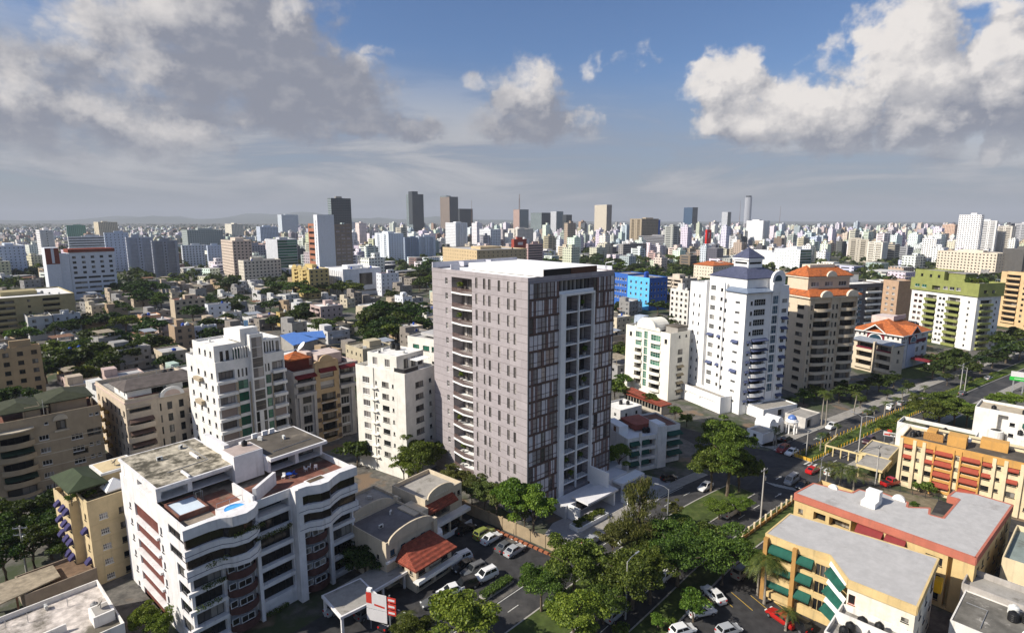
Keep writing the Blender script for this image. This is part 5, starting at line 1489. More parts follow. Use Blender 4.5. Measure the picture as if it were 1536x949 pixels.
for k in range(14):
    c = P0.lerp(P1, .42 + k * .042) - nn * 12
    kb.prism([(c + u * .42 + nn * 2).xy, (c - u * .42 + nn * 2).xy, (c - u * .42 - nn * 2).xy, (c + u * .42 - nn * 2).xy], 0, .35)
tag(obj('brick_kerb', kb.mesh('brick_kerb', mat('red_brick_edge', (.33, .12, .06), var=.25))), 'red brick planting edge below the tan boundary wall', 'kerb')

# ---------------------------------------------------------------- white tower with the blue hipped roof
W12 = wallmat('tower_white', (.82, .81, .79), .1, .06)
BT = mat('slate_blue_tiles', (.075, .083, .135), .6, .25, scale=1.5)
AWB = mat('slate_blue_canvas', (.07, .085, .16), .8, .15)
B12 = empty('apartment_tower', (69, 165.9, 0), R(24), 'white apartment tower with slate blue hipped roof, arched gables and blue awnings', 'tower')
v = V(B12, 0, 0, 17.6, 8.6, 0, 37.3, W12, par=.3, rm=ROOFW)
v1 = V(B12, .9, 8.6, 16, 8.6, 0, 39.2, W12, par=.5, rm=ROOFW, name='wing_wall')
v0 = V(B12, 0, 17.3, 15, 6.6, 0, 38.6, W12, par=.5, rm=ROOFW, name='wing_wall')
fz = [33.3 - 3.05 * k for k in range(11)]
v.win('L', [3.2], [z + .4 for z in fz], 1.9, .8, 4, 1, FRW, GL, sill=False); v.win('L', [7.9], [z + .3 for z in fz], .6, 1.1, 1, 1, FRD)
v1.win('L', [5.8], [36.6] + [z for z in fz], 2.2, 1.5, 5, 2, FRW, GL); v1.win('L', [2.0], [36.6] + [z + .4 for z in fz], 1.2, 1.0, 2, 1, FRD)
v0.win('L', [2, 4.6], [z + .4 for z in fz], .6, 1.0, 1, 1, FRD)
for k in (4, 7): v.awn('L', [3.2], [fz[k] + 1.6], 2.6, AWB, .6, .8); v1.awn('L', [5.8], [fz[k] + 1.7], 2.6, AWB, .6, .8); v1.awn('L', [2.0], [fz[k] + 1.7], 1.6, AWB, .6, .8)
for k, z in enumerate(fz):
    if k < 4:
        v.win('R', [5.6], [z], 4.6, 1.9, 5, 2, FRW, GL); v.win('R', [2.3], [z + .3], .9, 1.1, 1, 1, FRD)
    else:
        v.rec('R', 3.2, 8.8, z - .2, z + 2.0, .9, True); v.put('balcony', balc_mesh(6.4, .5, .95, W12, 'solid', 1.0), 'R', 6.0, z - .4, 0)
        v.put('awning', awn_mesh(6.0, .5, 1.3, AWB), 'R', 6.0, z + 2.15, .02)
        v.win('R', [1.9], [z + .3], .8, 1.1, 1, 1, FRD); v.awn('R', [1.9], [z + 1.6], 1.3, AWB, .4, .6)
    if k < 10: v.win('R', [11.9], [z + .1], 2.5, 2.5, 3, 2, FRW, GB, sill=False, name='bay_window')
    if k < 2: v.win('R', [15.9], [z + .2], 2.2, 1.3, 4, 2, FRW, GL)
    else:
        v.win('R', [15.9], [z], 1.5, 1.9, 2, 1, FRW, GL); v.awn('R', [15.9], [z + 2.1], 2.3, AWB, .6, 1.0)
v.box('fin', W12, 'R', 10.1, 10.5, 3, 39.4, .002, .35); v.box('fin', W12, 'R', 13.3, 13.7, 3, 39.4, .002, .35); v.box('corner_fin', W12, 'L', 8.2, 8.8, 2, 39.6, .002, .5); v1.box('corner_fin', W12, 'L', 7.6, 8.6, 2, 39.5, .002, 1.1)
v.done(); v1.done(); v0.done()
part(B12, 'glass_canopy', mat('blue_grey_sheet', (.16, .20, .27), .4, .1), lambda b: (b.poly([(-.6, -.9, 37.4), (9.9, -.9, 37.4), (9.3, 1.6, 38.5), (1.6, 1.6, 38.5)]), b.poly([(-.6, -.9, 37.4), (1.6, 1.6, 38.5), (1.6, 8, 38.5), (-.6, 8, 37.4)]), b.box(-.6, 9.9, -.9, 8, 37.2, 37.38)))
part(B12, 'attic_wall', W12, lambda b: (b.box(1.7, 17.4, 1.7, 17, 37.0, 41.1), b.box(10.4, 13.4, -.3, 1.69, 37.0, 40.9), b.box(13.71, 17.5, .2, 1.69, 37.31, 38.9)))
part(B12, 'main_roof', BT, lambda b: hip(b, 1.4, 17.7, 1.4, 17.3, 41.3, 4.2, .1))
part(B12, 'lantern', [W12, GL], lambda b: (b.box(6.6, 12.4, 6.4, 12.2, 42.9, 46.4), b.box(6.55, 12.45, 6.9, 11.7, 45.1, 45.7, 1), b.box(7.1, 11.9, 6.35, 12.25, 45.1, 45.71, 1), b.box(6.2, 12.8, 6.0, 12.6, 46.4, 46.9)))
part(B12, 'lantern_roof', BT, lambda b: hip(b, 6.2, 12.8, 6.0, 12.6, 47.15, 3.0, .05))
for (x, w, y) in ((11.9, 3.4, -.4), (14.6, 3.6, 1.4)):
    part(B12, 'arched_gable', [W12], lambda b: arch_plate(b, (x, y + .3, 40.6), w + 1.2, 2.5, .8, base=.3))
    part(B12, 'arched_window', GB, lambda b: arch_plate(b, (x, y - .13, 40.4), w - .6, 1.5, .06, base=.3))
PO = empty('podium', (69, 165.9, 0), R(24), 'white two storey parking podium below the white tower with dark strip openings', 'podium')
v = V(PO, -4.6, 3, 4.4, 28, 0, 5.2, W12, par=.9, rm=PAVE)
v.rec('L', 2, 9, 2.2, 3.2, .6, False); v.rec('L', 10, 16, 2.2, 3.2, .6, False); v.win('L', [18.5, 20.5], [3.0], 1.2, 1.2, 2, 1, FRD); v.rec('L', 22, 26, .4, 3.2, 1, False); v.done()
v = V(PO, 3, -6.5, 14, 6.3, 0, 3.2, W12, par=.3, rm=PAVE, name='terrace_wall'); v.rec('R', 6, 8.4, .2, 2.4, .8, True); v.done()

# gate house of the white tower
GH = empty('gate_house', (74.5, 149.2, 0), R(36), 'small white gate house with a blue glazed dome on columns at the corner', 'gate house')
v = V(GH, -4.5, 1.2, 7.4, 4.4, 0, 3.4, W12, par=.4, rm=ROOFW); v.win('R', [1.5, 3.2, 5], [.9], 1.2, 1.6, 2, 2, FRD); v.win('L', [1.2, 3], [.9], 1, 1.5, 2, 2, FRD); v.done()
part(GH, 'barrel_vault', W12, lambda b: (arch_plate(b, (-2.8, 3.4, 3.3), 3.2, 1.5, 4.2, base=.1), arch_plate(b, (1.2, 3.4, 3.3), 2.6, 1.2, 4.1, base=.1)))
part(GH, 'dome', mat('blue_dome_glass', (.09, .17, .42), .2, .1, spec=.5), lambda b: b.lathe([(1.2, 4.1), (1.15, 4.5), (.9, 4.95), (.5, 5.25), (.08, 5.4)], 14, 0, (3.6, -.6, 0)))
part(GH, 'dome_ring', W12, lambda b: b.lathe([(1.6, 3.3), (1.7, 3.6), (1.5, 3.65), (1.35, 4.12), (1.2, 4.2)], 16, 0, (3.6, -.6, 0)))
for k in range(6): part(GH, 'column', W12, lambda b: b.tube([(3.6 + 1.35 * math.cos(k * PI / 3), -.6 + 1.35 * math.sin(k * PI / 3), 0), (3.6 + 1.35 * math.cos(k * PI / 3), -.6 + 1.35 * math.sin(k * PI / 3), 3.35)], .18, 8))
GH2 = empty('garden_wall_house', (66.2, 142.6, 0), R(30), 'low white flat roofed service house at the street corner below the white tower', 'service house')
v = V(GH2, 0, 0, 5.4, 5, 0, 2.9, W12, par=.35, rm=CONC); v.win('L', [2.5], [1.2], 1, 1, 1, 1, FRD); v.done()
GH3 = empty('garage', (83.0, 153.6, 0), R(36), 'low white garage with flat grey roof and round arch on the corner street', 'garage')
v = V(GH3, 0, 0, 8.4, 6, 0, 3.3, mat('dusty_white_wall', (.55, .52, .48), streak=.3), par=.3, rm=CONC); v.rec('R', 1, 3.4, .1, 2.5, .5, True); v.done()

# ---------------------------------------------------------------- cream-white block with the green glass strip
W13 = wallmat('cream_white', (.78, .75, .66), .15, .08)
B13 = empty('apartment_block', (50.9, 179, 0), R(33), 'cream white block with a tall green glass strip, rounded balconies and curved roof gable', 'apartment block')
v = V(B13, 0, 0, 9.4, 20, 0, 22.6, W13, par=.8, rm=CONC)
fz = [19.2 - 2.75 * k for k in range(7)]
v.win('L', [10.6], [z - .1 for z in fz], 1.6, 2.5, 2, 3, FRW, GG, sill=False)
for k, z in enumerate(fz):
    for a, w in ((6.2, 4.6), (13.9, 3.2)):
        if k < 4 and a < 8 or k < 2: v.win('L', [a], [z - .2], w - .4, 2.0, 4, 2, FRW, GG); v.put('balcony', balc_mesh(w, .2, .6, W13, 'solid', .4), 'L', a, z - .9, 0)
        else: v.rec('L', a - w / 2, a + w / 2, z - .3, z + 1.8, 1.3, True); v.put('balcony', balc_mesh(w + .4, .4, .9, W13, 'solid', .6), 'L', a, z - .5, 0)
v.win('L', [1.8, 17.6], [19.0], 1.1, 1.4, 2, 1, FRD); v.win('R', [4.4, 7.6], [20.6], .8, .9, 1, 1, FRD)
v.win('R', [5.0], [z - 1.2 for z in fz[1:]], 2.2, 1.6, 3, 1, FRD)
for z in fz[3:]: v.awn('R', [5.0], [z + .6], 3, mat('beige_canvas', (.34, .28, .18), .8, .1), .5, .8)
v.done()
part(B13, 'curved_gable', W13, lambda b: arch_plate(b, (-.05, 10.4, 22.4), 8.6, 4.0, .5, rot=PI / 2))
part(B13, 'curved_gable', W13, lambda b: arch_plate(b, (-.02, 5.4, 22.4), 2.4, 1.2, .45, rot=PI / 2))
part(B13, 'barrel_roof', W13, lambda b: arch_plate(b, (3.6, 10.4, 22.35), 7.8, 3.6, 6.8, rot=PI / 2))
part(B13, 'penthouse_wall', [CONC, ROOFB], lambda b: (b.box(4.5, 9.2, 1, 6, 21.6, 23.8), b.box(4.3, 9.35, .8, 6.2, 23.803, 24.1, 1)))
SP = empty('pavilion', (44.2, 168.6, 0), R(33), 'long pavilion with brick red roof in front of the cream white block', 'pavilion')
part(SP, 'roof', TILER, lambda b: (b.poly([(-1.5, -4, 3.2), (3.0, -4, 3.2), (3.0, 13, 4.2), (-1.5, 13, 4.2)]), b.box(-1.5, 3.0, -4, 13, 2.95, 3.18)))
part(SP, 'wall', mat('pavilion_wall', (.45, .40, .33)), lambda b: b.box(-.9, 2.6, -3.4, 12.6, 0, 2.94))
part(SP, 'window', GL, lambda b: [b.box(-.94, -.91, -2.8 + i * 1.25, -1.8 + i * 1.25, 1.0, 2.6) for i in range(12)])

# ---------------------------------------------------------------- bright blue block
BB = wallmat('sky_blue_render', (.12, .46, .78), .1); BBD = wallmat('royal_blue_render', (.035, .12, .42), .1)
bq = W(972.7, 466)
B14 = empty('office_block', (bq.x, bq.y, 0), R(30), 'bright blue office block with rows of small white framed windows', 'office block')
v = V(B14, 0, 0, 16, 21, 0, 21.5, BBD, par=.5, rm=CONC); v.win('R', [2, 5, 8, 11, 14], [16.6, 12.6, 8.6, 4.4], 1.2, 1.6, 1, 1, FRW); v.win('L', [2.6, 7.6, 12.6, 17.6], [16.8, 12.8, 8.8, 4.8], 1.5, 1.6, 2, 1, FRW); v.done()
part(B14, 'pale_wall', BB, lambda b: [b.box(-.12, -.003, 0.02, 20.9, z, z + dz) for z, dz in ((.1, 4.5), (6.6, 2.0), (10.6, 2.0), (14.6, 2.0), (18.6, 2.8))] + [b.box(-.12, -.003, y0_, y1_, z, z + 1.998) for y0_, y1_ in ((.02, 1.8), (3.4, 6.8), (8.4, 11.8), (13.4, 16.8), (18.4, 20.9)) for z in (4.601, 8.601, 12.601, 16.601)])
v = V(B14, 0, 21.1, 15, 14, 0, 22.4, BBD, par=.5, rm=CONC, name='rear_wing'); v.win('L', [2, 4.6, 7.2, 9.8, 12.2], [17.6, 13.4, 9.4, 5.2], 1.7, 1.7, 2, 1, FRW); v.done()
for k, (x, y) in enumerate(((3, 7), (5.2, 8.2))):
    tank(*at(B14, x, y, 21.05), 'blue', 'tall blue water tank on the bright blue office block', 1.3, 3.8, 'blue roof tanks')

# ---------------------------------------------------------------- beige tower with orange roofs
BG = wallmat('sandy_beige', (.60, .50, .37), .2, .08)
B15 = empty('apartment_tower', (97.8, 185.2, 0), R(17), 'sandy beige tower with stacked rounded balconies and two tiers of orange tiled roof', 'tower')
v = V(B15, 0, 0, 20.3, 13, 0, 33, BG, par=.3, rm=CONC)
fz = [29.2 - 3.05 * k for k in range(10)]
for z in fz:
    for a, w in ((5.6, 6.6), (16.4, 6.6)):
        v.rec('R', a - w / 2, a + w / 2, z - .2, z + 2.1, .9, True); v.put('balcony', balc_mesh(w + .5, .7, .85, BG, 'solid', 1.1), 'R', a, z - .45, 0)
    v.win('R', [1.2, 10.2, 11.8], [z], .8, 1.5, 1, 1, FRD)
v.win('L', [3.4], fz, 3.0, 1.25, 4, 1, FRD); v.win('L', [9], fz, 1.4, 1.3, 2, 1, FRD)
for a in (.4, 9.2, 13.0, 19.9): v.box('pilaster', BG, 'R', a - .25, a + .25, .2, 33, .002, .25)
v.done()
part(B15, 'cornice', mat('pale_sand_trim', (.66, .58, .46)), lambda b: b.box(-.7, 21, -.9, 13.6, 33.0, 33.6))
part(B15, 'lower_roof', TILE, lambda b: hip(b, -.9, 21.2, -1.1, 13.8, 33.85, 4.2, .5))
for a in (5.6, 16.4): part(B15, 'arched_dormer', MATS['pale_sand_trim'], lambda b: arch_plate(b, (a, -1.3, 33.5), 4.6, 2.0, .8, base=.1))
v2 = V(B15, 1.2, 2.4, 17.6, 9, 34, 39.4, BG, par=0, name='upper_wall'); v2.win('R', [3, 8.8, 14.6], [36.6], 3.4, 1.5, 3, 1, FRW, GC); v2.done(False)
part(B15, 'upper_cornice', MATS['pale_sand_trim'], lambda b: b.box(.7, 19.3, 1.9, 11.9, 39.4, 39.9))
part(B15, 'upper_roof', TILE, lambda b: (hip(b, .5, 19.5, 1.7, 12.1, 40.15, 3.2, .6)))
part(B15, 'roof_cap', MATS['pale_sand_trim'], lambda b: b.box(4.5, 15, 5.5, 9, 42.6, 43.6))
part(B15, 'arched_dormer', MATS['pale_sand_trim'], lambda b: arch_plate(b, (10.0, 1.6, 39.9), 4.0, 1.8, .6, base=.05))

# ---------------------------------------------------------------- low beige block with the grey metal roof
B16 = empty('apartment_block', (143.2, 207.7, 0), R(24), 'low beige block with grey corrugated roof and red flower box balconies', 'apartment block')
v = V(B16, 0, 0, 5.5, 17.6, 0, 11.6, BG, par=0, rm=ROOFG)
FLO = mat('crimson_flowers', (.16, .012, .03), .9, .5, scale=4)
for z in (8.4, 5.0, 1.8):
    for a, w in ((3.6, 5.6), (11.4, 6.4)):
        v.rec('L', a - w / 2, a + w / 2, z, z + 2.7, 1.7, True); v.box('balcony', BG, 'L', a - w / 2 - .2, a + w / 2 + .2, z - .5, z + .7, .002, .9)
        if z > 8: v.box('flower_box', FLO, 'L', a - w / 2 + .2, a + w / 2 - .2, z + .7, z + 1.25, .3, .95)
v.box('divider', BG, 'L', 6.9, 7.5, .2, 12.4, .002, 1.2); v.box('divider', BG, 'L', .0, .5, .2, 12.4, .002, 1.2)
v.win('R', [2.5], [8.8, 5.4], 1.2, 1.3, 2, 1, FRD); v.done(False)
part(B16, 'metal_roof', mat('grey_corrugated_sheet', (.30, .32, .35), .45, .25, scale=.8), lambda b: [b.poly([(-1, y, 11.7), (5.6, y, 12.3), (5.6, y + .3, 12.42), (-1, y + .3, 11.82)]) or b.poly([(-1, y + .3, 11.82), (5.6, y + .3, 12.42), (5.6, y + .6, 12.3), (-1, y + .6, 11.7)]) for y in [i * .6 - .3 for i in range(30)]])

# ---------------------------------------------------------------- villa-like block with the orange roof
W17 = wallmat('villa_white', (.66, .63, .60), .2); MR = wallmat('wine_red_render', (.17, .02, .03), .1)
B17 = empty('office_villa', (152.6, 218.2, 0), R(32), 'white office villa with big orange tiled roof and wine red arched gables', 'office building')
v = V(B17, 0, 0, 22.5, 18.5, 0, 13.6, W17, par=0)
for z in (9.2, 5.9, 2.5):
    v.rec('R', 1.0, 3.4, z - .2, z + 1.9, .4, True, nx=2); v.rec('R', 6.8, 10.2, z - .2, z + 2.1, .5, True, nx=3); v.rec('R', 13, 15.4, z - .2, z + 1.9, .4, True, nx=2); v.rec('R', 18, 20.5, z - .2, z + 1.9, .4, True, nx=2)
    v.win('L', [2, 15.5], [z], 1.5, 1.5, 2, 1, FRD)
v.win('L', [1.2, 3, 4.8, 13.8, 15.6, 17.4], [12.0], .7, .9, 1, 1, FRD); v.win('R', [1.2, 2.6, 4.0, 17.4, 18.8], [12.0], .7, .9, 1, 1, FRD)
v.box('blue_bay', mat('pale_blue_render', (.45, .50, .60), var=.08), 'R', 5.4, 11.6, .2, 11.2, .002, .3)
v.box('red_gable_wall', MR, 'L', 6.2, 12.6, 9.9, 14.2, .004, .35); v.box('red_gable_wall', MR, 'R', 5.6, 11.4, 9.9, 14.2, .31, .6); v.box('red_band', MR, 'R', 12, 21, 9.7, 11.0, .002, .12)
v.done(False)
part(B17, 'arched_window', [GB, WH], lambda b: (arch_plate(b, (-.42, 9.4, 10.4), 5.4, 2.3, .06, rot=PI / 2, base=.7, mi=1), arch_plate(b, (-.47, 9.4, 10.6), 4.6, 1.8, .06, rot=PI / 2, base=.5)))
part(B17, 'arched_window', [GB, WH], lambda b: (arch_plate(b, (8.5, -.67, 10.4), 4.6, 2.0, .06, base=.7, mi=1), arch_plate(b, (8.5, -.72, 10.6), 3.8, 1.5, .06, base=.5)))
def gable_roof(b, x0, x1, y0, y1, z, h, axis):
    if axis == 'x':
        c = (y0 + y1) / 2
        b.poly([(x0, y0, z), (x1, y0, z), (x1, c, z + h), (x0, c, z + h)]); b.poly([(x1, y1, z), (x0, y1, z), (x0, c, z + h), (x1, c, z + h)])
    else:
        c = (x0 + x1) / 2
        b.poly([(x0, y1, z), (x0, y0, z), (c, y0, z + h), (c, y1, z + h)]); b.poly([(x1, y0, z), (x1, y1, z), (c, y1, z + h), (c, y0, z + h)])
part(B17, 'tiled_roof', TILE, lambda b: (hip(b, -1, 23.5, -1, 19.5, 13.9, 4.6, .35), gable_roof(b, -1.5, 6, 5.4, 13.4, 13.9, 3.0, 'x'), gable_roof(b, 4.6, 12.4, -1.5, 6, 13.9, 3.0, 'y')))
part(B17, 'verge_board', WH, lambda b: (b.poly([(-1.55, 5.2, 13.6), (-1.55, 9.4, 16.7), (-1.55, 9.4, 17.15), (-1.55, 5.0, 13.95)]), b.poly([(-1.55, 13.6, 13.6), (-1.55, 9.4, 16.7), (-1.55, 9.4, 17.15), (-1.55, 13.8, 13.95)]), b.poly([(4.4, -1.55, 13.6), (8.5, -1.55, 16.7), (8.5, -1.55, 17.15), (4.2, -1.55, 13.95)]), b.poly([(12.6, -1.55, 13.6), (8.5, -1.55, 16.7), (8.5, -1.55, 17.15), (12.8, -1.55, 13.95)]), b.box(-1.1, 23.6, -1.1, -1.02, 13.5, 13.9), b.box(-1.1, -1.02, -1.0, 19.6, 13.5, 13.9)))
part(B17, 'roof_balustrade', mat('pink_white_render', (.6, .5, .46)), lambda b: (b.box(9, 18, 7.5, 16, 16.0, 19.0), b.box(8.2, 18.6, 7.2, 7.45, 18.2, 19.8)))
part(B17, 'porch', [MR, W17], lambda b: (b.box(8.5, 16, -7.5, -.6, 3.4, 4.2), b.box(8.8, 9.6, -7.2, -6.4, 0, 3.39, 1), b.box(14.9, 15.7, -7.2, -6.4, 0, 3.39, 1), arch_plate(b, (12.2, -7.6, 1.8), 3.0, 1.5, .15, base=.1, mi=0)))

# ---------------------------------------------------------------- olive green and white tower block
OL = wallmat('olive_green_render', (.25, .27, .085), .2); W18 = wallmat('block_white', (.76, .74, .70), .2); TNR = wallmat('warm_tan_render', (.44, .30, .20), .2)
B18 = empty('apartment_block', (208.1, 252, 0), R(15), 'white block with olive green top floors, green balcony bands and a planted roof', 'apartment block')
v = V(B18, 0, 0, 14.2, 31.5, 0, 24.6, W18, par=0)
fz = [21.4 - 2.85 * k for k in range(8)]
for z in fz:
    for a0, a1 in ((7.4, 13.2), (18.6, 24.0)):
        v.rec('L', a0, a1, z - .4, z + 1.6, 1.4, True, nx=3); v.box('green_balcony', OL, 'L', a0 - .2, a1 + .2, z - 1.25, z - .1, .002, .9)
    v.box('green_balcony', OL, 'R', 2.0, 9.0, z - 1.1, z - .1, .002, .9); v.rec('R', 2.2, 8.8, z - .1, z + 1.6, 1.2, True)
v.win('L', [3.4], [z for z in fz], .8, .9, 1, 1, FRD); v.win('L', [15, 16.8], fz, 1.2, 1.0, 2, 1, FRD); v.win('L', [26.5, 29], fz, 1.7, 1.2, 2, 1, mat('red_brown_frame', (.2, .05, .04)), GL)
v.win('R', [11.6], fz, .9, 1.0, 1, 1, FRD); v.done(False)
v2 = V(B18, -.6, -.6, 15.4, 32.7, 24.6, 30.6, OL, par=.9, rm=CONC, name='green_wall')
v2.win('L', [9, 12, 15], [26.4], 2.2, 1.4, 2, 1, FRW, GL); v2.rec('L', 17.6, 21.6, 25.6, 27.6, 1.3, True); v2.win('L', [25.6, 29.2], [26.2], 2.4, 1.4, 2, 1, FRW, GG); v2.win('R', [4, 9], [26.2], 2, 1.3, 2, 1, FRD); v2.done()
v3 = V(B18, .4, 16.5, 12, 14.6, 30, 34.6, OL, par=.5, rm=CONC, name='green_wall'); v3.win('L', [2.5, 6.5, 11], [31.4], 1.2, 1.3, 1, 1, FRD); v3.done()
part(B18, 'roof_house', [OL, CONC], lambda b: (b.box(2, 9, 8, 15.5, 29.7, 34), b.box(1.6, 9.4, 7.6, 15.9, 34.003, 34.3, 1)))
for i in range(11): tree('bush', *at(B18, random.uniform(.5, 9), random.uniform(.5, 11), 0)[:2], random.uniform(2, 4.2), 'dark roof garden bush hanging over the olive green parapet', 'shrub', 'roof garden bushes on the olive block', z=29.4)
B19 = empty('apartment_block', (199.5, 292, 0), R(15), 'narrow tan and white block standing left behind the olive green block', 'apartment block')
v = V(B19, 0, 0, 9, 9, 0, 27.5, TNR, par=.6, rm=CONC); v.win('L', [2.5, 6], [23 - 2.9 * k for k in range(7)], 1.6, 1.2, 2, 1, FRW, GC); v.done()
v = V(B19, -2, 8.8, 9, 9, 0, 26.5, W18, par=.6, rm=CONC, name='white_wing'); v.win('L', [2.5, 6], [23 - 2.9 * k for k in range(7)], 1.4, 1.1, 2, 1, FRD); v.done()
# dark grey block behind the beige tower
DG = wallmat('charcoal_render', (.13, .12, .125), .2)
B20 = empty('apartment_block', (154, 262, 0), R(18), 'charcoal and white stepped block with a white roof behind the beige tower', 'apartment block')
v = V(B20, 0, 0, 24, 26, 0, 29, DG, par=.6, rm=ROOFW)
for z in [25.4 - 2.95 * k for k in range(8)]:
    v.rec('R', 1, 8, z, z + 1.8, 1.3, True, nx=5); v.rec('R', 14, 22, z, z + 1.8, 1.3, True, nx=5); v.box('white_balcony', W18, 'R', .5, 8.6, z - .9, z - .05, .002, .9); v.box('white_balcony', W18, 'R', 13.5, 22.6, z - .9, z - .05, .002, .9)
v.win('R', [10.4], [25.4 - 2.95 * k for k in range(8)], 2.2, 1.6, 2, 1, FRW, GB); v.win('L', [4, 9, 15, 21], [25.4 - 2.95 * k for k in range(8)], 2.2, 1.3, 3, 1, FRW); v.done()
part(B20, 'roof_house', [W18, ROOFB], lambda b: (b.box(6, 22, 12, 22, 28.4, 32.4), b.box(5, 23, 11, 23, 32.403, 32.9, 1)))
# ---------------------------------------------------------------- orange and cream walk-up with red awnings
ORG = wallmat('orange_render', (.57, .31, .09), .25); CRM = wallmat('pale_cream_render', (.70, .58, .38), .25)
BRK = mat('brick_red_canvas', (.30, .06, .035), .8, .2)
def lplace(pxl, z, rot, D):
    """frame of a building whose far left top corner is seen at pxl on level z"""
    q = W(*pxl, z)
    a = R(rot + 90)
    return (q.x - D * math.cos(a), q.y - D * math.sin(a), 0)
B21 = empty('apartment_block', (100.4, 105.6, 0), R(45), 'orange and cream walk-up block with rows of brick red awnings', 'apartment block')
v = V(B21, 0, -8, 8.6, 28, 0, 11.4, CRM, par=.5, rm=ROOFB)
rows = [8.55, 6.15, 3.75, 1.35]
for a0, w in ((26.5, 1.3), (22.6, 1.2), (13.0, 1.3), (9.0, 1.4), (4.5, 1.3)):
    v.win('L', [a0], rows, w, 1.1, 2, 1, FRD); v.awn('L', [a0], [z + 1.35 for z in rows[:2]], w + .25, BRK, .5, .6)
for a0 in (20.2, 15.7):
    for z in rows: v.rec('L', a0 - 1.45, a0 + 1.45, z + .1, z + 1.5, 1.0, True, nx=3)
    v.awn('L', [a0], [z + 1.7 for z in rows], 3.1, BRK, .75, .8)
    v.box('orange_bay', ORG, 'L', a0 - 1.8, a0 - 1.5, .1, 11.0, .002, .5); v.box('orange_bay', ORG, 'L', a0 + 1.5, a0 + 1.8, .1, 11.0, .002, .5)
    for z in rows: v.box('orange_sill', ORG, 'L', a0 - 1.49, a0 + 1.49, z - .55, z - .1, .002, .3)
v.win('L', [24.6, 17.9, 11.2, 6.5], [z + .3 for z in rows], .6, .7, 1, 1, FRD)
for a0 in (27.8, 25.4, 23.7, 12.0, 10.2, 7.7, 5.6, 2.8): v.box('pilaster', CRM, 'L', a0 - .3, a0 + .3, .1, 11.2, .002, .45)
v.box('orange_parapet', ORG, 'L', -.1, 28.1, 10.0, 11.5, .003, .3); v.box('orange_parapet', ORG, 'R', -.2, 8.7, 10.0, 11.5, .003, .3)
v.win('R', [2.5, 6], rows, 1.2, 1.1, 2, 1, FRD); v.done()
v = V(B21, 8.6, -6, 6, 22, 0, 10.4, CRM, par=.5, rm=ROOFB, name='rear_wing'); v.done()
part(B21, 'stair_head', ORG, lambda b: (b.box(2.2, 5.2, 9, 12.2, 10.9, 13.2), b.box(4.5, 7.5, 14.5, 16.2, 10.9, 12.6), b.box(5.5, 8, 2.5, 7, 10.9, 12.8), b.box(6, 8.2, -6, -1.5, 10.9, 12.8)))
part(B21, 'brick_screen', mat('ochre_vent_blocks', (.42, .22, .07), .9, .5, scale=6), lambda b: b.box(3.0, 3.2, 13, 16.5, 10.9, 12.6))
for k, (x, y) in enumerate(((3.0, 18.4), (4.2, 17.6), (6.6, 12.6), (7.6, 11.4))): tank(*at(B21, x, y, 10.9), 'black', 'black water tank on the brown roof of the orange walk-up', .55, 1.2, 'tanks on the orange walk-up')
dish(*at(B21, 6.4, 9.0, 10.9), .6, 'white satellite dish between stair heads of the orange walk-up', 205)
# white blocks behind it
W22 = wallmat('aged_white', (.74, .71, .66), .35)
B22 = empty('apartment_block', tuple(W(1462, 657, 8.0)), R(43), 'low white block with a long parapet and mossy flat roof behind the orange walk-up', 'apartment block')
B22.location.z = 0
v = V(B22, 0, 0, 6, 15.5, 0, 8.0, W22, par=.9, rm=mat('mossy_roof', (.10, .10, .05), var=.4, scale=.5)); v.win('L', [3, 7, 11], [4.6, 1.8], 1.2, 1.2, 2, 1, FRD); v.done()
for k, (x, y) in enumerate(((1.6, 9.4), (2.6, 6.0))): tank(*at(B22, x, y, 7.1), 'black', 'black water tank on the mossy roof of the low white block', .5, 1.1, 'tanks on the low white block')
B22b = empty('apartment_block', lplace((1463, 609), 11, 43, 18), R(43), 'taller white block with dark green awnings and a curved stair at the right edge', 'apartment block')
v = V(B22b, 0, 0, 9, 18, 0, 11, W22, par=.6, rm=mat('sandy_roof', (.45, .38, .28), stain=((.25, .2, .15), .4, .55)))
DGR = mat('bottle_green_canvas', (.012, .07, .05), .8, .15)
v.rec('L', 11.3, 13.3, 1, 10, 1.6, False); v.win('L', [10.4], [7.6, 4.8, 2.0], 1.0, .9, 1, 1, FRD); v.win('L', [7, 2.6], [7.4, 4.6, 1.8], 2.4, 1.2, 3, 1, FRD)
v.awn('L', [7, 2.6], [8.9, 6.1], 3.0, DGR, .8, .8)
v.done()
part(B22b, 'curved_stair', W22, lambda b: b.lathe([(1.6, 0), (1.6, 6.2), (1.2, 6.25)], 18, 0, (-1.2, 13.2, 0)))
part(B22b, 'stair_void', BLACK, lambda b: b.lathe([(1.1, 6.26), (1.1, 6.3)], 14, 0, (-1.2, 13.2, 0)))
part(B22b, 'annexe', [W22, ROOFW], lambda b: (b.box(-5.5, -.1, 1, 9.5, 0, 6.2), b.box(-5.2, -.4, 1.3, 9.2, 6.203, 6.24, 1)))
for k, (x, y) in enumerate(((2.0, 14.5), (3.2, 8.6))): tank(*at(B22b, x, y, 10.4), 'black', 'black water tank standing on the sandy roof at the right edge', .55, 1.2, 'tanks on the sandy roof')
for k, (x, y) in enumerate(((-1.5, 8.6), (-3.2, 3.6), (-4.2, 6.2))): tank(*at(B22b, x, y, 6.25), 'black', 'black water tank on the white annexe roof at the right edge', .55, 1.2, 'tanks on the white annexe')

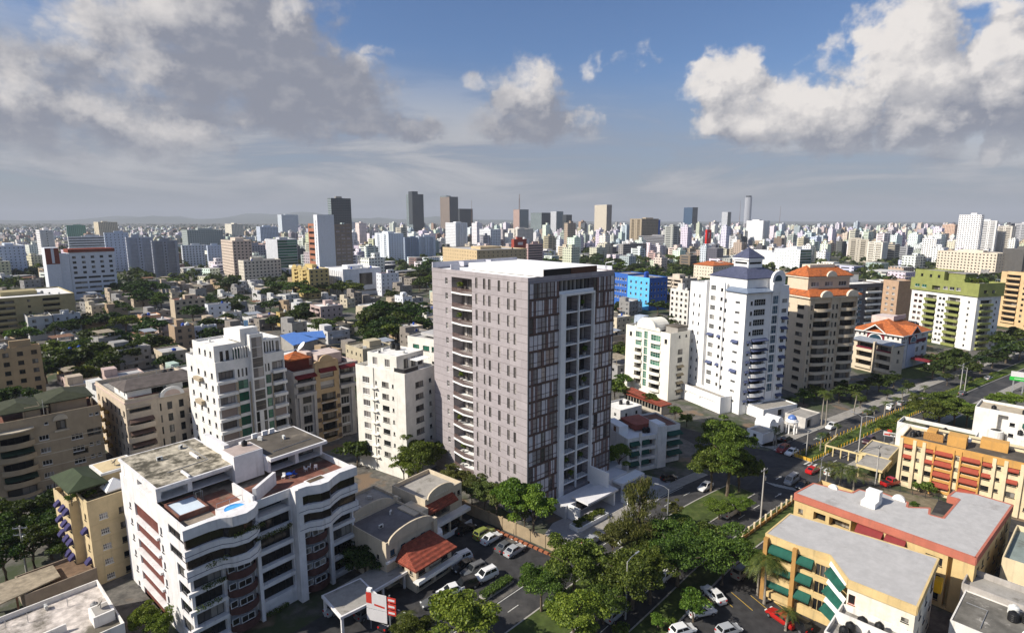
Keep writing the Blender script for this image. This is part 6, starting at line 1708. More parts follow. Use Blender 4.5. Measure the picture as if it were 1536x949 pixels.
# ---------------------------------------------------------------- yellow block with the salmon parapet
YEL = wallmat('warm_yellow_render', (.61, .45, .215), .35); SAL = wallmat('salmon_render', (.46, .15, .10), .2)
MRC = mat('maroon_canvas', (.20, .03, .03), .8, .15)
B23 = empty('apartment_block', (67.7, 75.9, 0), R(39.5), 'warm yellow block with salmon pink parapet and plain grey membrane roof', 'apartment block')
v = V(B23, 0, 0, 11.2, 26, 0, 9.0, YEL, par=0)
v.win('L', [24.8], [6.5, 3.8, 1.1], .8, .8, 1, 1, FRD)
v.rec('L', 20.6, 22.6, 6.3, 7.8, 1.0, True, nx=3); v.rec('L', 16.8, 20, 6.2, 7.9, 1.5, True, nx=3); v.rec('L', 15.6, 16.6, .2, 9, 2, False)
for z in (6.2, 3.4, .6):
    v.rec('L', 12.0, 15.4, z, z + 1.9, 1.4, True); v.rec('L', 8.8, 11.2, z, z + 1.9, 1.4, True, nx=3); v.win('L', [4.9], [z + .4], 2.2, 1.3, 3, 1, FRD); v.win('L', [6.6], [z + .6], .6, .7, 1, 1, FRD)
    if z < 6: v.rec('L', 16.8, 20, z, z + 1.9, 1.5, True); v.rec('L', 20.6, 22.6, z, z + 1.6, 1.0, True)
v.awn('L', [13.7], [8.6], 3.8, MRC, 1.0, 1.2); v.awn('L', [10], [8.6], 2.8, MRC, .9, 1.1)
v.rec('L', 2.6, 3.2, .3, 9, 1.2, False)
v.win('R', [2.5, 5.5, 9], [6.3, 3.5, .8], 1.2, 1.2, 2, 1, FRD); v.done(False)
v2 = V(B23, 11.25, 0, 13.6, 7.0, 0, 9.0, YEL, par=0, name='wing_wall'); v2.win('R', [3, 6.5, 10.5], [6.3, 3.5, .8], 1.3, 1.3, 2, 1, FRD); v2.rec('R', 8, 9.4, .4, 8.6, 1.0, False); v2.win('B', [4, 9], [6.3, 3.5, .8], 1.3, 1.3, 2, 1, FRD); v2.done(False)
RP = [(0, 0), (24.6, 0), (24.6, 5.2), (23.0, 7.9), (19.8, 8.1), (20.0, 6.5), (9.9, 6.4), (9.6, 8.2), (12.3, 8.8), (9.6, 11.4), (11.6, 11.8), (12.2, 15.9), (10.6, 18.0), (10.4, 19.2), (7.9, 19.5), (6.6, 25.6), (-.2, 26)]
def parapet(root, pts, z0, z1, m, t=.22, nm='parapet', grow=.1):
    b = MB()
    n = len(pts)
    cx, cy = sum(p[0] for p in pts) / n, sum(p[1] for p in pts) / n
    for i in range(n):
        a, c = Vector(pts[i]), Vector(pts[(i + 1) % n])
        d = (c - a).normalized()
        nn = Vector((d.y, -d.x))
        b.prism([a + nn * grow, c + nn * grow, c - nn * t, a - nn * t], z0 + (.004 if i % 2 else 0), z1 + (.006 if i % 2 else 0))
    return obj(nm, b.mesh(nm, m), root)
part(B23, 'roof', ROOFG, lambda b: b.prism(RP, 9.0, 9.95))
parapet(B23, RP, 8.75, 10.0, SAL)
part(B23, 'roof_hatch', WH, lambda b: b.prism([(4.2, 14.6), (7.6, 14.6), (7.6, 16.8), (4.2, 16.8)], 9.95, 10.9) and b.prism([(6.0, 14.65), (7.55, 14.65), (7.55, 16.75), (6.0, 16.75)], 10.9, 12.3))
part(B23, 'arched_vent', WH, lambda b: (arch_plate(b, (11.4, 13.2, 9.9), 2.0, 1.0, .5, rot=PI / 2), arch_plate(b, (7.2, 22.4, 9.9), 1.6, .8, .5, rot=PI / 2)))
# ---------------------------------------------------------------- yellow block with green awnings
GRA = mat('emerald_canvas', (.012, .082, .058), .8, .3)
B23b = empty('apartment_block', (53, 67.1, 0), R(45), 'warm yellow block with emerald green awnings and a plain grey membrane roof', 'apartment block')
v = V(B23b, .3, 7.3, 10.0, 12.2, 0, 10.0, YEL, par=0)
for z in (7.3, 4.5, 1.7):
    v.rec('L', 8.2, 11.4, z - .2, z + 1.7, 1.3, True); v.rec('L', 5.4, 7.4, z - .2, z + 1.7, 1.3, True, nx=2)
    v.put('awning', awn_mesh(3.4, .9, 1.0, GRA), 'L', 9.8, z + 2.1, .02); v.put('awning', awn_mesh(2.2, .9, .9, GRA), 'L', 6.4, z + 2.1, .02)
    v.win('L', [4.1], [z - .1], 1.9, 1.9, 3, 1, YEL, GL, name='slatted_window')
    v.box('balcony', YEL, 'L', 8.1, 11.6, z - 1.0, z - .15, .002, .5)
v.box('brown_pilaster', mat('ochre_render', (.40, .22, .07), var=.12), 'L', 7.5, 8.1, .1, 10.4, .002, .9); v.box('brown_pilaster', MATS['ochre_render'], 'L', 11.7, 12.3, .1, 10.4, .002, .9)
v.win('B', [3, 7], [7, 4.2, 1.4], 1.3, 1.2, 2, 1, FRD); v.done(False)
v2 = V(B23b, -3.6, -.4, 14.4, 7.6, 0, 10.0, mat('sunny_white_render', (.76, .70, .58), streak=.3), par=0, name='white_wall')
v2.win('L', [7.0], [7.4], .8, 1.4, 1, 1, BRK, BLACK, name='door'); v2.win('R', [4, 8, 12], [7, 4.2, 1.4], 1.3, 1.2, 2, 1, FRD); v2.win('L', [1.0], [8.0], .8, .6, 1, 1, FRD, name='vent'); v2.done(False)
RB = [(.2, 19.6), (.1, 14.9), (.9, 10.8), (-3.7, 7.2), (-3.7, -.5), (11.0, -.5), (10.4, 8.4), (9.2, 19.2)]
part(B23b, 'roof', ROOFG, lambda b: b.prism(RB, 10.0, 10.75))
parapet(B23b, RB, 9.6, 10.8, YEL, .15)
part(B23b, 'diagonal_awning', [GRA, WH], lambda b: [(b.poly([(.0 - k * .5, 10.3, 9.7 - k * 2.6), (-3.4, 7.3, 9.7 - k * 2.6), (-4.1, 8.0, 8.7 - k * 2.6), (-.9 - k * .5, 10.9, 8.7 - k * 2.6)], 0), b.poly([(.3 - k * .5, 10.4, 10.4 - k * 2.6), (-3.5, 7.25, 10.4 - k * 2.6), (-3.7, 7.5, 9.72 - k * 2.6), (.1 - k * .5, 10.6, 9.72 - k * 2.6)], 1)) for k in range(3)])
part(B23b, 'yellow_hanging_box', mat('signal_yellow', (.75, .38, .01)), lambda b: b.box(8.2, 9.6, -1.5, -.62, 7.0, 8.8))
acunit(*at(B23b, -3.75, .6, 6.6), R(-45), 'air conditioner on the white wall of the green awning block')
# service roof in front with tanks
B23c = empty('service_building', (53, 67.1, 0), R(45), 'low service building with a walled roof full of black water tanks, bottom right', 'service building')
v = V(B23c, -11.4, -1.2, 7.6, 8.8, 0, 7.2, W22, par=.8, rm=CONC); v.win('L', [3, 6], [2.6], 1.1, 1.2, 2, 1, FRD); v.done()
part(B23c, 'roof_wall', W22, lambda b: (b.box(-7.4, -7.1, -1.0, 7.4, 6.4, 7.9), b.box(-11.2, -7.5, 3.6, 3.9, 6.4, 7.5)))
for k, (x, y, r_) in enumerate(((-8.4, 5.4, .62), (-6.2, 4.6, .62), (-5.8, 2.8, .55), (-8.6, 2.2, .6), (-9.8, 5.8, .55), (-10.2, 1.0, .5))):
    tank(*at(B23c, x, y, 6.42), 'white' if k == 5 else 'black', 'white water tank at the front of the low service roof' if k == 5 else 'big black water tank in the walled roof below the grey membrane roof', r_, 1.5, None if k == 5 else 'black tanks on the service roof')

# ---------------------------------------------------------------- weathered roofs in the bottom right corner
WDR = mat('blackened_roof', (.16, .15, .13), stain=((.50, .47, .42), .45, .55), scale=.4, var=.4)
q = lplace((1425, 929), 6.2, 42, 8)
B24 = empty('apartment_block', q, R(42), 'weathered block with a blackened flat roof and white water tank in the bottom right corner', 'apartment block')
v = V(B24, 0, -12, 9.4, 20, 0, 6.2, W22, par=.12, rm=WDR); v.win('L', [2, 5], [3.4, .8], 1.2, 1.2, 2, 1, FRD); v.done()
v = V(B24, 9.45, -14, 5.5, 22.5, 0, 7.0, mat('grey_weathered_wall', (.40, .37, .34), streak=.5), par=.9, rm=CONC, name='walled_roof'); v.win('L', [3], [3.4], 1.2, 1.2, 2, 1, FRD); v.done()
for x, y, c, l in ((6.2, 2.4, 'black', 'pair of black water tanks beside pipes on the blackened roof'), (7.0, 1.2, 'black', 'pair of black water tanks beside pipes on the blackened roof'), (7.9, 2.6, 'white', 'white water tank behind the black tanks on the blackened roof')):
    tank(*at(B24, x, y, 6.1), c, l, .62, 1.3, 'tanks on the blackened roof' if c == 'black' else None)
dish(*at(B24, 2.2, .4, 6.1), .75, 'white round dish lying low on the blackened roof', 200)
part(B24, 'pipe', STEEL, lambda b: (b.tube([(1, 5, 6.2), (6, 5, 6.2), (6, 7.3, 6.2)], .05, 5), b.tube([(7, 1.2, 7.4), (7.2, -3, 6.2), (6, -9, 6.2)], .05, 5)))
q = lplace((1503, 838), 7.2, 42, 9)
B24b = empty('apartment_block', q, R(42), 'cream walled block with stained terrace roof and one green awning at the right edge', 'apartment block')
v = V(B24b, 0, 0, 14, 9, 0, 7.6, CRM, par=.9, rm=mat('greenish_roof', (.22, .26, .24), stain=((.12, .12, .1), .4, .5))); v.win('L', [4], [4.4], 1.6, 1.2, 2, 1, FRD); v.awn('L', [4], [6.0], 2.2, GRA, .9, .8); v.done()
dish(*at(B24b, 4, 12, 7.6), .8, 'white dish above the stained terrace at the right edge', 200)

# ---------------------------------------------------------------- low roofs in the bottom left corner
LW = mat('whitewashed_roof', (.56, .50, .45), stain=((.10, .088, .065), .13, .47, .95), scale=.9, var=.35)
B25 = empty('workshop', (-63.1, 57.0, 0), R(48), 'low workshop with a wide whitewashed and blackened flat roof in the bottom left corner', 'workshop')
v = V(B25, 0, 0, 16, 14, 0, 4.9, W22, par=.75, rm=LW); v.done()
part(B25, 'roof_box', [W22, CONC], lambda b: (b.box(13.2, 15.6, 2.8, 5.8, 4.1, 5.7), b.box(13.5, 15.3, 3.1, 5.5, 5.703, 5.73, 1)))
part(B25, 'roof_wall', W22, lambda b: b.box(5.2, 10.6, 5.0, 5.25, 4.1, 5.2))
for x, y, a, l in ((8.6, 4.6, 48, 'white air conditioner against the low wall of the whitewashed roof'), (9.6, 12.6, 138, 'air conditioner at the rear parapet of the whitewashed roof')): acunit(*at(B25, x, y, 4.2), R(a), l)
dish(*at(B25, 14.4, 4.4, 5.75), .55, 'small grey dish on the roof box in the bottom left corner', 200, CONC)
part(B25, 'pipe_rail', STEEL, lambda b: [b.tube([(3 + i * 2.2, 11 + (i % 2), 4.15), (3 + i * 2.2, 11 + (i % 2), 5.6)], .04, 4) for i in range(5)] + [b.tube([(5, 11.6, 5.5), (11.6, 11.4, 5.5)], .03, 4)])
tank(*at(B25, 14.2, 7.4, 4.15), 'grey', 'dark grey water tank beside the roof box bottom left', .5, 1.1)
B25b = empty('shed', (-75.5, 76.5, 0), R(50), 'open timber shed with a weathered board roof at the left edge', 'shed')
part(B25b, 'roof', mat('weathered_boards', (.30, .25, .18), .9, .35, scale=1), lambda b: b.prism([(-4, -3), (6.5, -1), (6.5, 3.6), (-4, 4)], 3.5, 3.7))
for x, y in ((-3, -1.8), (1, -1.4), (5.6, -.4), (-3, 3.4), (5.8, 3.0)): part(B25b, 'post', RUST, lambda b: b.box(x, x + .25, y, y + .25, 0, 3.5))
B25c = empty('shed', (-71.5, 83.5, 0), R(50), 'walled yard shed with a rusty brown roof beside the warm cream block', 'shed')
v = V(B25c, -6, -3.5, 9, 7, 0, 3.4, mat('raw_block_wall', (.30, .24, .18), streak=.4), par=.5, rm=mat('rusty_sheet_roof', (.17, .11, .07), var=.4)); v.done()

# ---------------------------------------------------------------- white walk-up right of the tower, clubhouse, kiosk
q = W(940, 711)
B26 = empty('apartment_block', (q.x, q.y, 0), R(24), 'white four storey walk-up with red roof terrace and dark green awnings right of the tower', 'apartment block')
v = V(B26, 0, 0, 11.2, 11, 0, 8.6, W22, par=.7, rm=WHC)
for z in (6.0, 3.55, 1.1):
    v.rec('R', .6, 3.0, z - .2, z + 1.5, 1.2, True, nx=3); v.rec('R', 4.0, 8.0, z - .2, z + 1.5, 1.4, True, nx=4)
    v.put('awning', awn_mesh(2.6, .7, .7, DGR), 'R', 1.8, z + 1.75, .02)
    v.put('balcony_blind', awn_mesh(2.0, .9, .2, DGR), 'R', 5.1, z + 1.7, .02)
    v.win('R', [9.6], [z + .5], .9, .5, 1, 1, FRD)
v.box('pilaster', W22, 'R', 3.1, 3.7, .1, 9.8, .002, .35); v.box('stair_pilaster', W22, 'R', 8.4, 10.9, .1, 10.4, .002, .4); v.done()
v = V(B26, 11.25, 1.5, 5.2, 9.5, 0, 9.4, W22, par=.4, rm=REDT, name='wing_wall')
for z in (6.2, 3.75, 1.3): v.rec('R', 1.0, 4.6, z - .2, z + 1.5, 1.2, True); v.put('awning', awn_mesh(4.2, .5, 1.4, DGR), 'R', 3.0, z + 1.75, .02)
v.done()
part(B26, 'stair_head', [WHC, RUST], lambda b: (b.box(.4, 3.0, 4.2, 10, 7.9, 10.1), b.box(8.6, 10.8, .2, 3.6, 7.9, 10.8), b.box(3.02, 3.05, 5.4, 6.3, 8.0, 9.7, 1), b.box(.37, .39, 5.4, 6.4, 8.0, 9.7, 1)))
part(B26, 'red_roof', mat('brick_red_deck', (.30, .085, .06), var=.2), lambda b: b.box(5.4, 11, 4.5, 10.8, 8.3, 9.6))
for k, (x, y) in enumerate(((4.0, 8.0), (4.6, 9.2), (3.8, 10.2), (2.4, 10.6), (4.9, 10.4), (7.2, 3.4), (8.0, 3.2))): tank(*at(B26, x, y, 7.95), 'black', 'black water tank clustered on the white walk-up roof right of the tower', .55, 1.2, 'tanks on the white walk-up')
CH = empty('clubhouse', (86.6, 124.2, 0), R(44), 'low pale yellow drive-in building with flat stained roof and open porch', 'clubhouse')
v = V(CH, 2.5, 0, 11, 6.2, 0, 3.3, wallmat('pale_yellow_render', (.64, .52, .28), .2), par=.25, rm=CONC); v.rec('L', .8, 5.4, .2, 2.5, 1.5, False); v.rec('R', 1, 4, .3, 2.5, 1, False); v.done()
part(CH, 'porch_roof', [CONC, MATS['pale_yellow_render']], lambda b: (b.box(-5.5, 2.45, -.5, 4.6, 2.9, 3.1), b.box(-5.6, 2.4, -.65, -.5, 2.6, 3.15, 1), b.box(-5.65, -5.5, -.6, 4.6, 2.6, 3.15, 1)))
part(CH, 'terrace_wall', MATS['pale_yellow_render'], lambda b: (b.box(3.0, 3.25, 6.3, 14, 2.2, 2.6), b.box(3.0, 12, 13.75, 14, 2.2, 2.6)))
for i in range(5): part(CH, 'post', MATS['pale_yellow_render'], lambda b: b.box(3.0, 3.25, 6.6 + i * 1.75, 6.85 + i * 1.75, 0, 2.2))
for x, y in ((-5.2, -.3), (-5.2, 4.0), (-1.5, -.3)): part(CH, 'post', MATS['pale_yellow_render'], lambda b: b.box(x, x + .3, y, y + .3, 0, 2.9))
FE = empty('garden_fence', (45.6, 99.6, 0), R(41), 'ochre garden wall with slim pillars along the avenue verge', 'fence')
part(FE, 'wall', MATS['ochre_render'], lambda b: b.box(-4, 19.5, -.1, .1, 0, .7))
for i in range(11): part(FE, 'pillar', CRM, lambda b: b.box(-4 + i * 2.3, -3.7 + i * 2.3, -.16, .16, 0, 1.9))
part(FE, 'railing', FRD, lambda b: [b.tube([(-3.9, 0, z), (19.3, 0, z)], .02, 4) for z in (1.0, 1.6)] + [b.tube([(-3.9 + i * .4, 0, .7), (-3.9 + i * .4, 0, 1.7)], .012, 3) for i in range(58)])
FE2 = empty('garden_fence', (79.3, 120.2, 0), R(-38), 'dark wire fence with thin posts along the yard by the orange walk-up', 'fence')
part(FE2, 'wire', FRD, lambda b: [b.tube([(0, 0, z), (16, 0, z)], .02, 4) for z in (.5, 1.1, 1.7)])
for i in range(8): part(FE2, 'post', FRD, lambda b: b.box(i * 2.25, i * 2.25 + .1, -.05, .05, 0, 1.9))
SG = empty('shop_sign', (97.3, 139.5, 0), R(-35), 'small white and red sign panel on two posts over the clubhouse roof', 'sign')
part(SG, 'panel', [SGW, SGR], lambda b: (b.box(-1.3, 1.3, -.08, .08, 3.6, 4.7), b.box(-.5, .5, -.1, .1, 4.71, 5.3, 1), b.box(-1.1, .2, -.1, -.085, 3.8, 4.2, 1)))
for x in (-1, .9): part(SG, 'post', STEEL, lambda b: b.box(x, x + .1, -.05, .05, 0, 3.6))
SG2 = empty('roadside_sign', (173.4, 188.2, 0), R(-40), 'green and white roadside sign board above trees at the right edge', 'sign')
part(SG2, 'board', [SGW, mat('sign_green', (.03, .42, .05), .5, .08)], lambda b: (b.box(-2.2, 2.2, -.2, .2, 5.6, 7.4), b.box(-2.4, 2.4, -.25, .25, 4.3, 5.59, 1), b.box(-1.2, 1.3, -.27, -.255, 4.85, 5.05)))
part(SG2, 'post', STEEL, lambda b: (b.box(-1.5, -1.1, -.15, .15, 0, 4.3), b.box(1.1, 1.5, -.15, .15, 0, 4.3)))
# ================================================================== THE CITY BEHIND
FOOT = []                      # footprints already taken: x, y, radius
for o in list(COL.objects):
    if o.parent is None and o.get('category') in ('tower', 'apartment block', 'shop building', 'office block', 'office building', 'podium', 'pavilion', 'workshop', 'service building', 'clubhouse'):
        pts = [Vector(at(o, *(c.matrix_local @ Vector(b)))) for c in o.children if c.type == 'MESH' and c.name.startswith('wall') for b in c.bound_box]
        if pts:
            cx, cy = sum(p.x for p in pts) / len(pts), sum(p.y for p in pts) / len(pts)
            FOOT.append((cx, cy, max(math.hypot(p.x - cx, p.y - cy) for p in pts) * .92))
def free(x, y, r):
    return all((x - a) ** 2 + (y - b) ** 2 > (r + c) ** 2 for a, b, c in FOOT)
def ang_of(y): return PITCH + math.atan((y - 474.5) / 853)
def boxfit(xl, xm, xr, yt, yb, rot):
    n = W(xm, yb)
    H = CAMZ - n.y * math.tan(ang_of(yt))
    d0 = n.y * math.cos(PITCH) + (CAMZ - H) * math.sin(PITCH)
    def along(a, tx):
        k = (tx - 768) / 853
        return (k * d0 - n.x) / (math.cos(a) - k * math.sin(a) * math.cos(PITCH))
    return n, H, max(3, min(90, along(R(rot), xr))), max(3, min(90, along(R(rot + 90), xl)))
def mid(name, label, cat, px, rot, col, L='win', Rr='win', fh=3.0, roof=None, gl=None, fr=None, streak=.25, group=None, par=.6, cw=3.2, head=True, wallm=None):
    n, H, Wd, D = boxfit(*px, rot)
    e = empty(name, (n.x, n.y, 0), R(rot), label, cat, group)
    wm = wallm or mat('render_%02d_%02d_%02d' % tuple(int(c * 99) for c in col), col, .85, .12, streak, scale=.3)
    v = V(e, 0, 0, Wd, D, 0, H, wm, par=par, rm=roof or random.choice([ROOFG, ROOFW, ROOFD, CONC]))
    nf = max(1, int((H - par) / fh))
    far = n.y > 420
    gl = gl or (GF if n.y > 300 else GL)
    for f, st in (('L', L), ('R', Rr)):
        ln = D if f == 'L' else Wd
        if st == 'none' or ln < 2.2: continue
        nc = max(1, int(ln / cw))
        while nc * nf > 84: nc = max(1, nc - 1) if nc > 6 else nc; nf_ = nf; break
        A = [ln * (i + .5) / nc for i in range(nc)]
        Z = [H - par - .2 - fh * (k + 1) + .95 for k in range(nf)]
        Z = [z for z in Z if z > .4]
        if st == 'win': v.win(f, A, Z, min(1.5, ln / nc * .55), 1.35, 2, 1, fr or FRD, gl or GL, sill=not far)
        elif st == 'small': v.win(f, A, Z, .9, 1.0, 1, 1, fr or FRD, gl or GL, sill=not far)
        elif st == 'strip':
            for z in Z: v.win(f, [ln / 2], [z], ln - 1.2, 1.25, max(2, int(ln / 2.5)), 1, fr or FRD, gl or GL, sill=False, name='strip_window')
        elif st == 'glass':
            for z in Z: v.win(f, [ln / 2], [z - .7], ln - .5, fh - .5, max(2, int(ln / 1.8)), 2, fr or FRD, gl or GB, sill=False, dep=.08, name='curtain_wall')
        elif st == 'slit': v.win(f, A, [1.5], .7, H - 3.2, 1, 3, FRD, GL, sill=False, name='slit_window')
        elif st == 'balc':
            bw = max(2.0, min(7, ln * .36))
            for a in ([ln * .26, ln * .74] if ln > 7 else [ln / 2]):
                for z in Z:
                    v.rec(f, a - bw / 2, a + bw / 2, z - .6, z + 1.4, 1.2, not far)
                    v.box('balcony', wm, f, a - bw / 2 - .15, a + bw / 2 + .15, z - 1.0, z - .02, .002, .8)
            if ln > 7: v.win(f, [ln / 2], Z, 1.2, 1.3, 2, 1, fr or FRD, gl or GL, sill=False)
    v.done()
    if head and H > 10:
        hw, hd = Wd * random.uniform(.25, .45), D * random.uniform(.25, .45)
        x0, y0 = Wd * random.uniform(.2, .5), D * random.uniform(.25, .5)
        part(e, 'roof_house', wm, lambda b: b.box(x0, x0 + hw, y0, y0 + hd, H - par - .1, H + random.uniform(1.5, 3)))
    r = math.hypot(Wd, D) / 2
    c = at(e, Wd / 2, D / 2, 0)
    FOOT.append((c[0], c[1], r * .9))
    return e, v, H, Wd, D
AB = 'apartment_building'
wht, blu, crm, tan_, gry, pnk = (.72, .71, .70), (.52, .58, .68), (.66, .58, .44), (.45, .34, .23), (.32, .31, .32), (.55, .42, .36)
yel_, brn = (.52, .42, .20), (.22, .14, .10)
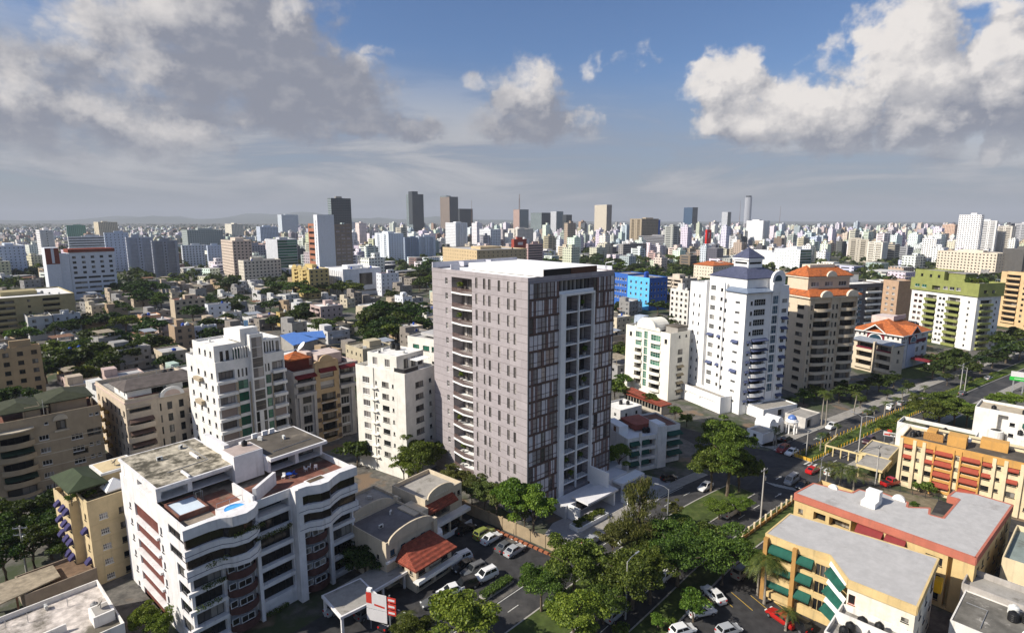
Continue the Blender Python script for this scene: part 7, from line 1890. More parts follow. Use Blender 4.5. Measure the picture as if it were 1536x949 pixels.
ML = [
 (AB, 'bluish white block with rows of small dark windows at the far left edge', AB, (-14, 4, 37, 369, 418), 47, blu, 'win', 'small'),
 (AB, 'slim white and dark slab standing left behind the clinic', AB, (53, 66, 80, 345, 398), 45, wht, 'win', 'balc'),
 (AB, 'pale block with long dark red roof behind the clinic', AB, (104, 108, 165, 355, 404), 48, wht, 'win', 'strip', {'roof': TILER}),
 (AB, 'cream tall block on the left horizon above the clinic', AB, (140, 151, 176, 333, 366), 45, crm, 'win', 'win'),
 (AB, 'teal green block on the left horizon', AB, (99, 103, 128, 338, 366), 45, (.16, .34, .28), 'win', 'win'),
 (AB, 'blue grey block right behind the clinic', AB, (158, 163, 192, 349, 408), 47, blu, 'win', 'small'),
 (AB, 'white block with dark stacked balconies and a pale centre strip', AB, (190, 195, 229, 356, 414), 47, (.45, .47, .53), 'win', 'balc'),
 (AB, 'dark balconied block with a white top beside the pale centre strip block', AB, (229, 233, 266, 361, 416), 47, (.30, .32, .37), 'win', 'balc'),
 (AB, 'white five storey block with wide grey windows left of centre', AB, (271, 276, 306, 368, 402), 47, (.62, .64, .67), 'win', 'win'),
 (AB, 'plain bluish white block with blank left side', AB, (310, 314, 334, 368, 404), 46, blu, 'none', 'small'),
 (AB, 'cream and brown tall block with checkered window side', AB, (331, 353, 377, 361, 420), 40, (.58, .48, .40), 'win', 'win'),
 (AB, 'grey four storey block with red roof edge behind the belfry building', AB, (361, 364, 398, 368, 405), 47, (.36, .35, .38), 'win', 'win', {'roof': TILER}),
 ('office_building', 'long cream office with arcaded windows and a small belfry', 'office building', (357, 368, 421, 391, 428), 45, (.60, .55, .46), 'small', 'win'),
 ('office_building', 'white slab and grey office with a big teal glass front', 'office building', (398, 419, 445, 359, 412), 44, (.52, .53, .56), 'none', 'glass', {'gl': GG}),
 (AB, 'twin grey and green apartment slab on the left skyline', AB, (272, 284, 334, 345, 384), 44, (.34, .38, .37), 'win', 'win'),
 (AB, 'cream white stepped block left of centre skyline', AB, (337, 349, 365, 336, 362), 43, (.72, .68, .58), 'win', 'win'),
 (AB, 'pale blue block with dark blue corner on the left skyline', AB, (384, 392, 417, 340, 368), 45, blu, 'win', 'win'),
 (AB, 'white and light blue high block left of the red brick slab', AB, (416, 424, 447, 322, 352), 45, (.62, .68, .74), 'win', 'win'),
 ('office_building', 'ornate yellow building with rounded gables left of the white hall', 'office building', (437, 466, 493, 404, 448), 43, (.50, .38, .16), 'balc', 'win'),
 ('hall', 'white hall with slit windows on one side and one big dark panel', 'hall', (487, 516, 571, 404, 445), 42, (.70, .70, .72), 'slit', 'none'),
 (AB, 'white four storey block with red roof edge right of the white hall', AB, (564, 573, 598, 410, 444), 43, (.68, .69, .72), 'small', 'small', {'roof': TILER}),
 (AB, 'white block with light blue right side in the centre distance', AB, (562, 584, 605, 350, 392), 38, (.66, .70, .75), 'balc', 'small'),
 (AB, 'grey blue striped block left half of a pair', AB, (605, 608, 627, 356, 392), 42, (.36, .42, .52), 'win', 'balc'),
 (AB, 'white and blue striped block right half of a pair', AB, (625, 629, 653, 355, 391), 42, (.52, .58, .66), 'win', 'balc'),
 ('office_building', 'long tan office with small square windows behind the lilac tower', 'office building', (664, 716, 790, 375, 436), 33, (.55, .42, .25), 'small', 'small', {'cw': 4.0}),
 ('office_building', 'brick red tower block with striped wings behind the lilac roof', 'office building', (767, 771, 790, 359, 402), 36, (.32, .06, .04), 'none', 'none'),
 ('office_building', 'low white and red striped office right of the brick red block', 'office building', (789, 792, 814, 366, 404), 36, (.50, .34, .32), 'win', 'strip'),
 (AB, 'white block with bluish shaded side over the long tan office', AB, (719, 736, 751, 344, 376), 33, (.70, .72, .75), 'win', 'win'),
 (AB, 'cream banded block below the twin pink tower', AB, (762, 776, 800, 343, 370), 33, (.62, .58, .52), 'balc', 'win'),
 (AB, 'white stacked block right of the grey blue pair', AB, (668, 684, 701, 334, 376), 34, (.72, .73, .75), 'win', 'balc'),
 ('concrete_frame', 'unfinished brown frame block with a royal blue end wall', 'building', (945, 961, 988, 328, 374), 30, (.34, .28, .20), 'balc', 'win'),
 ('office_building', 'low dark office with white concrete frames behind the lilac tower', 'office building', (928, 934, 970, 366, 392), 33, (.30, .29, .28), 'win', 'strip'),
 ('office_building', 'long dark grey low office before the park trees', 'office building', (958, 1006, 1026, 355, 378), 30, (.22, .22, .24), 'strip', 'strip'),
 ('shopping_centre', 'long white windowless shopping centre behind the blue roofed tower', 'shopping centre', (1036, 1196, 1212, 381, 406), 22, (.76, .75, .73), 'none', 'none', {'roof': ROOFW, 'streak': .1}),
 ('office_building', 'white office with a blue green glass corner at the end of the shopping centre', 'office building', (1162, 1198, 1218, 374, 410), 22, (.74, .75, .76), 'small', 'glass', {'gl': GG}),
 (AB, 'white high block with ribbed right side above the shopping centre', AB, (1120, 1143, 1155, 331, 362), 26, (.76, .76, .77), 'small', 'balc'),
 (AB, 'cream block with stacked open balconies above the trees on the right', AB, (1273, 1300, 1306, 359, 394), 20, (.46, .42, .35), 'balc', 'win'),
 (AB, 'white block with cream bands joined right of the open balcony block', AB, (1302, 1321, 1333, 363, 397), 20, (.70, .66, .58), 'balc', 'none'),
 (AB, 'tall white tower with charcoal right side on the right skyline', AB, (1439, 1464, 1477, 322, 386), 16, (.74, .73, .73), 'win', 'balc'),
 (AB, 'slim white slab just right of the tall white tower', AB, (1473, 1489, 1496, 331, 382), 15, (.68, .67, .66), 'balc', 'win'),
 (AB, 'cream slab with grey stripes near the right edge', AB, (1496, 1513, 1525, 339, 382), 14, (.60, .56, .50), 'balc', 'win'),
 (AB, 'white and charcoal slab at the right edge skyline', AB, (1523, 1535, 1552, 335, 378), 13, (.5, .5, .52), 'balc', 'win'),
 (AB, 'peach tower block on the right skyline', AB, (1414, 1429, 1438, 337, 368), 17, (.60, .42, .32), 'win', 'win'),
 (AB, 'white stepped block left of the peach tower', AB, (1384, 1401, 1412, 358, 392), 17, (.74, .73, .72), 'win', 'win'),
 ('office_building', 'long cream low office before the tall white tower', 'office building', (1407, 1491, 1516, 380, 418), 16, (.66, .58, .46), 'win', 'small'),
 ('warehouse', 'dark charcoal windowless block at the right edge', 'warehouse', (1505, 1530, 1575, 374, 420), 14, (.10, .095, .09), 'none', 'none'),
 (AB, 'orange and cream balconied block at the right edge behind the olive block', AB, (1503, 1566, 1590, 413, 500), 14, (.62, .44, .24), 'balc', 'win'),
 (AB, 'long dull yellow four storey block at the left edge', AB, (-46, -24, 111, 450, 512), 47, (.36, .30, .16), 'win', 'balc'),
 (AB, 'white walk-up with tan left wall and cluttered roof at the left', AB, (29, 46, 78, 476, 512), 45, (.50, .49, .48), 'none', 'win'),
 (AB, 'plain white three storey walk-up before the dull yellow block', AB, (80, 84, 120, 472, 504), 46, (.56, .56, .56), 'none', 'small'),
 ('house', 'low white terrace house with open upper gallery at the left', 'house', (86, 89, 128, 503, 522), 46, (.52, .50, .46), 'none', 'win'),
 ('house', 'ochre yellow house with bare grey extension at the left', 'house', (84, 88, 136, 528, 562), 46, (.42, .31, .10), 'none', 'small'),
 (AB, 'tan four storey block at the left edge with paired windows', AB, (-28, -14, 60, 527, 610), 46, (.42, .30, .17), 'none', 'win'),
 ('house', 'peach house with rounded corner among trees on the left', 'house', (206, 215, 241, 474, 500), 45, (.56, .33, .20), 'none', 'small'),
 ('house', 'brown house with sunlit stepped left wall', 'house', (252, 265, 291, 490, 526), 44, (.36, .26, .17), 'none', 'win'),
 ('house', 'beige two storey house with flat pink roof', 'house', (254, 264, 308, 450, 478), 44, (.46, .38, .28), 'none', 'win', {'roof': REDT}),
 ('house', 'white two storey house with blank end among dark trees', 'house', (307, 314, 346, 457, 482), 44, (.66, .67, .70), 'small', 'small'),
 ('house', 'bluish white house with a row of three dark windows', 'house', (286, 290, 325, 491, 513), 45, (.50, .52, .60), 'none', 'small'),
 ('house', 'beige low house directly left of the white and sand block', 'house', (230, 246, 281, 529, 558), 46, (.50, .42, .31), 'small', 'small'),
 (AB, 'pink three storey house with open left galleries in the shanty roofs', AB, (465, 482, 513, 460, 490), 42, (.48, .37, .34), 'balc', 'small'),
 ('house', 'white house with teal ground floor among the shanty roofs', 'house', (592, 605, 618, 445, 469), 38, (.66, .68, .70), 'small', 'small'),
 ('house', 'white two storey house left of the lilac tower shoulder', 'house', (628, 640, 664, 464, 487), 37, (.72, .70, .66), 'small', 'small'),
 ('house', 'yellow house with white roof hut', 'house', (414, 421, 448, 469, 490), 43, (.46, .34, .13), 'small', 'small'),
 ('house', 'beige low block with a teal awning strip behind the tan block', 'house', (518, 546, 588, 524, 572), 44, (.46, .40, .28), 'small', 'small'),
 (AB, 'cream block with orange hipped roofs left of the blue roofed tower', AB, (1041, 1068, 1106, 399, 428), 28, (.68, .60, .48), 'small', 'small'),
 ('house', 'beige house row behind the bright blue block', 'house', (996, 1022, 1046, 418, 450), 28, (.58, .50, .40), 'balc', 'small'),
 (AB, 'white block with brown window bays left behind the white tower', AB, (1006, 1030, 1042, 436, 500), 27, (.66, .63, .58), 'win', 'balc'),
]
BUILT = {}
rk = random.Random(77)
for r in ML:
    kw = r[8] if len(r) > 8 else {}
    BUILT[r[1]] = mid(*r[:8], **kw)
    e, v, H, Wd, D = BUILT[r[1]]
    if e.location.y > 560: continue
    # tanks and machines that stand on these roofs
    for k in range(rk.choice((2, 3, 4))):
        x, y = Wd * rk.uniform(.12, .88), D * rk.uniform(.08, .3)
        if rk.random() < .6:
            c = rk.choice(('black', 'black', 'white', 'blue', 'grey'))
            tank(*at(e, x, y, H - v.par), c, '%s tank on distant roof' % c, rk.uniform(.6, .9), rk.uniform(1.3, 2), 'tanks on mid distance roofs')
        else: acunit(*at(e, x, y, H - v.par), rk.uniform(0, 6), 'air conditioner on distant roof', 'air conditioners on mid distance roofs').scale = (1.6, 1.6, 1.6)
def of(s): return next(v for k, v in BUILT.items() if s in k)
e, v, H, Wd, D = of('orange hipped'); part(e, 'hipped_roof', TILE, lambda b: (hip(b, 0, Wd * .62, 0, D, H + .3, 3.2, .3, 0, .6), hip(b, Wd * .55, Wd, D * .1, D * .9, H + .35, 2.6, .2, 0, .5)))
e, v, H, Wd, D = of('slit windows'); part(e, 'dark_panel', DKG, lambda b: b.box(Wd * .42, Wd * .76, -.12, -.003, H * .38, H * .82)); part(e, 'strip_window', GL, lambda b: b.box(Wd * .3, Wd * .9, -.1, -.003, H * .14, H * .2))
e, v, H, Wd, D = of('belfry'); part(e, 'belfry', MATS['pale_sand_trim'], lambda b: (b.box(0, 2.6, 0, 2.6, H - .5, H + 4), hip(b, 0, 2.6, 0, 2.6, H + 4.2, 1.6)))
e, v, H, Wd, D = of('royal blue end'); part(e, 'blue_end', BBD, lambda b: b.box(Wd + .003, Wd + 7, 2, D - 2, 0, H - 2))
e, v, H, Wd, D = of('ornate yellow')
for y in (D * .2, D * .5, D * .8): part(e, 'rounded_gable', v.wm, lambda b: arch_plate(b, (-.1, y, H - .3), D * .26, 2.6, .5, rot=PI / 2))
e, v, H, Wd, D = of('brick red tower'); part(e, 'sign_panel', SGW, lambda b: b.box(Wd * .3, Wd * .7, -.1, -.004, H * .8, H * .9))
BUILT_H, BUILT_T, BUILT_S, BUILT_W = of('slit windows')[0], of('long tan office')[0], of('windowless shopping')[0], of('tall white tower with charcoal')[0]
# the clinic, the brown-white-glass slab, the towers on the skyline
n, H, Wd, D = boxfit(96, 112, 171, 379, 450, 48)
CL = empty('clinic', (n.x, n.y, 0), R(48), 'large white clinic with dark red roof bands and a blank white stair slab', 'clinic')
FOOT.append((*at(CL, Wd / 2, D / 2, 0)[:2], Wd * .7))
CW = mat('clinic_white', (.66, .68, .72), streak=.25, var=.06)
v = V(CL, 0, 0, Wd, D, 0, H, CW, par=.5, rm=TILER)
for k in range(8):
    z = H - 4.4 - k * (H - 5) / 8
    if k < 4: v.win('R', [Wd * .1, Wd * .3, Wd * .5, Wd * .7, Wd * .9], [z], 2.2, 1.7, 2, 1, FRD)
    else:
        for a in (.19, .5, .81): v.win('R', [Wd * a], [z], Wd * .27, 1.5, 4, 1, FRD, sill=False)
v.done()
part(CL, 'red_roof_band', TILER, lambda b: b.box(-.4, Wd + .4, -.5, D, H, H + 2.4))
part(CL, 'stair_slab', CW, lambda b: (b.box(-14, -6.2, -3, D * .6, 0, H + 4), b.box(-6.1, -.3, -1, D * .5, 0, H - .5), b.box(-14.2, -6.0, -3.2, -2.9, 0, H * .18)))
part(CL, 'stair_slab_cap', TILER, lambda b: (b.box(-14.05, -6.15, -3.05, -2.9, H * .78, H + 3.6),))
part(CL, 'white_stripe', CW, lambda b: b.box(-10.6, -9, -3.12, -3.06, H * .8, H + 3.4))
n, H, Wd, D = boxfit(460, 481, 527, 322, 424, 42)
BS = empty('office_tower', (n.x, n.y, 0), R(42), 'tall white slab tower with brick red left side and dark glass right wing', 'tower')
FOOT.append((*at(BS, 8, 10, 0)[:2], 22))
BRS = mat('brick_red_tile', (.36, .15, .09), var=.15)
f1 = (503 - 481) / (527 - 481)
v = V(BS, 0, 0, Wd * f1, D * .35, 0, H, CW, par=.4, rm=ROOFW); v.win('L', [D * .18], [3 + i * 3.1 for i in range(int(H / 3.1) - 2)], .9, 2.4, 1, 1, FRD); v.done()
v = V(BS, .6, D * .36, Wd * f1 - .8, D * .64, 0, H * .87, BRS, par=.4, rm=CONC, name='red_wall')
for z in [H * .87 - 4.4 - i * 5.2 for i in range(int(H * .87 / 5.2))]: v.win('L', [D * .32], [z], D * .5, 2.2, 6, 1, FRD, sill=False, name='strip_window')
v.done()
v = V(BS, Wd * f1 + .05, .6, Wd * (1 - f1), D * .5, 0, H * .86, mat('bronze_brown_frame', (.26, .21, .17), var=.15), par=.4, rm=CONC, name='glass_wing'); v.win('R', [Wd * (1 - f1) * t for t in (.2, .5, .8)], [2.5 + i * 3.4 for i in range(int(H * .86 / 3.4) - 1)], Wd * (1 - f1) * .22, 1.7, 2, 1, FRB, GBR, sill=False, name='bronze_window'); v.done()
def skytower(name, label, px, rot, mL, mR, extra=None, cat='tower'):
    n, H, Wd, D = boxfit(*px, rot)
    e = empty(name, (n.x, n.y, 0), R(rot), label, cat)
    part(e, 'body', [mL, mR, CONC], lambda b: (b.poly([(0, 0, 0), (0, 0, H), (0, D, H), (0, D, 0)], 0), b.poly([(0, 0, 0), (Wd, 0, 0), (Wd, 0, H), (0, 0, H)], 1), b.poly([(Wd, 0, 0), (Wd, D, 0), (Wd, D, H), (Wd, 0, H)], 1), b.poly([(0, D, 0), (Wd, D, 0), (Wd, D, H), (0, D, H)], 0), b.poly([(0, 0, H), (Wd, 0, H), (Wd, D, H), (0, D, H)], 2)))
    if extra: extra(e, H, Wd, D)
    FOOT.append((*at(e, Wd / 2, D / 2, 0)[:2], max(Wd, D) * .7))
    return e
def gridmat(name, base, glass, sx=.25, sz=.28, band=.35, rough=.25):
    m = bpy.data.materials.new(name); m.use_nodes = True
    n = NT(m.node_tree)
    bs = m.node_tree.nodes['Principled BSDF']
    s = n.n('ShaderNodeSeparateXYZ', {0: n.n('ShaderNodeTexCoord').outputs['Object']}).outputs
    u = n.m('FRACT', n.m('MULTIPLY', n.m('ADD', s[0], s[1]), sx)); z = n.m('FRACT', n.m('MULTIPLY', s[2], sz))
    f = n.m('MULTIPLY', n.m('GREATER_THAN', u, .14), n.m('GREATER_THAN', z, band))
    m.node_tree.links.new(n.mix(f, base, glass), bs.inputs['Base Color'])
    m.node_tree.links.new(n.rng(f, 0, 1, .8, rough), bs.inputs['Roughness'])
    MATS[name] = m
    return m
G1 = gridmat('dark_curtain_wall', (.06, .065, .07), (.018, .024, .03)); G2 = gridmat('green_grey_curtain_wall', (.30, .34, .35), (.05, .075, .08)); G3 = gridmat('blue_curtain_wall', (.06, .10, .16), (.015, .05, .11)); G4 = gridmat('cream_window_grid', (.70, .63, .5), (.28, .24, .2), .3, .33, .45); G5 = gridmat('brown_window_grid', (.34, .26, .21), (.05, .05, .05), .3, .33, .4)
skytower('office_tower', 'broad dark glass tower with pale left edge on the skyline', (491, 500, 526, 297, 372), 40, G2, G1, lambda e, H, w, d: part(e, 'roof_plant', CONC, lambda b: b.box(w * .3, w * .6, d * .3, d * .6, H, H + 4)))
skytower('office_tower', 'tallest dark green glass tower with stepped top left of centre', (609, 620, 635, 291, 356), 36, G2, G1, lambda e, H, w, d: part(e, 'step_tower', G1, lambda b: b.box(w * .0 - .3, w * .5, -.3, d * .6, H * .3, H + 9)))
skytower('office_tower', 'brown and dark twin faced tower with green roof hut', (660, 675, 687, 295, 354), 36, G5, G1, lambda e, H, w, d: part(e, 'roof_hut', G2, lambda b: b.box(0, w * .5, d * .3, d, H, H + 4)))
skytower('office_tower', 'lower dark block just right of the brown twin faced tower', (687, 690, 709, 313, 356), 36, G1, G1)
skytower('apartment_tower', 'pale cream tower standing alone on the skyline right of centre', (892, 909, 918, 307, 354), 26, G4, G5)
skytower('office_tower', 'small blue glass tower on the right skyline', (1026, 1037, 1047, 311, 350), 28, G3, G1)
skytower('apartment_tower', 'pink and green topped twin tower below the lattice mast', (770, 779, 793, 314, 356), 32, gridmat('pink_window_grid', (.55, .38, .32), (.15, .12, .11), .3, .33, .45), G2)
skytower('apartment_tower', 'grey ribbed tower pair right of the lattice mast', (796, 812, 826, 319, 358), 32, G2, G1); skytower('apartment_tower', 'white ribbed tower behind the grey ribbed pair', (826, 834, 845, 317, 356), 32, gridmat('white_window_grid', (.68, .68, .7), (.18, .2, .24), .3, .33, .45), G2); skytower('apartment_tower', 'dark rounded block right of the ribbed towers', (844, 849, 858, 322, 357), 32, G1, G1)
skytower('apartment_tower', 'small white and black tower left of the silver cylinder', (1083, 1090, 1097, 318, 346), 26, MATS['white_window_grid'], G1)
n = W(1120, 343.5)
CY_ = empty('round_tower', (n.x, n.y, 0), 0, 'slim silver cylinder tower with dark cap high over the right skyline', 'tower')
Hc = CAMZ - n.y * math.tan(ang_of(296)); rc = 4.9 * n.y / 853
part(CY_, 'body', gridmat('silver_window_grid', (.55, .55, .58), (.2, .22, .26), .12, .3, .4), lambda b: b.lathe([(rc, 0), (rc, Hc)], 20)); part(CY_, 'cap', G1, lambda b: b.lathe([(rc * .8, Hc), (rc * .8, Hc + 10)], 16))
n = W(779, 352)
LM = empty('lattice_mast', (n.x, n.y, 0), 0, 'lattice radio mast rising over the centre skyline', 'mast')
hm_ = CAMZ - n.y * math.tan(ang_of(291))
part(LM, 'lattice', RUST, lambda b: [b.tube([(sx * 4.0, sy * 4.0, 0), (sx * .8, sy * .8, hm_)], .5, 4) for sx in (-1, 1) for sy in (-1, 1)] + [b.tube([(s * 4 * (1 - t), -4 * (1 - t), hm_ * t), (-s * 4 * (1 - t - .07), -4 * (1 - t - .07), hm_ * (t + .07))], .35, 3) for t in [i * .075 for i in range(12)] for s in (1, -1)])
for x, yb, yt in ((1168, 350, 309), (1108, 350, 301), (708, 356, 300)):
    n = W(x, yb); h = CAMZ - n.y * math.tan(ang_of(yt))
    e = empty('antenna_mast', (n.x, n.y, 0), 0, {1168: 'thin antenna mast right of the silver cylinder', 1108: 'hair thin mast just left of the silver cylinder', 708: 'hair thin mast right of the dark twin faced tower'}[x], 'mast')
    part(e, 'pole', RUST, lambda b: b.tube([(0, 0, 0), (0, 0, h)], [.9, .35], 4))
n = W(1061, 377)
RS = empty('red_sign_tower', (n.x, n.y, 0), R(30), 'bright red sign tower with a white emblem in front of the shopping centre', 'sign')
hr = CAMZ - n.y * math.tan(ang_of(344.5)); wr_ = 9.5 * n.y / 853
part(RS, 'panel', mat('bright_red', (.55, .02, .015), .5, .05), lambda b: b.box(-wr_ / 2, wr_ / 2, -2, 2, 0, hr)); part(RS, 'emblem', SGW, lambda b: (b.box(-wr_ * .12, wr_ * .02, -2.2, -2.02, hr * .62, hr * .85), b.box(-wr_ * .12, wr_ * .2, -2.22, -2.02, hr * .8, hr * .86)))
# blue sheet roofs
for (pts, l) in ((((420, 503), (441, 498), (478, 508), (440, 518)), 'bright blue sheet metal warehouse roof behind the white and sand block'), (((446, 499), (484, 496), (489, 506), (466, 506)), 'second bright blue sheet roof right behind the first blue warehouse')):
    P_ = [W(*p, 7.0) for p in pts]
    c = sum(P_, Vector()) / 4
    e = empty('warehouse', (c.x, c.y, 0), 0, l, 'warehouse')
    part(e, 'roof', mat('blue_sheet_roof', (.08, .19, .50), .5, .2, scale=1.5), lambda b: b.prism([(p.x - c.x, p.y - c.y) for p in P_], 6.8, 7.1))
    part(e, 'wall', CONC, lambda b: b.prism([((p.x - c.x) * .95, (p.y - c.y) * .95) for p in P_], 0, 6.75))
    FOOT.append((c.x, c.y, 12))

# ---------------------------------------------------------------- small houses between them
rh = random.Random(21)
HCOL = [('white', (.56, .55, .54)), ('white', (.60, .59, .56)), ('cream', (.56, .49, .37)), ('beige', (.44, .36, .27)), ('tan', (.38, .28, .18)), ('grey', (.30, .29, .28)), ('bare block', (.25, .22, .19)), ('pale pink', (.50, .38, .34)), ('ochre', (.44, .31, .12)), ('pale blue', (.42, .48, .58)), ('mint', (.40, .50, .42))]
HROOF = [('flat grey', ROOFG), ('stained flat', ROOFD), ('white flat', ROOFW), ('bare concrete', CONC), ('brown flat', ROOFB)]
TCOL = ['black', 'black', 'blue', 'grey', 'white']
NUMW = ['one', 'two', 'three', 'four']
HROT = 0
def small_house(x, y, rot, w, d, fl, ci, ri):
    cn, col = HCOL[ci]; rn, rm = HROOF[ri]
    H = fl * 2.75 + .7
    e = empty('house', (x, y, 0), R(rot), '%s-storey %s house, %s roof' % (NUMW[fl - 1], cn, rn), 'house', 'small houses of the older quarter')
    wm = mat('house_%02d_%02d_%02d' % tuple(int(c * 99) for c in col), col, .88, .15, .45, scale=.4)
    v = V(e, -w / 2, -d / 2, w, d, 0, H, wm, par=.5, rm=rm)
    for f, ln in (('L', d), ('R', w)):
        nc = max(1, int(ln / 3.3))
        for k in range(fl):
            A = [ln * (i + .5) / nc + rh.uniform(-.3, .3) for i in range(nc) if rh.random() < .85]
            if A: v.win(f, A, [1.0 + 2.75 * k], rh.choice((.9, 1.1, 1.3)), 1.1, 2, 1, FRD if rh.random() < .7 else FRW, GL, sill=False)
        if f == 'R' and fl > 1 and rh.random() < .5: v.box('balcony', wm, 'R', w * .15, w * .75, 2.75 - .1, 2.75 + .85, .002, 1.0)
    v.done()
    q = rh.random()
    if q < .5:
        hw = w * rh.uniform(.3, .5)
        part(e, 'roof_room', wm, lambda b: b.box(-w / 2 + .1, -w / 2 + hw, -d * .1, d / 2 - .1, H - .6, H + 2.2))
    elif q < .78: part(e, 'sheet_roof', rh.choice([RUST, MATS['grey_corrugated_sheet'], MATS['weathered_boards']]), lambda b: b.poly([(-w * .45, -d * .4, H + 1.9), (w * .3, -d * .4, H + 1.9), (w * .3, d * .42, H + 2.3), (-w * .45, d * .42, H + 2.3)]) or [b.box(px_, px_ + .12, py_, py_ + .12, H - .5, H + 1.88) for px_ in (-w * .44, w * .26) for py_ in (-d * .38, d * .36)])
    for _ in range(rh.choice((0, 1, 1, 2)) if y < 420 else 0):
        c = rh.choice(TCOL)
        tank(*at(e, w * rh.uniform(.05, .35), d * rh.uniform(-.3, .3), H - .5), c, '%s tank on %s house' % (c, cn), .55, 1.2, 'roof tanks in the older quarter')
    return e
HOUSES, cnt = [], 0
for x, y, w, d, fl, ci, ri in ((932, 622, 9, 8, 1, 0, 2), (945, 592, 10, 8, 2, 2, 0), (926, 566, 9, 9, 2, 5, 3), (958, 548, 9, 8, 1, 3, 1), (1050, 570, 8, 9, 2, 1, 2), (916, 520, 11, 9, 2, 3, 1), (926, 498, 10, 9, 3, 2, 2)):
    p = W(x, y)
    if free(p.x, p.y, 3.5): HOUSES.append(small_house(p.x, p.y, 34, w, d, fl, ci, ri)); FOOT.append((p.x, p.y, 6)); cnt += 1
for tries in range(9000):
    if cnt >= 285: break
    if rh.random() < .72:
        y = rh.uniform(165, 520); x = rh.uniform(-1.08, -.02) * y
        if y < 205 and x > -60: continue
    else:
        y = rh.uniform(235, 620); x = rh.uniform(-.02, 1.0) * y
        if x > .55 * y and y < 330: continue
    # keep the park and the avenue open
    if 15 < x < 190 and 440 < y < 760 and rh.random() < .8: continue
    if any((x - p.x) ** 2 + (y - p.y) ** 2 < 24 ** 2 for p in AVE[::3]): continue
    w, d = rh.uniform(6.5, 12), rh.uniform(6.5, 11)
    if not free(x, y, max(w, d) * .56): continue
    FOOT.append((x, y, max(w, d) * .56)); cnt += 1
    fl = rh.choices([1, 2, 3], [.3, .5, .2])[0]
    HOUSES.append(small_house(x, y, 45 - x / y * 12 + rh.choice((0, 0, 0, 8, -7)), w, d, fl, rh.choices(range(len(HCOL)), [5, 4, 4, 4, 3, 4, 4, 2, 1, 1, 1])[0], rh.randrange(5)))

# ---------------------------------------------------------------- the far city
def city_mat():
    m = bpy.data.materials.new('far_city_render'); m.use_nodes = True
    n = NT(m.node_tree)
    bs = m.node_tree.nodes['Principled BSDF']
    at_ = n.n('ShaderNodeAttribute', attribute_name='Col')
    uv = n.n('ShaderNodeSeparateXYZ', {0: n.n('ShaderNodeUVMap', uv_map='UV').outputs[0]}).outputs
    st = at_.outputs['Alpha']
    u = n.m('FRACT', n.m('MULTIPLY', uv[0], .30)); w_ = n.m('FRACT', n.m('MULTIPLY', uv[1], .335))
    u4 = n.m('FRACT', n.m('MULTIPLY', uv[0], .085))
    a = n.m('MULTIPLY', n.m('MULTIPLY', n.m('GREATER_THAN', u, .30), n.m('LESS_THAN', u, .74)), n.m('MULTIPLY', n.m('GREATER_THAN', w_, .34), n.m('LESS_THAN', w_, .8)))
    b = n.m('MULTIPLY', n.m('GREATER_THAN', u4, .22), n.m('MULTIPLY', n.m('GREATER_THAN', w_, .38), n.m('LESS_THAN', w_, .88)))
    f = n.mix(n.m('GREATER_THAN', st, .55), n.n('ShaderNodeCombineXYZ', {0: a, 1: a, 2: a}).outputs[0], n.n('ShaderNodeCombineXYZ', {0: b, 1: b, 2: b}).outputs[0])
    f = n.m('MULTIPLY', n.n('ShaderNodeSeparateXYZ', {0: f}).outputs[0], n.m('GREATER_THAN', uv[0], -50))
    m.node_tree.links.new(n.mix(f, at_.outputs['Color'], (.045, .05, .058)), bs.inputs['Base Color'])
    bs.inputs['Roughness'].default_value = .7
    return m
CITY = city_mat()
def city_mesh(name, boxes):
    """boxes: x, y, rot, w, d, z0, z1, colour, style"""
    Vt, Fc, UVs, Cs = [], [], [], []
    for (x, y, rot, w, d, z0, z1, col, st) in boxes:
        c, s = math.cos(rot), math.sin(rot)
        P = [(x + (sx * w * c - sy * d * s) / 2, y + (sx * w * s + sy * d * c) / 2) for sx, sy in ((-1, -1), (1, -1), (1, 1), (-1, 1))]
        for i in range(4):
            j = (i + 1) % 4
            b = len(Vt); L = w if i % 2 == 0 else d
            Vt += [(*P[i], z0), (*P[j], z0), (*P[j], z1), (*P[i], z1)]
            Fc.append((b, b + 1, b + 2, b + 3)); UVs += [(.6, z0), (L + .6, z0), (L + .6, z1), (.6, z1)]; Cs += [(*col, st)] * 4
        b = len(Vt)
        Vt += [(*p, z1) for p in P]
        Fc.append((b, b + 1, b + 2, b + 3)); UVs += [(-99, 0)] * 4
        k = .5 + .5 * ((x * 7.1 + y * 3.3) % 1)
        Cs += [(.55 * k, .53 * k, .5 * k, 0)] * 4
    me = bpy.data.meshes.new(name)
    me.from_pydata(Vt, [], Fc)
    uvl = me.uv_layers.new(name='UV'); uvl.data.foreach_set('uv', np.array(UVs, np.float32).ravel())
    ca = me.color_attributes.new('Col', 'FLOAT_COLOR', 'CORNER'); ca.data.foreach_set('color', np.array(Cs, np.float32).ravel())
    me.materials.append(CITY)
    return me
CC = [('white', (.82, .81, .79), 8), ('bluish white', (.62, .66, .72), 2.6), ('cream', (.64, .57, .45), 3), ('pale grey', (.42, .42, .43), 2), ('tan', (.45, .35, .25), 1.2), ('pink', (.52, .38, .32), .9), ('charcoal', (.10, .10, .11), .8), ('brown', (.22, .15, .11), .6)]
rc_ = random.Random(99)
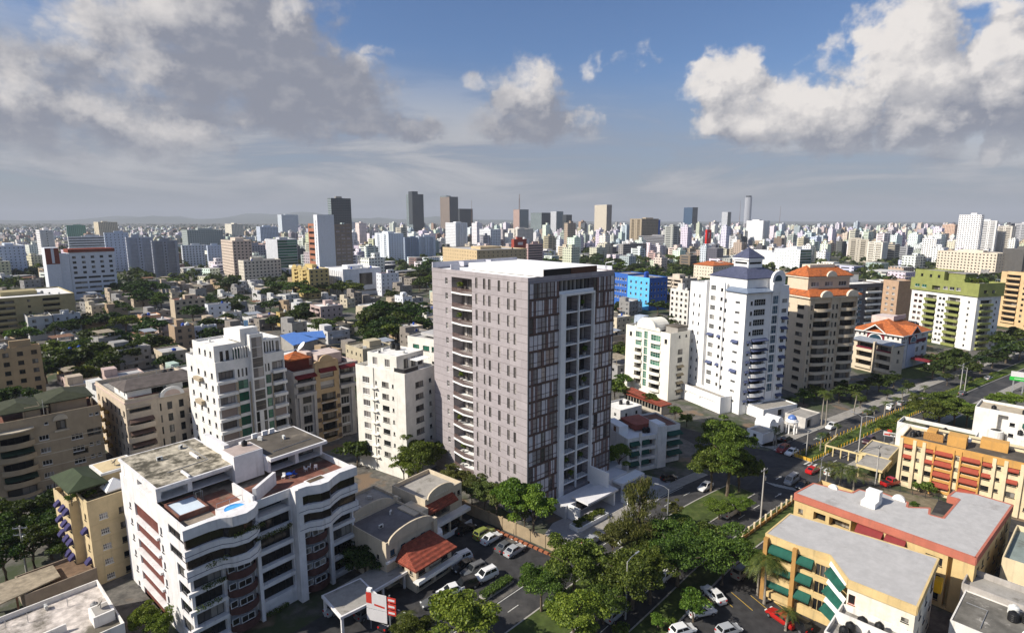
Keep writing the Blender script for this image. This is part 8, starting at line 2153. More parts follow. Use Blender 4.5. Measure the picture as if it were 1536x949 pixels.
def rnd_block(y, x):
    k = rc_.choices(range(len(CC)), [c[2] for c in CC])[0]
    col = tuple(min(.85, c * rc_.uniform(.85, 1.1)) for c in CC[k][1])
    az = x / y
    # the skyline is taller in the middle and right, low and green on the left
    tall = 1.0 if az > -.42 else .55
    h = rc_.choices([rc_.uniform(5, 11), rc_.uniform(12, 22), rc_.uniform(22, 34), rc_.uniform(34, 52)], [.38, .34, .22, .06 if az > -.3 else .01])[0] * tall + 2
    if y > 2200: h *= .85
    w, d = rc_.uniform(10, 20), rc_.uniform(9, 17)
    if h < 9: w, d = rc_.uniform(10, 34), rc_.uniform(10, 20)
    rot = R(44 - az * 22 + rc_.choice((0, 0, 6, -5)))
    bx = [(0, 0, rot, w, d, 0, h, col, rc_.random())]
    if h > 12: bx.append((rc_.uniform(-.2, .2) * w, rc_.uniform(-.2, .2) * d, rot, w * .35, d * .4, h + .01, h + rc_.uniform(2, 4.5), col, 0))
    if h > 18 and rc_.random() < .5: bx.append((w * .42 * math.cos(rot), w * .42 * math.sin(rot), rot, w * .4, d * 1.15, 0, h * rc_.uniform(.8, .95), tuple(c * .8 for c in col), rc_.random()))
    return k, h, bx, max(w, d)
PROT = [(456, 530, 424, 424), (609, 636, 342, 356), (660, 690, 338, 354), (487, 573, 440, 445), (562, 653, 386, 391), (768, 800, 342, 356), (890, 920, 346, 354), (940, 1000, 358, 374), (1024, 1048, 334, 350), (1083, 1098, 333, 346), (1112, 1128, 334, 343.5), (1054, 1069, 364, 377), (1118, 1156, 360, 362), (1036, 1218, 400, 406), (1271, 1334, 391, 396), (1436, 1540, 378, 382), (1382, 1412, 386, 392), (1406, 1516, 408, 418), (76, 172, 446, 450), (186, 306, 413, 414), (330, 446, 413, 418), (270, 335, 376, 384), (415, 448, 347, 352), (664, 790, 402, 430), (666, 702, 372, 376), (718, 752, 369, 376), (488, 528, 332, 372), (1040, 1106, 424, 428)]
PROT = [(a, b, c, W(768, yb).y - 15) for a, b, c, yb in PROT]
def hides(x, y, h, rad):
    """would a building here stand in front of one the photo shows whole?"""
    px_, py_ = pix((x, y, h))
    hw = rad * .55 * 853 / y
    return any(y < Yl and px_ + hw > a and px_ - hw < b and py_ < c - 2 for a, b, c, Yl in PROT)
BLK, stuff = 0, []
for tries in range(30000):
    if BLK >= 6000: break
    y = 520 * math.exp(rc_.random() ** .8 * 2.05)
    x = rc_.uniform(-1.5, 1.4) * y
    if 15 < x < 260 and 440 < y < 800 and rc_.random() < .93: continue       # park
    if .42 < x / y < .8 and 520 < y < 760 and rc_.random() < .6: continue      # trees on the right
    k, h, bx, rad = rnd_block(y, x)
    if hides(x, y, h, rad): continue
    if y < 1500 and not free(x, y, rad * .55): continue
    # nothing may stand up in front of the listed buildings
    if y < 900 and h > 27: continue
    if y < 640 and x > 0 and h > 14: continue
    BLK += 1
    if y < 1500: FOOT.append((x, y, rad * .55))
    bx = [(x + b[0], y + b[1]) + b[2:] for b in bx]
    if y < 1150 and abs(x) < .93 * y and BUILT.setdefault('n', 0) < 190:
        BUILT['n'] += 1
        loc = bx[0][:2]
        e = obj('city_block' if h < 11 else 'apartment_building', city_mesh('building', [(b[0] - loc[0], b[1] - loc[1]) + b[2:] for b in bx]))
        e.location = (loc[0], loc[1], 0)
        tag(e, '%s %s far building' % ('low' if h < 11 else 'mid-height' if h < 20 else 'tall', CC[k][0]), 'building', 'far city buildings')
    else: stuff += bx
far = obj('distant_city', city_mesh('distant_city', stuff))
tag(far, 'the mass of small pale buildings stretching to the horizon', 'city', None, 'stuff')
# ================================================================== TREES, CARS, STREET FURNITURE
def tpx(key, x, y, h, label=None, wide=1.0, group=None):
    p = W(x, y)
    return tree(key, p.x, p.y, h, label, 'tree', group, None, wide)
tpx('broad', 861, 895, 9.6, 'dense green median tree directly below the tower forecourt', 1.0)
tpx('broad', 812, 917, 7.6, 'smaller rounded median tree left of the dense one', .95)
tpx('bright', 862, 968, 7.6, 'light green tree cut by the bottom edge below the median trees', 1.3)
tpx('bright', 690, 985, 8.8, 'big light green tree at the bottom edge beside the avenue', 1.5)
tpx('broad', 618, 985, 5.6, 'dark green shrubby tree at the bottom edge by the advertising panels', 1.0)
tpx('broad', 948, 913, 9.4, 'large dark tree at the silver car, left of the car park', 1.12)
tpx('broad', 1016, 880, 9.2, 'middle tree of the dark clump above the car park', 1.05)
tpx('broad', 1082, 876, 9.6, 'right hand tree of the dark clump beside the garden wall', 1.08)
tpx('broad', 1048, 848, 8.0, 'rear tree of the dark clump under the small white van', 1.0)
tpx('broad', 985, 850, 7.2, 'low tree filling the dark clump behind the grey pole', 1.1)
tpx('round', 1040, 932, 5.2, 'neat round tree on the grass island of the car park', 1.15)
tpx('round', 987, 944, 2.6, 'clipped ball shaped light green bush by the car park', 1.25)
tpx('olive', 1009, 796, 6.6, 'thin small tree on the median under the curved street lamp', .9)
tpx('tall', 1090, 744, 18.2, 'tallest spreading tree at the end of the median lawn', .95)
tpx('broad', 1066, 736, 11.0, 'lower dark tree joined left to the tallest spreading tree', .9)
tpx('midg', 1108, 738, 9.5, 'lower tree on the right flank of the tallest spreading tree', 1.0)
tpx('bright', 1078, 778, 4.0, 'low feathery bright green shrubby tree left of the small white van', 1.7)
tpx('bright', 1110, 772, 3.8, 'low feathery green shrubby tree over the small white van', 1.7)
p = W(955, 838); wispy(p.x, p.y, 15.2, 5.0, 'tall wispy olive casuarina on the median right of the tower entrance')
OT = 'olive brown trees along the tan boundary wall'
for k, (x, y, h) in enumerate(((672, 752, 8.4), (690, 762, 9.2), (708, 770, 9.4), (727, 780, 9.0), (744, 786, 8.6))):
    tpx('olive', x, y, h, 'thin olive brown tree in the row behind the tan boundary wall', 1.05, OT)
tpx('bright', 772, 800, 11.0, 'bright green tall tree at the lilac tower corner, left of two', 1.0)
tpx('bright', 800, 812, 10.4, 'bright green tall tree at the lilac tower corner, right of two', 1.0)
tpx('olive', 786, 806, 8.6, 'brownish tree squeezed between two bright green ones at the tower corner', .9)
tpx('broad', 628, 722, 10.6, 'dark green tree between the white block and the lilac tower foot', 1.0)
tpx('bright', 606, 728, 7.0, 'light green tree at the foot of the plain white block', 1.0)
tpx('bright', 928, 716, 8.6, 'bright tree between the lilac tower and the white walk-up', .9)
tpx('bright', 908, 712, 7.4, 'bright tree half hidden behind the lilac tower right corner', .8)
tpx('broad', 1341, 668, 7.6, 'round green tree on the garden median left of the orange walk-up', 1.0)
for k, (x, y, h, key, l) in enumerate(((1384, 640, 8.8, 'broad', 'leftmost green tree of the clump behind the low white block'), (1408, 634, 9.4, 'broad', 'tallest green tree of the clump behind the low white block'), (1430, 640, 8.2, 'broad', 'third green tree of the clump behind the low white block'), (1449, 640, 7.6, 'bright', 'light green tree at the right end of that clump by white block'), (1494, 618, 6.6, 'bright', 'bright green tree below the green roadside sign'), (1520, 620, 6.8, 'bright', 'bright green tree at the right edge under the roadside sign'), (1545, 618, 6.2, 'bright', 'bright green tree cut by the right edge near roadside sign'))):
    tpx(key, x, y, h, l, 1.15)
for k, (x, y, h, key) in enumerate(((1398, 570, 7, 'dark'), (1415, 560, 8, 'mid'), (1432, 556, 9, 'mid'), (1450, 566, 7, 'mid'), (1470, 560, 8, 'dark'), (1420, 578, 5, 'dark'), (1446, 580, 5, 'dark'), (1488, 552, 8, 'mid'), (1508, 545, 9, 'mid'), (1528, 540, 9, 'mid'), (1500, 528, 9, 'mid'), (1524, 520, 9, 'mid'), (1390, 552, 6, 'dark'),
        (1258, 604, 6, 'dark'), (1276, 600, 6.5, 'mid'), (1300, 592, 6, 'dark'), (1318, 588, 6.5, 'mid'), (1340, 582, 6, 'dark'), (1362, 590, 4.5, 'dark'), (1290, 612, 4.5, 'dark'), (1330, 600, 4, 'dark'))):
    tpx(key, x, y, h, None, 1.15)
for k, (x, y, h, key) in enumerate(((22, 838, 9, 'dark'), (52, 852, 8, 'dark'), (10, 872, 8, 'dark'), (78, 840, 7.5, 'dark'), (48, 818, 9, 'dark'), (84, 815, 8, 'dark'), (112, 850, 6, 'dark'), (6, 806, 8, 'dark'), (96, 790, 8, 'mid'),
        (548, 872, 6.5, 'dark'), (536, 858, 5.5, 'dark'), (536, 700, 7, 'mid'))):
    tpx(key, x, y, h, None, 1.1)
tpx('bright', 222, 958, 5.2, 'leafy bright bush at the corner of the whitewashed workshop', 1.1)
tpx('bright', 244, 965, 5.0, 'leafy bright tree at the foot of the white pool block', 1.0)

tpx('bright', 880, 868, 6.4, 'light green tree on the median between the dense tree and casuarina', 1.1)
tpx('olive', 918, 850, 9.0, 'olive tree left of the casuarina on the median', 1.0)
tpx('broad', 1010, 842, 8.4, 'dark tree just below the thin median tree with street lamp', 1.1)
tpx('tall', 975, 905, 9.8, 'fresh green tree between the silver hatchback and clipped ball bush', 1.1)
tpx('bright', 1126, 868, 5.6, 'light green tree against the garden wall left of the big palms', 1.1)
tpx('broad', 905, 935, 6.8, 'green tree over the near carriageway at the bottom edge', 1.0)
# palms
def ppx(x, y, h, label=None, group=None, royal=False, s=1.0):
    p = W(x, y)
    return palm(p.x, p.y, h, label, group, royal, s)
ppx(1232, 638, 9.6, 'taller of two royal palms on the pavement before the beige tower', None, True, 1.2); ppx(1238, 639, 8.6, 'shorter of two royal palms on the pavement before the beige tower', None, True, 1.1)
ppx(1160, 667, 4.2, 'small palm left of the gate house dome', None, True, .75); ppx(1164, 669, 3.8, 'smaller companion palm left of the gate house dome', None, True, .7)
for x, y, h, l in ((1252, 660, 4.0, 'small palm standing right behind the dark green car on the median'), (1230, 676, 4.4, 'small palm in the garden median above the crossing')): ppx(x, y, h, l, None, True, .7)
for x, y, h, l in ((1238, 727, 4.6, 'leftmost coconut palm of the cluster at the crossing'), (1258, 733, 5.2, 'middle coconut palm of the cluster at the crossing'), (1280, 738, 5.0, 'rightmost coconut palm of the cluster by the clubhouse porch')): ppx(x, y, h, l, None, False, 1.25)
for x, y, h, l in ((1146, 905, 7.6, 'big palm left of the green awning block'), (1163, 898, 7.0, 'second big palm touching the green awning block'), (1136, 892, 6.0, 'lower palm behind the two big palms by the car park')): ppx(x, y, h, l, None, False, 1.2)
ppx(1178, 945, 3.2, 'little palm in front of the red parked car', None, False, .62)
for x, y in ((1299, 642), (1310, 636), (1325, 628), (1342, 620), (1362, 612), (1384, 602)): ppx(x, y, 4.6, 'feathery palm in the row along the far garden median', 'palms of the far garden median', True, .85)
for x, y, h, l in ((1352, 618, 7, 'royal palm on the pavement before the gate of the beige block'), (1280, 622, 6.5, 'palm beside the tiled gate roof of the beige tower'), (610, 958, 3.4, 'small palm beside the advertising panels')): ppx(x, y, h, l, None, True, .9)

# hedges and yellow pickets of the garden median
def hedge(name, label, f, i0, i1, h, leaf, wv=.42, dens=95, z=.14):
    rs = np.random.RandomState(len(label))
    C, Nn = [], []
    for i in range(i0, i1):
        A, B_, na, nb = AVE[i], AVE[i + 1], AVN[i], AVN[i + 1]
        for k in range(dens):
            t = rs.rand()
            p = A.lerp(B_, t) + na.lerp(nb, t) * (f(i) + rs.uniform(-wv, wv))
            C.append((p.x, p.y, z + h * rs.uniform(.15, 1) ** .6 * (1 + .25 * math.sin(i * 2.1 + t * 3))))
            Nn.append((rs.normal(0, .5), rs.normal(0, .5), .9))
    me = qmesh(name, leaf_quads(rs, np.array(C), np.array(Nn), .3), leaf)
    return tag(obj(name, me), label, 'hedge')
iE = min(range(len(AVE)), key=lambda i: (AVE[i] - Vector((190, 214, 0))).length)
hedge('hedge', 'bright low hedge on the near edge of the garden median', lambda i: -medw(i) + .75, i_gap1 + 1, iE, .55, LEAFB)
hedge('hedge', 'bright low hedge on the far edge of the garden median', lambda i: medw(i) - .75, i_gap1 + 1, iE, .6, LEAFB)
hedge('flower_bed', 'darker planting along the middle of the garden median', lambda i: .2, i_gap1 + 3, iE, .9, LEAF, .5, 45)
YPK = mat('yellow_picket_paint', (.62, .36, .04), .7, .15)
pk = MB().box(-.07, .07, -.07, .07, 0, .85); pk.box(-.09, .09, -.09, .09, .86, .93)
pkm = pk.mesh('picket_post', YPK)
npk = 0
for i in range(i_gap1, iE):
    for s in (-1, 1):
        for t in (0, .5):
            if npk >= 96: break
            p = AVE[i].lerp(AVE[i + 1], t) + AVN[i] * s * (medw(i) - .2)
            o = tag(obj('picket_post', pkm), 'yellow picket post edging the planted garden median', 'post', 'yellow pickets of the garden median'); o.location = (p.x, p.y, .16); npk += 1
fr_ = empty('fence', (0, 0, 0), 0, 'small yellow panel fence closing the tip of the garden median', 'fence')
c0, c1 = AVE[i_gap1] + AVN[i_gap1] * 2, AVE[i_gap1] - AVN[i_gap1] * 2
for k in range(4):
    a_, b_ = c0.lerp(c1, k / 4 + .02), c0.lerp(c1, k / 4 + .23)
    u = (b_ - a_).normalized(); nn = Vector((-u.y, u.x, 0)) * .06
    part(fr_, 'panel', YPK, lambda b: b.prism([(a_ + nn).xy, (a_ - nn).xy, (b_ - nn).xy, (b_ + nn).xy], .16, .95))
hl = MB().box(-3.2, 3.2, -.75, .75, 0, .3)
e = empty('hedge', tuple(W(745, 884)), R(47), 'dark clipped hedge on the island between parking lot and avenue', 'hedge')
rs_ = np.random.RandomState(8); cc = np.stack([rs_.uniform(-3.2, 3.2, 2600), rs_.uniform(-.8, .8, 2600), rs_.uniform(.1, 1, 2600) ** .5 * 1.05], 1)
obj('foliage', qmesh('foliage', leaf_quads(rs_, cc, np.tile((0, 0, 1.0), (2600, 1)), .24), LEAF), e); obj('kerb', hl.mesh('kerb', KERB), e)
# ground shrubs here and there
for x, y, h, l in ((1215, 916, 2.2, 'bushy green shrub at the foot of the green awning block'), (1235, 920, 2.0, 'second bushy shrub at the foot of the green awning block'), (1158, 880, 2.0, 'yellow green shrub under the big palms'), (1393, 742, 3.0, 'shrub against the orange walk-up, right of two'), (1380, 738, 2.6, 'shrub against the orange walk-up, left of two'), (1010, 944, 1.8, 'small rough shrub right of the clipped ball bush'), (930, 952, 2.2, 'low shrub at the bottom edge near the grey pole'), (1370, 765, 2.0, 'shrub in the yard before the orange walk-up'), (1142, 606, 2, 'terrace shrub below the blue roofed tower'), (1090, 612, 1.8, 'small shrub on the podium deck of the white tower')):
    p = W(x, y); tree('bush', p.x, p.y, h, l, 'shrub')

# cars
wht_c, sil, blk_c, red_c, gry_c = (.70, .70, .69), (.36, .37, .38), (.012, .012, .014), (.36, .015, .012), (.09, .095, .10)
def cpx(kind, x, y, rz, c, label, group=None):
    p = W(x, y)
    return car(kind, p.x, p.y, rz, c, label, group)
cpx('suv', 726, 804, 47, (.22, .25, .06), 'olive green suv parked beside the white sedan at the boundary wall')
cpx('sedan', 737, 811, 47, wht_c, 'white sedan with sunlit rear parked at the tan boundary wall')
cpx('sedan', 759, 823, 47, gry_c, 'dark grey sedan parked at the wall left of the silver one')
cpx('sedan', 772, 829, 47, sil, 'silver sedan parked last in the row at the boundary wall')
cpx('suv', 685, 792, 47, blk_c, 'black suv in deep shade at the back of the parking lot')
cpx('sedan', 698, 797, 47, blk_c, 'black sedan in shade left of the olive green suv')
cpx('suv', 690, 843, 218, wht_c, 'white suv half hidden under the red tiled awning roof')
cpx('sedan', 697, 853, 218, blk_c, 'black sedan between two suvs in the shop row')
cpx('suv', 711, 860, 218, gry_c, 'dark grey suv parked left of the white estate')
cpx('suv', 728, 868, 218, wht_c, 'white estate suv with dark sunroof parked out in front')
cpx('suv', 697, 882, 208, blk_c, 'black suv in front of the shop, right of the white coupe')
cpx('sedan', 676, 890, 208, wht_c, 'white coupe with black sunroof in front of the shop')
cpx('sedan', 653, 906, 208, gry_c, 'dark car in shade left of the white coupe')
cpx('sedan', 588, 936, 60, blk_c, 'black car standing at the gate canopy')
cpx('sedan', 508, 914, 50, sil, 'pale car under the carport of the pool block'); cpx('hatch', 551, 922, 50, gry_c, 'grey car under the gate canopy')
cpx('sedan', 887, 814, 46, sil, 'silver car on the driveway before the lilac tower')
cpx('sedan', 1058, 733, 222, wht_c, 'white car driving down the avenue before the white walk-up', 'cars driving on the avenue')
cpx('hatch', 1003, 720, 24, blk_c, 'black car parked along the white walk-up')
cpx('van', 1095, 772, 40, (.66, .64, .58), 'small white van on the right carriageway beside the leaning trees', 'cars driving on the avenue')
cpx('hatch', 921, 926, 46, sil, 'silver hatchback on the near carriageway at the bottom', 'cars driving on the avenue')
cpx('sedan', 998, 866, 46, wht_c, 'white car glimpsed under the dark clump of trees', 'cars driving on the avenue')
cpx('hatch', 934, 812, 226, wht_c, 'white car half hidden behind the casuarina', 'cars driving on the avenue')
cpx('sedan', 1171, 931, 118, red_c, 'bright red car parked on the car park by the palms')
cpx('suv', 1192, 938, 118, blk_c, 'black suv parked right of the bright red car')
cpx('sedan', 1070, 896, 112, wht_c, 'white car parked right of the neat round tree')
cpx('hatch', 1093, 950, 20, sil, 'silver car cut by the bottom edge in the car park')
cpx('hatch', 1024, 950, 20, wht_c, 'white car cut by the bottom edge left of the silver one')
cpx('sedan', 1052, 921, 15, wht_c, 'white car behind the neat round tree')
cpx('suv', 1113, 862, 38, (.34, .30, .24), 'sand coloured suv under the trees at the garden wall')
cpx('suv', 1174, 677, 218, (.22, .018, .02), 'dark red suv waiting on the far zebra crossing', 'cars at the crossing')
cpx('sedan', 1187, 681, 218, wht_c, 'white sedan waiting beside the dark red suv', 'cars at the crossing')
cpx('van', 1187, 724, 222, sil, 'silver minivan turning over the near crossing', 'cars at the crossing')
cpx('hatch', 1203, 732, 222, blk_c, 'black hatchback next to the silver minivan', 'cars at the crossing')
cpx('sedan', 1219, 708, 36, (.45, .01, .012), 'red sedan on the zebra crossing before the palms', 'cars at the crossing')
cpx('hatch', 1246, 711, 36, wht_c, 'white car behind the coconut palm cluster', 'cars at the crossing')
cpx('suv', 1234, 659, 216, (.03, .05, .035), 'dark green car on the far carriageway', 'cars driving on the avenue')
cpx('pickup', 1248, 642, 216, wht_c, 'white pickup at the kerb by the royal palms')
cpx('suv', 1303, 664, 216, (.05, .012, .014), 'dark maroon suv driving along the garden median', 'cars driving on the avenue')
cpx('pickup', 1336, 727, 20, (.40, .012, .012), 'red pickup under the clubhouse porch')
cpx('suv', 1336, 613, 36, wht_c, 'white suv parked by the far gate'); cpx('sedan', 1302, 621, 36, gry_c, 'grey car at the kerb left of the white suv'); cpx('sedan', 1352, 607, 36, sil, 'silver car parked right of the white suv'); cpx('sedan', 1371, 602, 36, wht_c, 'white car parked farthest right on the far kerb')
cpx('sedan', 1482, 569, 33, sil, 'silver car on the distant avenue at the right'); cpx('hatch', 1444, 592, 33, gry_c, 'grey hatchback on the distant avenue', 'cars driving on the avenue')
cpx('hatch', 1180, 661, 36, blk_c, 'small black car at the gate house kerb')
rc2 = random.Random(12)
CN = [('white', wht_c), ('silver', sil), ('black', blk_c), ('red', red_c), ('grey', gry_c), ('blue', (.03, .06, .2))]
for r in range(3):
    for k in range(11):
        x, y = 312 + k * 7.4 + r * 6, 429 + r * 3.3 + k * .25
        n_, c_ = rc2.choice(CN)
        p = W(x, y); e = car('sedan', p.x, p.y, 50, c_, 'tiny %s car in the distant open car park on the left' % n_, 'cars parked in the distant car park')
        FOOT.append((p.x, p.y, 2.5))

# lamps and poles
p = W(1286, 692); street_lamp(p.x, p.y, 11.6, (126, -54), 'tall double armed street lamp at the pavement by the clubhouse')
p = W(1209, 683); street_lamp(p.x, p.y, 6.6, (150, -10), 'short double armed street lamp at the tip of the garden median')
p = W(1000, 800); street_lamp(p.x, p.y, 9.0, (150,), 'grey street lamp with one curved arm on the median', STEEL)
p = W(938, 928); street_lamp(p.x, p.y, 9.4, (40,), 'pale slim pole lamp rising through the tree by the silver hatchback')
p = W(1141, 777); utility_pole(p.x, p.y, 10.6, 'concrete utility pole with transformer at the avenue verge', 35, 1)
p = W(1313, 728); utility_pole(p.x, p.y, 9.4, 'utility pole before the clubhouse roof', 35, 1)
p = W(40, 858); utility_pole(p.x, p.y, 8.5, 'utility pole with white transformer box in the dark trees at the left', 10, 2)
p = W(1440, 585); utility_pole(p.x, p.y, 9.5, 'utility pole on the far avenue at the right', 35, 2)
p = W(1446, 590); street_lamp(p.x, p.y, 9, (126,), 'street lamp beside the far utility pole on the right')
p = W(1228, 740); street_lamp(p.x, p.y, 8.0, (35,), 'grey lamp post among the coconut palms', STEEL)
def wire(pa, ha, pb, hb_, label, n=3):
    A, B_ = W(*pa), W(*pb)
    b = MB()
    for k in range(n):
        o = (k - n / 2) * .35
        pts = [(A.x + (B_.x - A.x) * t + o, A.y + (B_.y - A.y) * t, ha + (hb_ - ha) * t - 1.6 * 4 * t * (1 - t) * .5) for t in [i / 12 for i in range(13)]]
        b.tube(pts, .02, 3)
    tag(obj('power_line', b.mesh('power_line', BLACK)), label, 'power line')
wire((1141, 777), 10.3, (1313, 728), 9.1, 'power lines sagging between the verge pole and the clubhouse pole')
wire((1313, 728), 9.1, (1440, 585), 9.2, 'power lines running from the clubhouse pole up the far avenue')
wire((1141, 777), 10.2, (1229, 740), 7.8, 'power lines from the verge pole to the palm lamp post', 2)
wire((1440, 585), 9.2, (1560, 520), 9.2, 'power lines leaving the far pole towards the right edge', 4)
wire((938, 928), 8.6, (1141, 777), 9.8, 'power lines over the median trees to the verge pole', 2)
fl = empty('flag', tuple(at(B6, 11.5, 9.5, 30.2)), 0, 'small white and pale blue flag on the white and sand roof', 'flag')
part(fl, 'pole', STEEL, lambda b: b.tube([(0, 0, 0), (0, 0, 4.2)], .05, 5)); part(fl, 'cloth', mat('flag_blue', (.3, .5, .68), .8, .4), lambda b: b.prism([(.05, 0), (.9, .3), (.95, .35), (.1, .06)], 1.4, 4.1))

# trees of the older quarter, the park and the far streets
rt = random.Random(31)
MID = []
def midtree(x, y, h, wide=1.15):
    MID.append(tree(rt.choice(('mid', 'mid', 'mid', 'midg')), x, y, h, None, 'tree', None, None, wide))
for x, y, h in ((70, 575, 9), (95, 566, 9), (120, 560, 8), (150, 556, 9), (178, 556, 9), (200, 548, 10), (175, 530, 9), (215, 530, 8), (150, 520, 9), (230, 512, 9), (190, 500, 10), (160, 498, 10), (130, 498, 9), (178, 482, 10), (215, 462, 12), (200, 448, 12), (228, 450, 12), (186, 446, 11), (242, 462, 10),
        (430, 442, 11), (445, 448, 12), (462, 452, 11), (410, 446, 10), (395, 452, 9), (475, 446, 11), (514, 446, 12), (532, 448, 11), (460, 480, 9), (450, 492, 9),
        (560, 500, 11), (575, 492, 12), (592, 488, 13), (608, 482, 12), (620, 492, 12), (600, 505, 11), (580, 512, 10), (565, 520, 9), (590, 518, 9), (612, 508, 10), (630, 505, 9), (636, 420, 14), (648, 412, 14), (626, 425, 12), (640, 436, 11), (655, 430, 11),
        (60, 505, 9), (95, 510, 9), (40, 520, 8), (20, 480, 9), (8, 505, 8), (64, 545, 8), (20, 618, 8), (330, 470, 10), (350, 476, 9), (362, 462, 9), (345, 440, 10), (290, 482, 8)):
    p = W(x, y)
    midtree(p.x, p.y, h * rt.uniform(1.0, 1.3), 1.3)
for x, y, h, key in ((922, 600, 7, 'midg'), (934, 585, 6, 'midg'), (962, 575, 7, 'midg'), (925, 545, 8, 'midg'), (938, 535, 7, 'mid'), (1012, 628, 4, 'midg'), (1030, 640, 4, 'midg'), (975, 612, 5, 'midg'), (1048, 590, 6, 'midg'), (1205, 606, 5, 'midg'), (1222, 600, 5, 'midg'), (1188, 612, 4, 'dark'), (1065, 655, 4.5, 'midg'), (915, 480, 9, 'mid'), (935, 470, 9, 'mid')):
    tpx(key, x, y, h, None, 1.2)
n = 0
for tries in range(4000):
    if n >= 70: break
    x, y = rt.uniform(18, 250), rt.uniform(430, 790)
    if not free(x, y, 4.5): continue
    if rt.random() < .35 and x > 150: continue
    FOOT.append((x, y, 3.4)); n += 1
    midtree(x, y, rt.uniform(9, 14), 1.25)
n = 0
for tries in range(6000):
    if n >= 150: break
    y = rt.uniform(170, 500); x = rt.uniform(-1.0, 1.0) * y
    if -12 < x < .25 * y or (x > 0 and y < 240): continue
    if any((x - q.x) ** 2 + (y - q.y) ** 2 < 16 ** 2 for q in AVE[::3]): continue
    if not free(x, y, 1.6): continue
    FOOT.append((x, y, 2.6)); n += 1
    midtree(x, y, rt.uniform(6, 11))
# tree cover of the far streets: beyond counting
rs = np.random.RandomState(4)
Q = []
for k in range(7200):
    y = 480 * math.exp(rs.rand() * 2.6)
    x = rs.uniform(-1.5, 1.4) * y
    az = x / y
    if y > 900 and az > -.35 and rs.rand() < .55: continue
    if y < 1400 and not free(x, y, 3.5): continue
    s = rs.uniform(4, 8) * (1 + y / 5000)
    m = 30 if y < 1200 else 16
    e = rs.normal(0, 1, (m, 3)); e /= np.linalg.norm(e, axis=1)[:, None]; e[:, 2] = np.abs(e[:, 2])
    c = e * np.array([s, s, s * .8]) * rs.uniform(.6, 1.0, (m, 1)) + np.array([x, y, s * .45])
    Q.append(leaf_quads(rs, c, e, s * .62, .8, .35))
tag(obj('far_trees', qmesh('far_trees', np.concatenate(Q), LEAFD)), 'dark green tree cover scattered through the distant streets', 'trees', None, 'stuff')

# ================================================================== ROOF CLUTTER ON THE NEAR BLOCKS
for root, nm, pts in ((B5, 'pinkish cream block', ((4, 16, 17), (8, 18, 17), (13, 20, 17))), (B6, 'white and sand block', ((12, 9, 30.1), (14, 8.2, 30.1), (3, 9, 30.4))), (B8, 'plain white block', ((3, 11, 27.8), (6, 6, 27.8), (5, 12, 27.8), (8.6, 14.8, 24.2))), (B13, 'cream white block', ((5, 15, 21.8), (7, 17, 21.8), (3, 18.4, 21.8))), (B12, 'blue roofed tower', ((4, 20, 38.1), (8, 21, 38.1))), (B9, 'cream shop', ((3, 5, 7.55), (7, 7.4, 7.55), (5, 13.5, 7.1), (8.5, 15.5, 7.1))), (PA, 'pool block', ((4, 20, 21.03), (8, 22.5, 21.03), (21, 13, 21.23), (18, 15.4, 21.23))), (B20, 'charcoal block', ((4, 5, 28.4), (8, 4, 28.4), (18, 6, 28.4))), (B4, 'wavy beige block', ((18, 14, 15.8), (20, 14.5, 15.8)))):
    for k, (x, y, z) in enumerate(pts):
        acunit(*at(root, x, y, z), R(50 + 40 * k), 'air conditioner on the roof of the ' + nm, 'air conditioners on the ' + nm)
for root, nm, pts in ((B8, 'plain white block', ((7.6, 9.6, 27.8), (7.8, 11.4, 27.8))), (B5, 'pinkish cream block', ((15, 21, 17), (16.6, 21, 17))), (B13, 'cream white block', ((7.5, 13, 21.8), (7.6, 14.6, 21.8))), (B14, 'bright blue office', ((8, 12, 21), (10, 14, 21)))):
    for k, (x, y, z) in enumerate(pts): tank(*at(root, x, y, z), 'black', 'black water tank on the roof of the ' + nm, .65, 1.4, 'black tanks on the ' + nm)
part(PA, 'roof_pipe', STEEL, lambda b: (b.tube([(3, 14, 21.1), (9, 14.5, 21.1), (9, 24, 21.1)], .05, 5), b.tube([(17, 9, 21.3), (24, 9.4, 21.3)], .05, 5), b.tube([(20, 12, 21.2), (20, 12, 22.4)], .04, 5)))
for x, y in ((17.5, 17.2), (19.3, 17.2), (20.6, 17.2)): part(PA, 'white_vent', WHC, lambda b: (b.box(x, x + .9, y - .1, y + .3, 21.2, 22.0)))
# ================================================================== LABELS: say where each look-alike stands
LMK = [(TW, 'the lilac tower'), (PA, 'the pool block'), (B3, 'the warm-cream block'), (B4, 'the wavy block'), (B5, 'the pinkish block'), (B6, 'the white-sand block'), (B7, 'the gabled block'), (B8, 'the plain block'), (B9, 'the cream shop'), (B12, 'the blue-roofed tower'), (B13, 'the green-glass block'), (B14, 'the blue office'), (B15, 'the beige tower'), (B17, 'the orange-roofed villa'), (B18, 'the olive block'), (B20, 'the charcoal block'), (B21, 'the orange walk-up'), (CL, 'the white clinic'), (BS, 'the brick-red slab'),
       (BUILT_H, 'the white hall'), (BUILT_T, 'the tan office'), (BUILT_S, 'the shopping centre'), (BUILT_W, 'the tall tower')]
def midpx(o, h=0):
    return pix((o.location.x, o.location.y, h))
LP = []
for o, nme in LMK:
    hs = [c.bound_box[6][2] for c in o.children if c.type == 'MESH'][:1] or [10]
    LP.append((midpx(o, hs[0] * .5), o.location.y, nme))
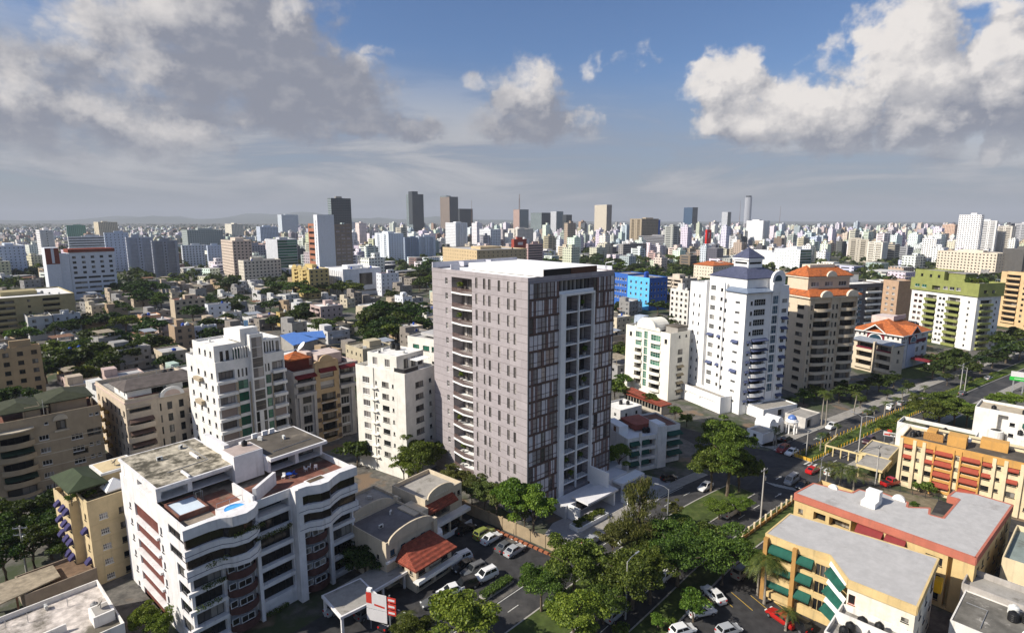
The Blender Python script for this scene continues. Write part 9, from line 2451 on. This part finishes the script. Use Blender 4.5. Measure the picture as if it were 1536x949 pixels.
def place(o):
    x, y = midpx(o, 3)
    best = min(LP, key=lambda l: abs(l[0][0] - x) + 2.2 * abs(l[0][1] - y) + .15 * abs(l[1] - o.location.y))
    dx = x - best[0][0]
    if abs(dx) > 38: rel = 'right of' if dx > 0 else 'left of'
    else: rel = 'behind' if o.location.y > best[1] else 'in front of'
    return rel + ' ' + best[2]
ONES = ['', 'first', 'second', 'third', 'fourth', 'fifth', 'sixth', 'seventh', 'eighth', 'ninth', 'tenth', 'eleventh', 'twelfth', 'thirteenth', 'fourteenth', 'fifteenth', 'sixteenth', 'seventeenth', 'eighteenth', 'nineteenth']
TENS = ['', '', 'twenty', 'thirty', 'forty', 'fifty', 'sixty', 'seventy', 'eighty', 'ninety']
def ordw(k, n):
    if k == 1: return 'leftmost'
    if k == n: return 'rightmost'
    if k < 20: w = ONES[k]
    elif k % 10: w = TENS[k // 10] + '-' + ONES[k % 10]
    else: w = TENS[k // 10][:-1] + 'ieth'
    return w + ' from left'
def rank(g_):
    g_.sort(key=lambda o: midpx(o, o.location.z)[0])
    for k, o in enumerate(g_): o['label'] = o['label'] + ', ' + ordw(k + 1, len(g_))
def resolve(objs):
    by = {}
    for o in objs: by.setdefault(o['label'], []).append(o)
    for l, g_ in by.items():
        if len(g_) < 2: continue
        if g_[0].get('group') not in ('street and garden trees', 'small houses of the older quarter', 'far city buildings', 'tanks on mid distance roofs', 'air conditioners on mid distance roofs', 'roof tanks in the older quarter'):
            rank(g_)
            continue
        for o in g_: o['label'] = l + ' ' + place(o)
        b2 = {}
        for o in g_: b2.setdefault(o['label'], []).append(o)
        for g2 in b2.values():
            if len(g2) > 1: rank(g2)
for o in COL.objects:
    if o.parent is None and o.name.split('.')[0] == 'tree' and not o.get('label'):
        nm = o.children[1].data.materials[0].name
        o['label'] = '%s %s tree' % ('tall' if o.scale.z > 1.05 else 'small' if o.scale.z < .8 else 'medium', 'green leafy' if nm == 'broad_leaves' else 'dark leafy')
        o['category'] = 'tree'
        o['group'] = 'street and garden trees'
resolve([o for o in COL.objects if o.parent is None and o.get('label') and o.get('kind') is None])
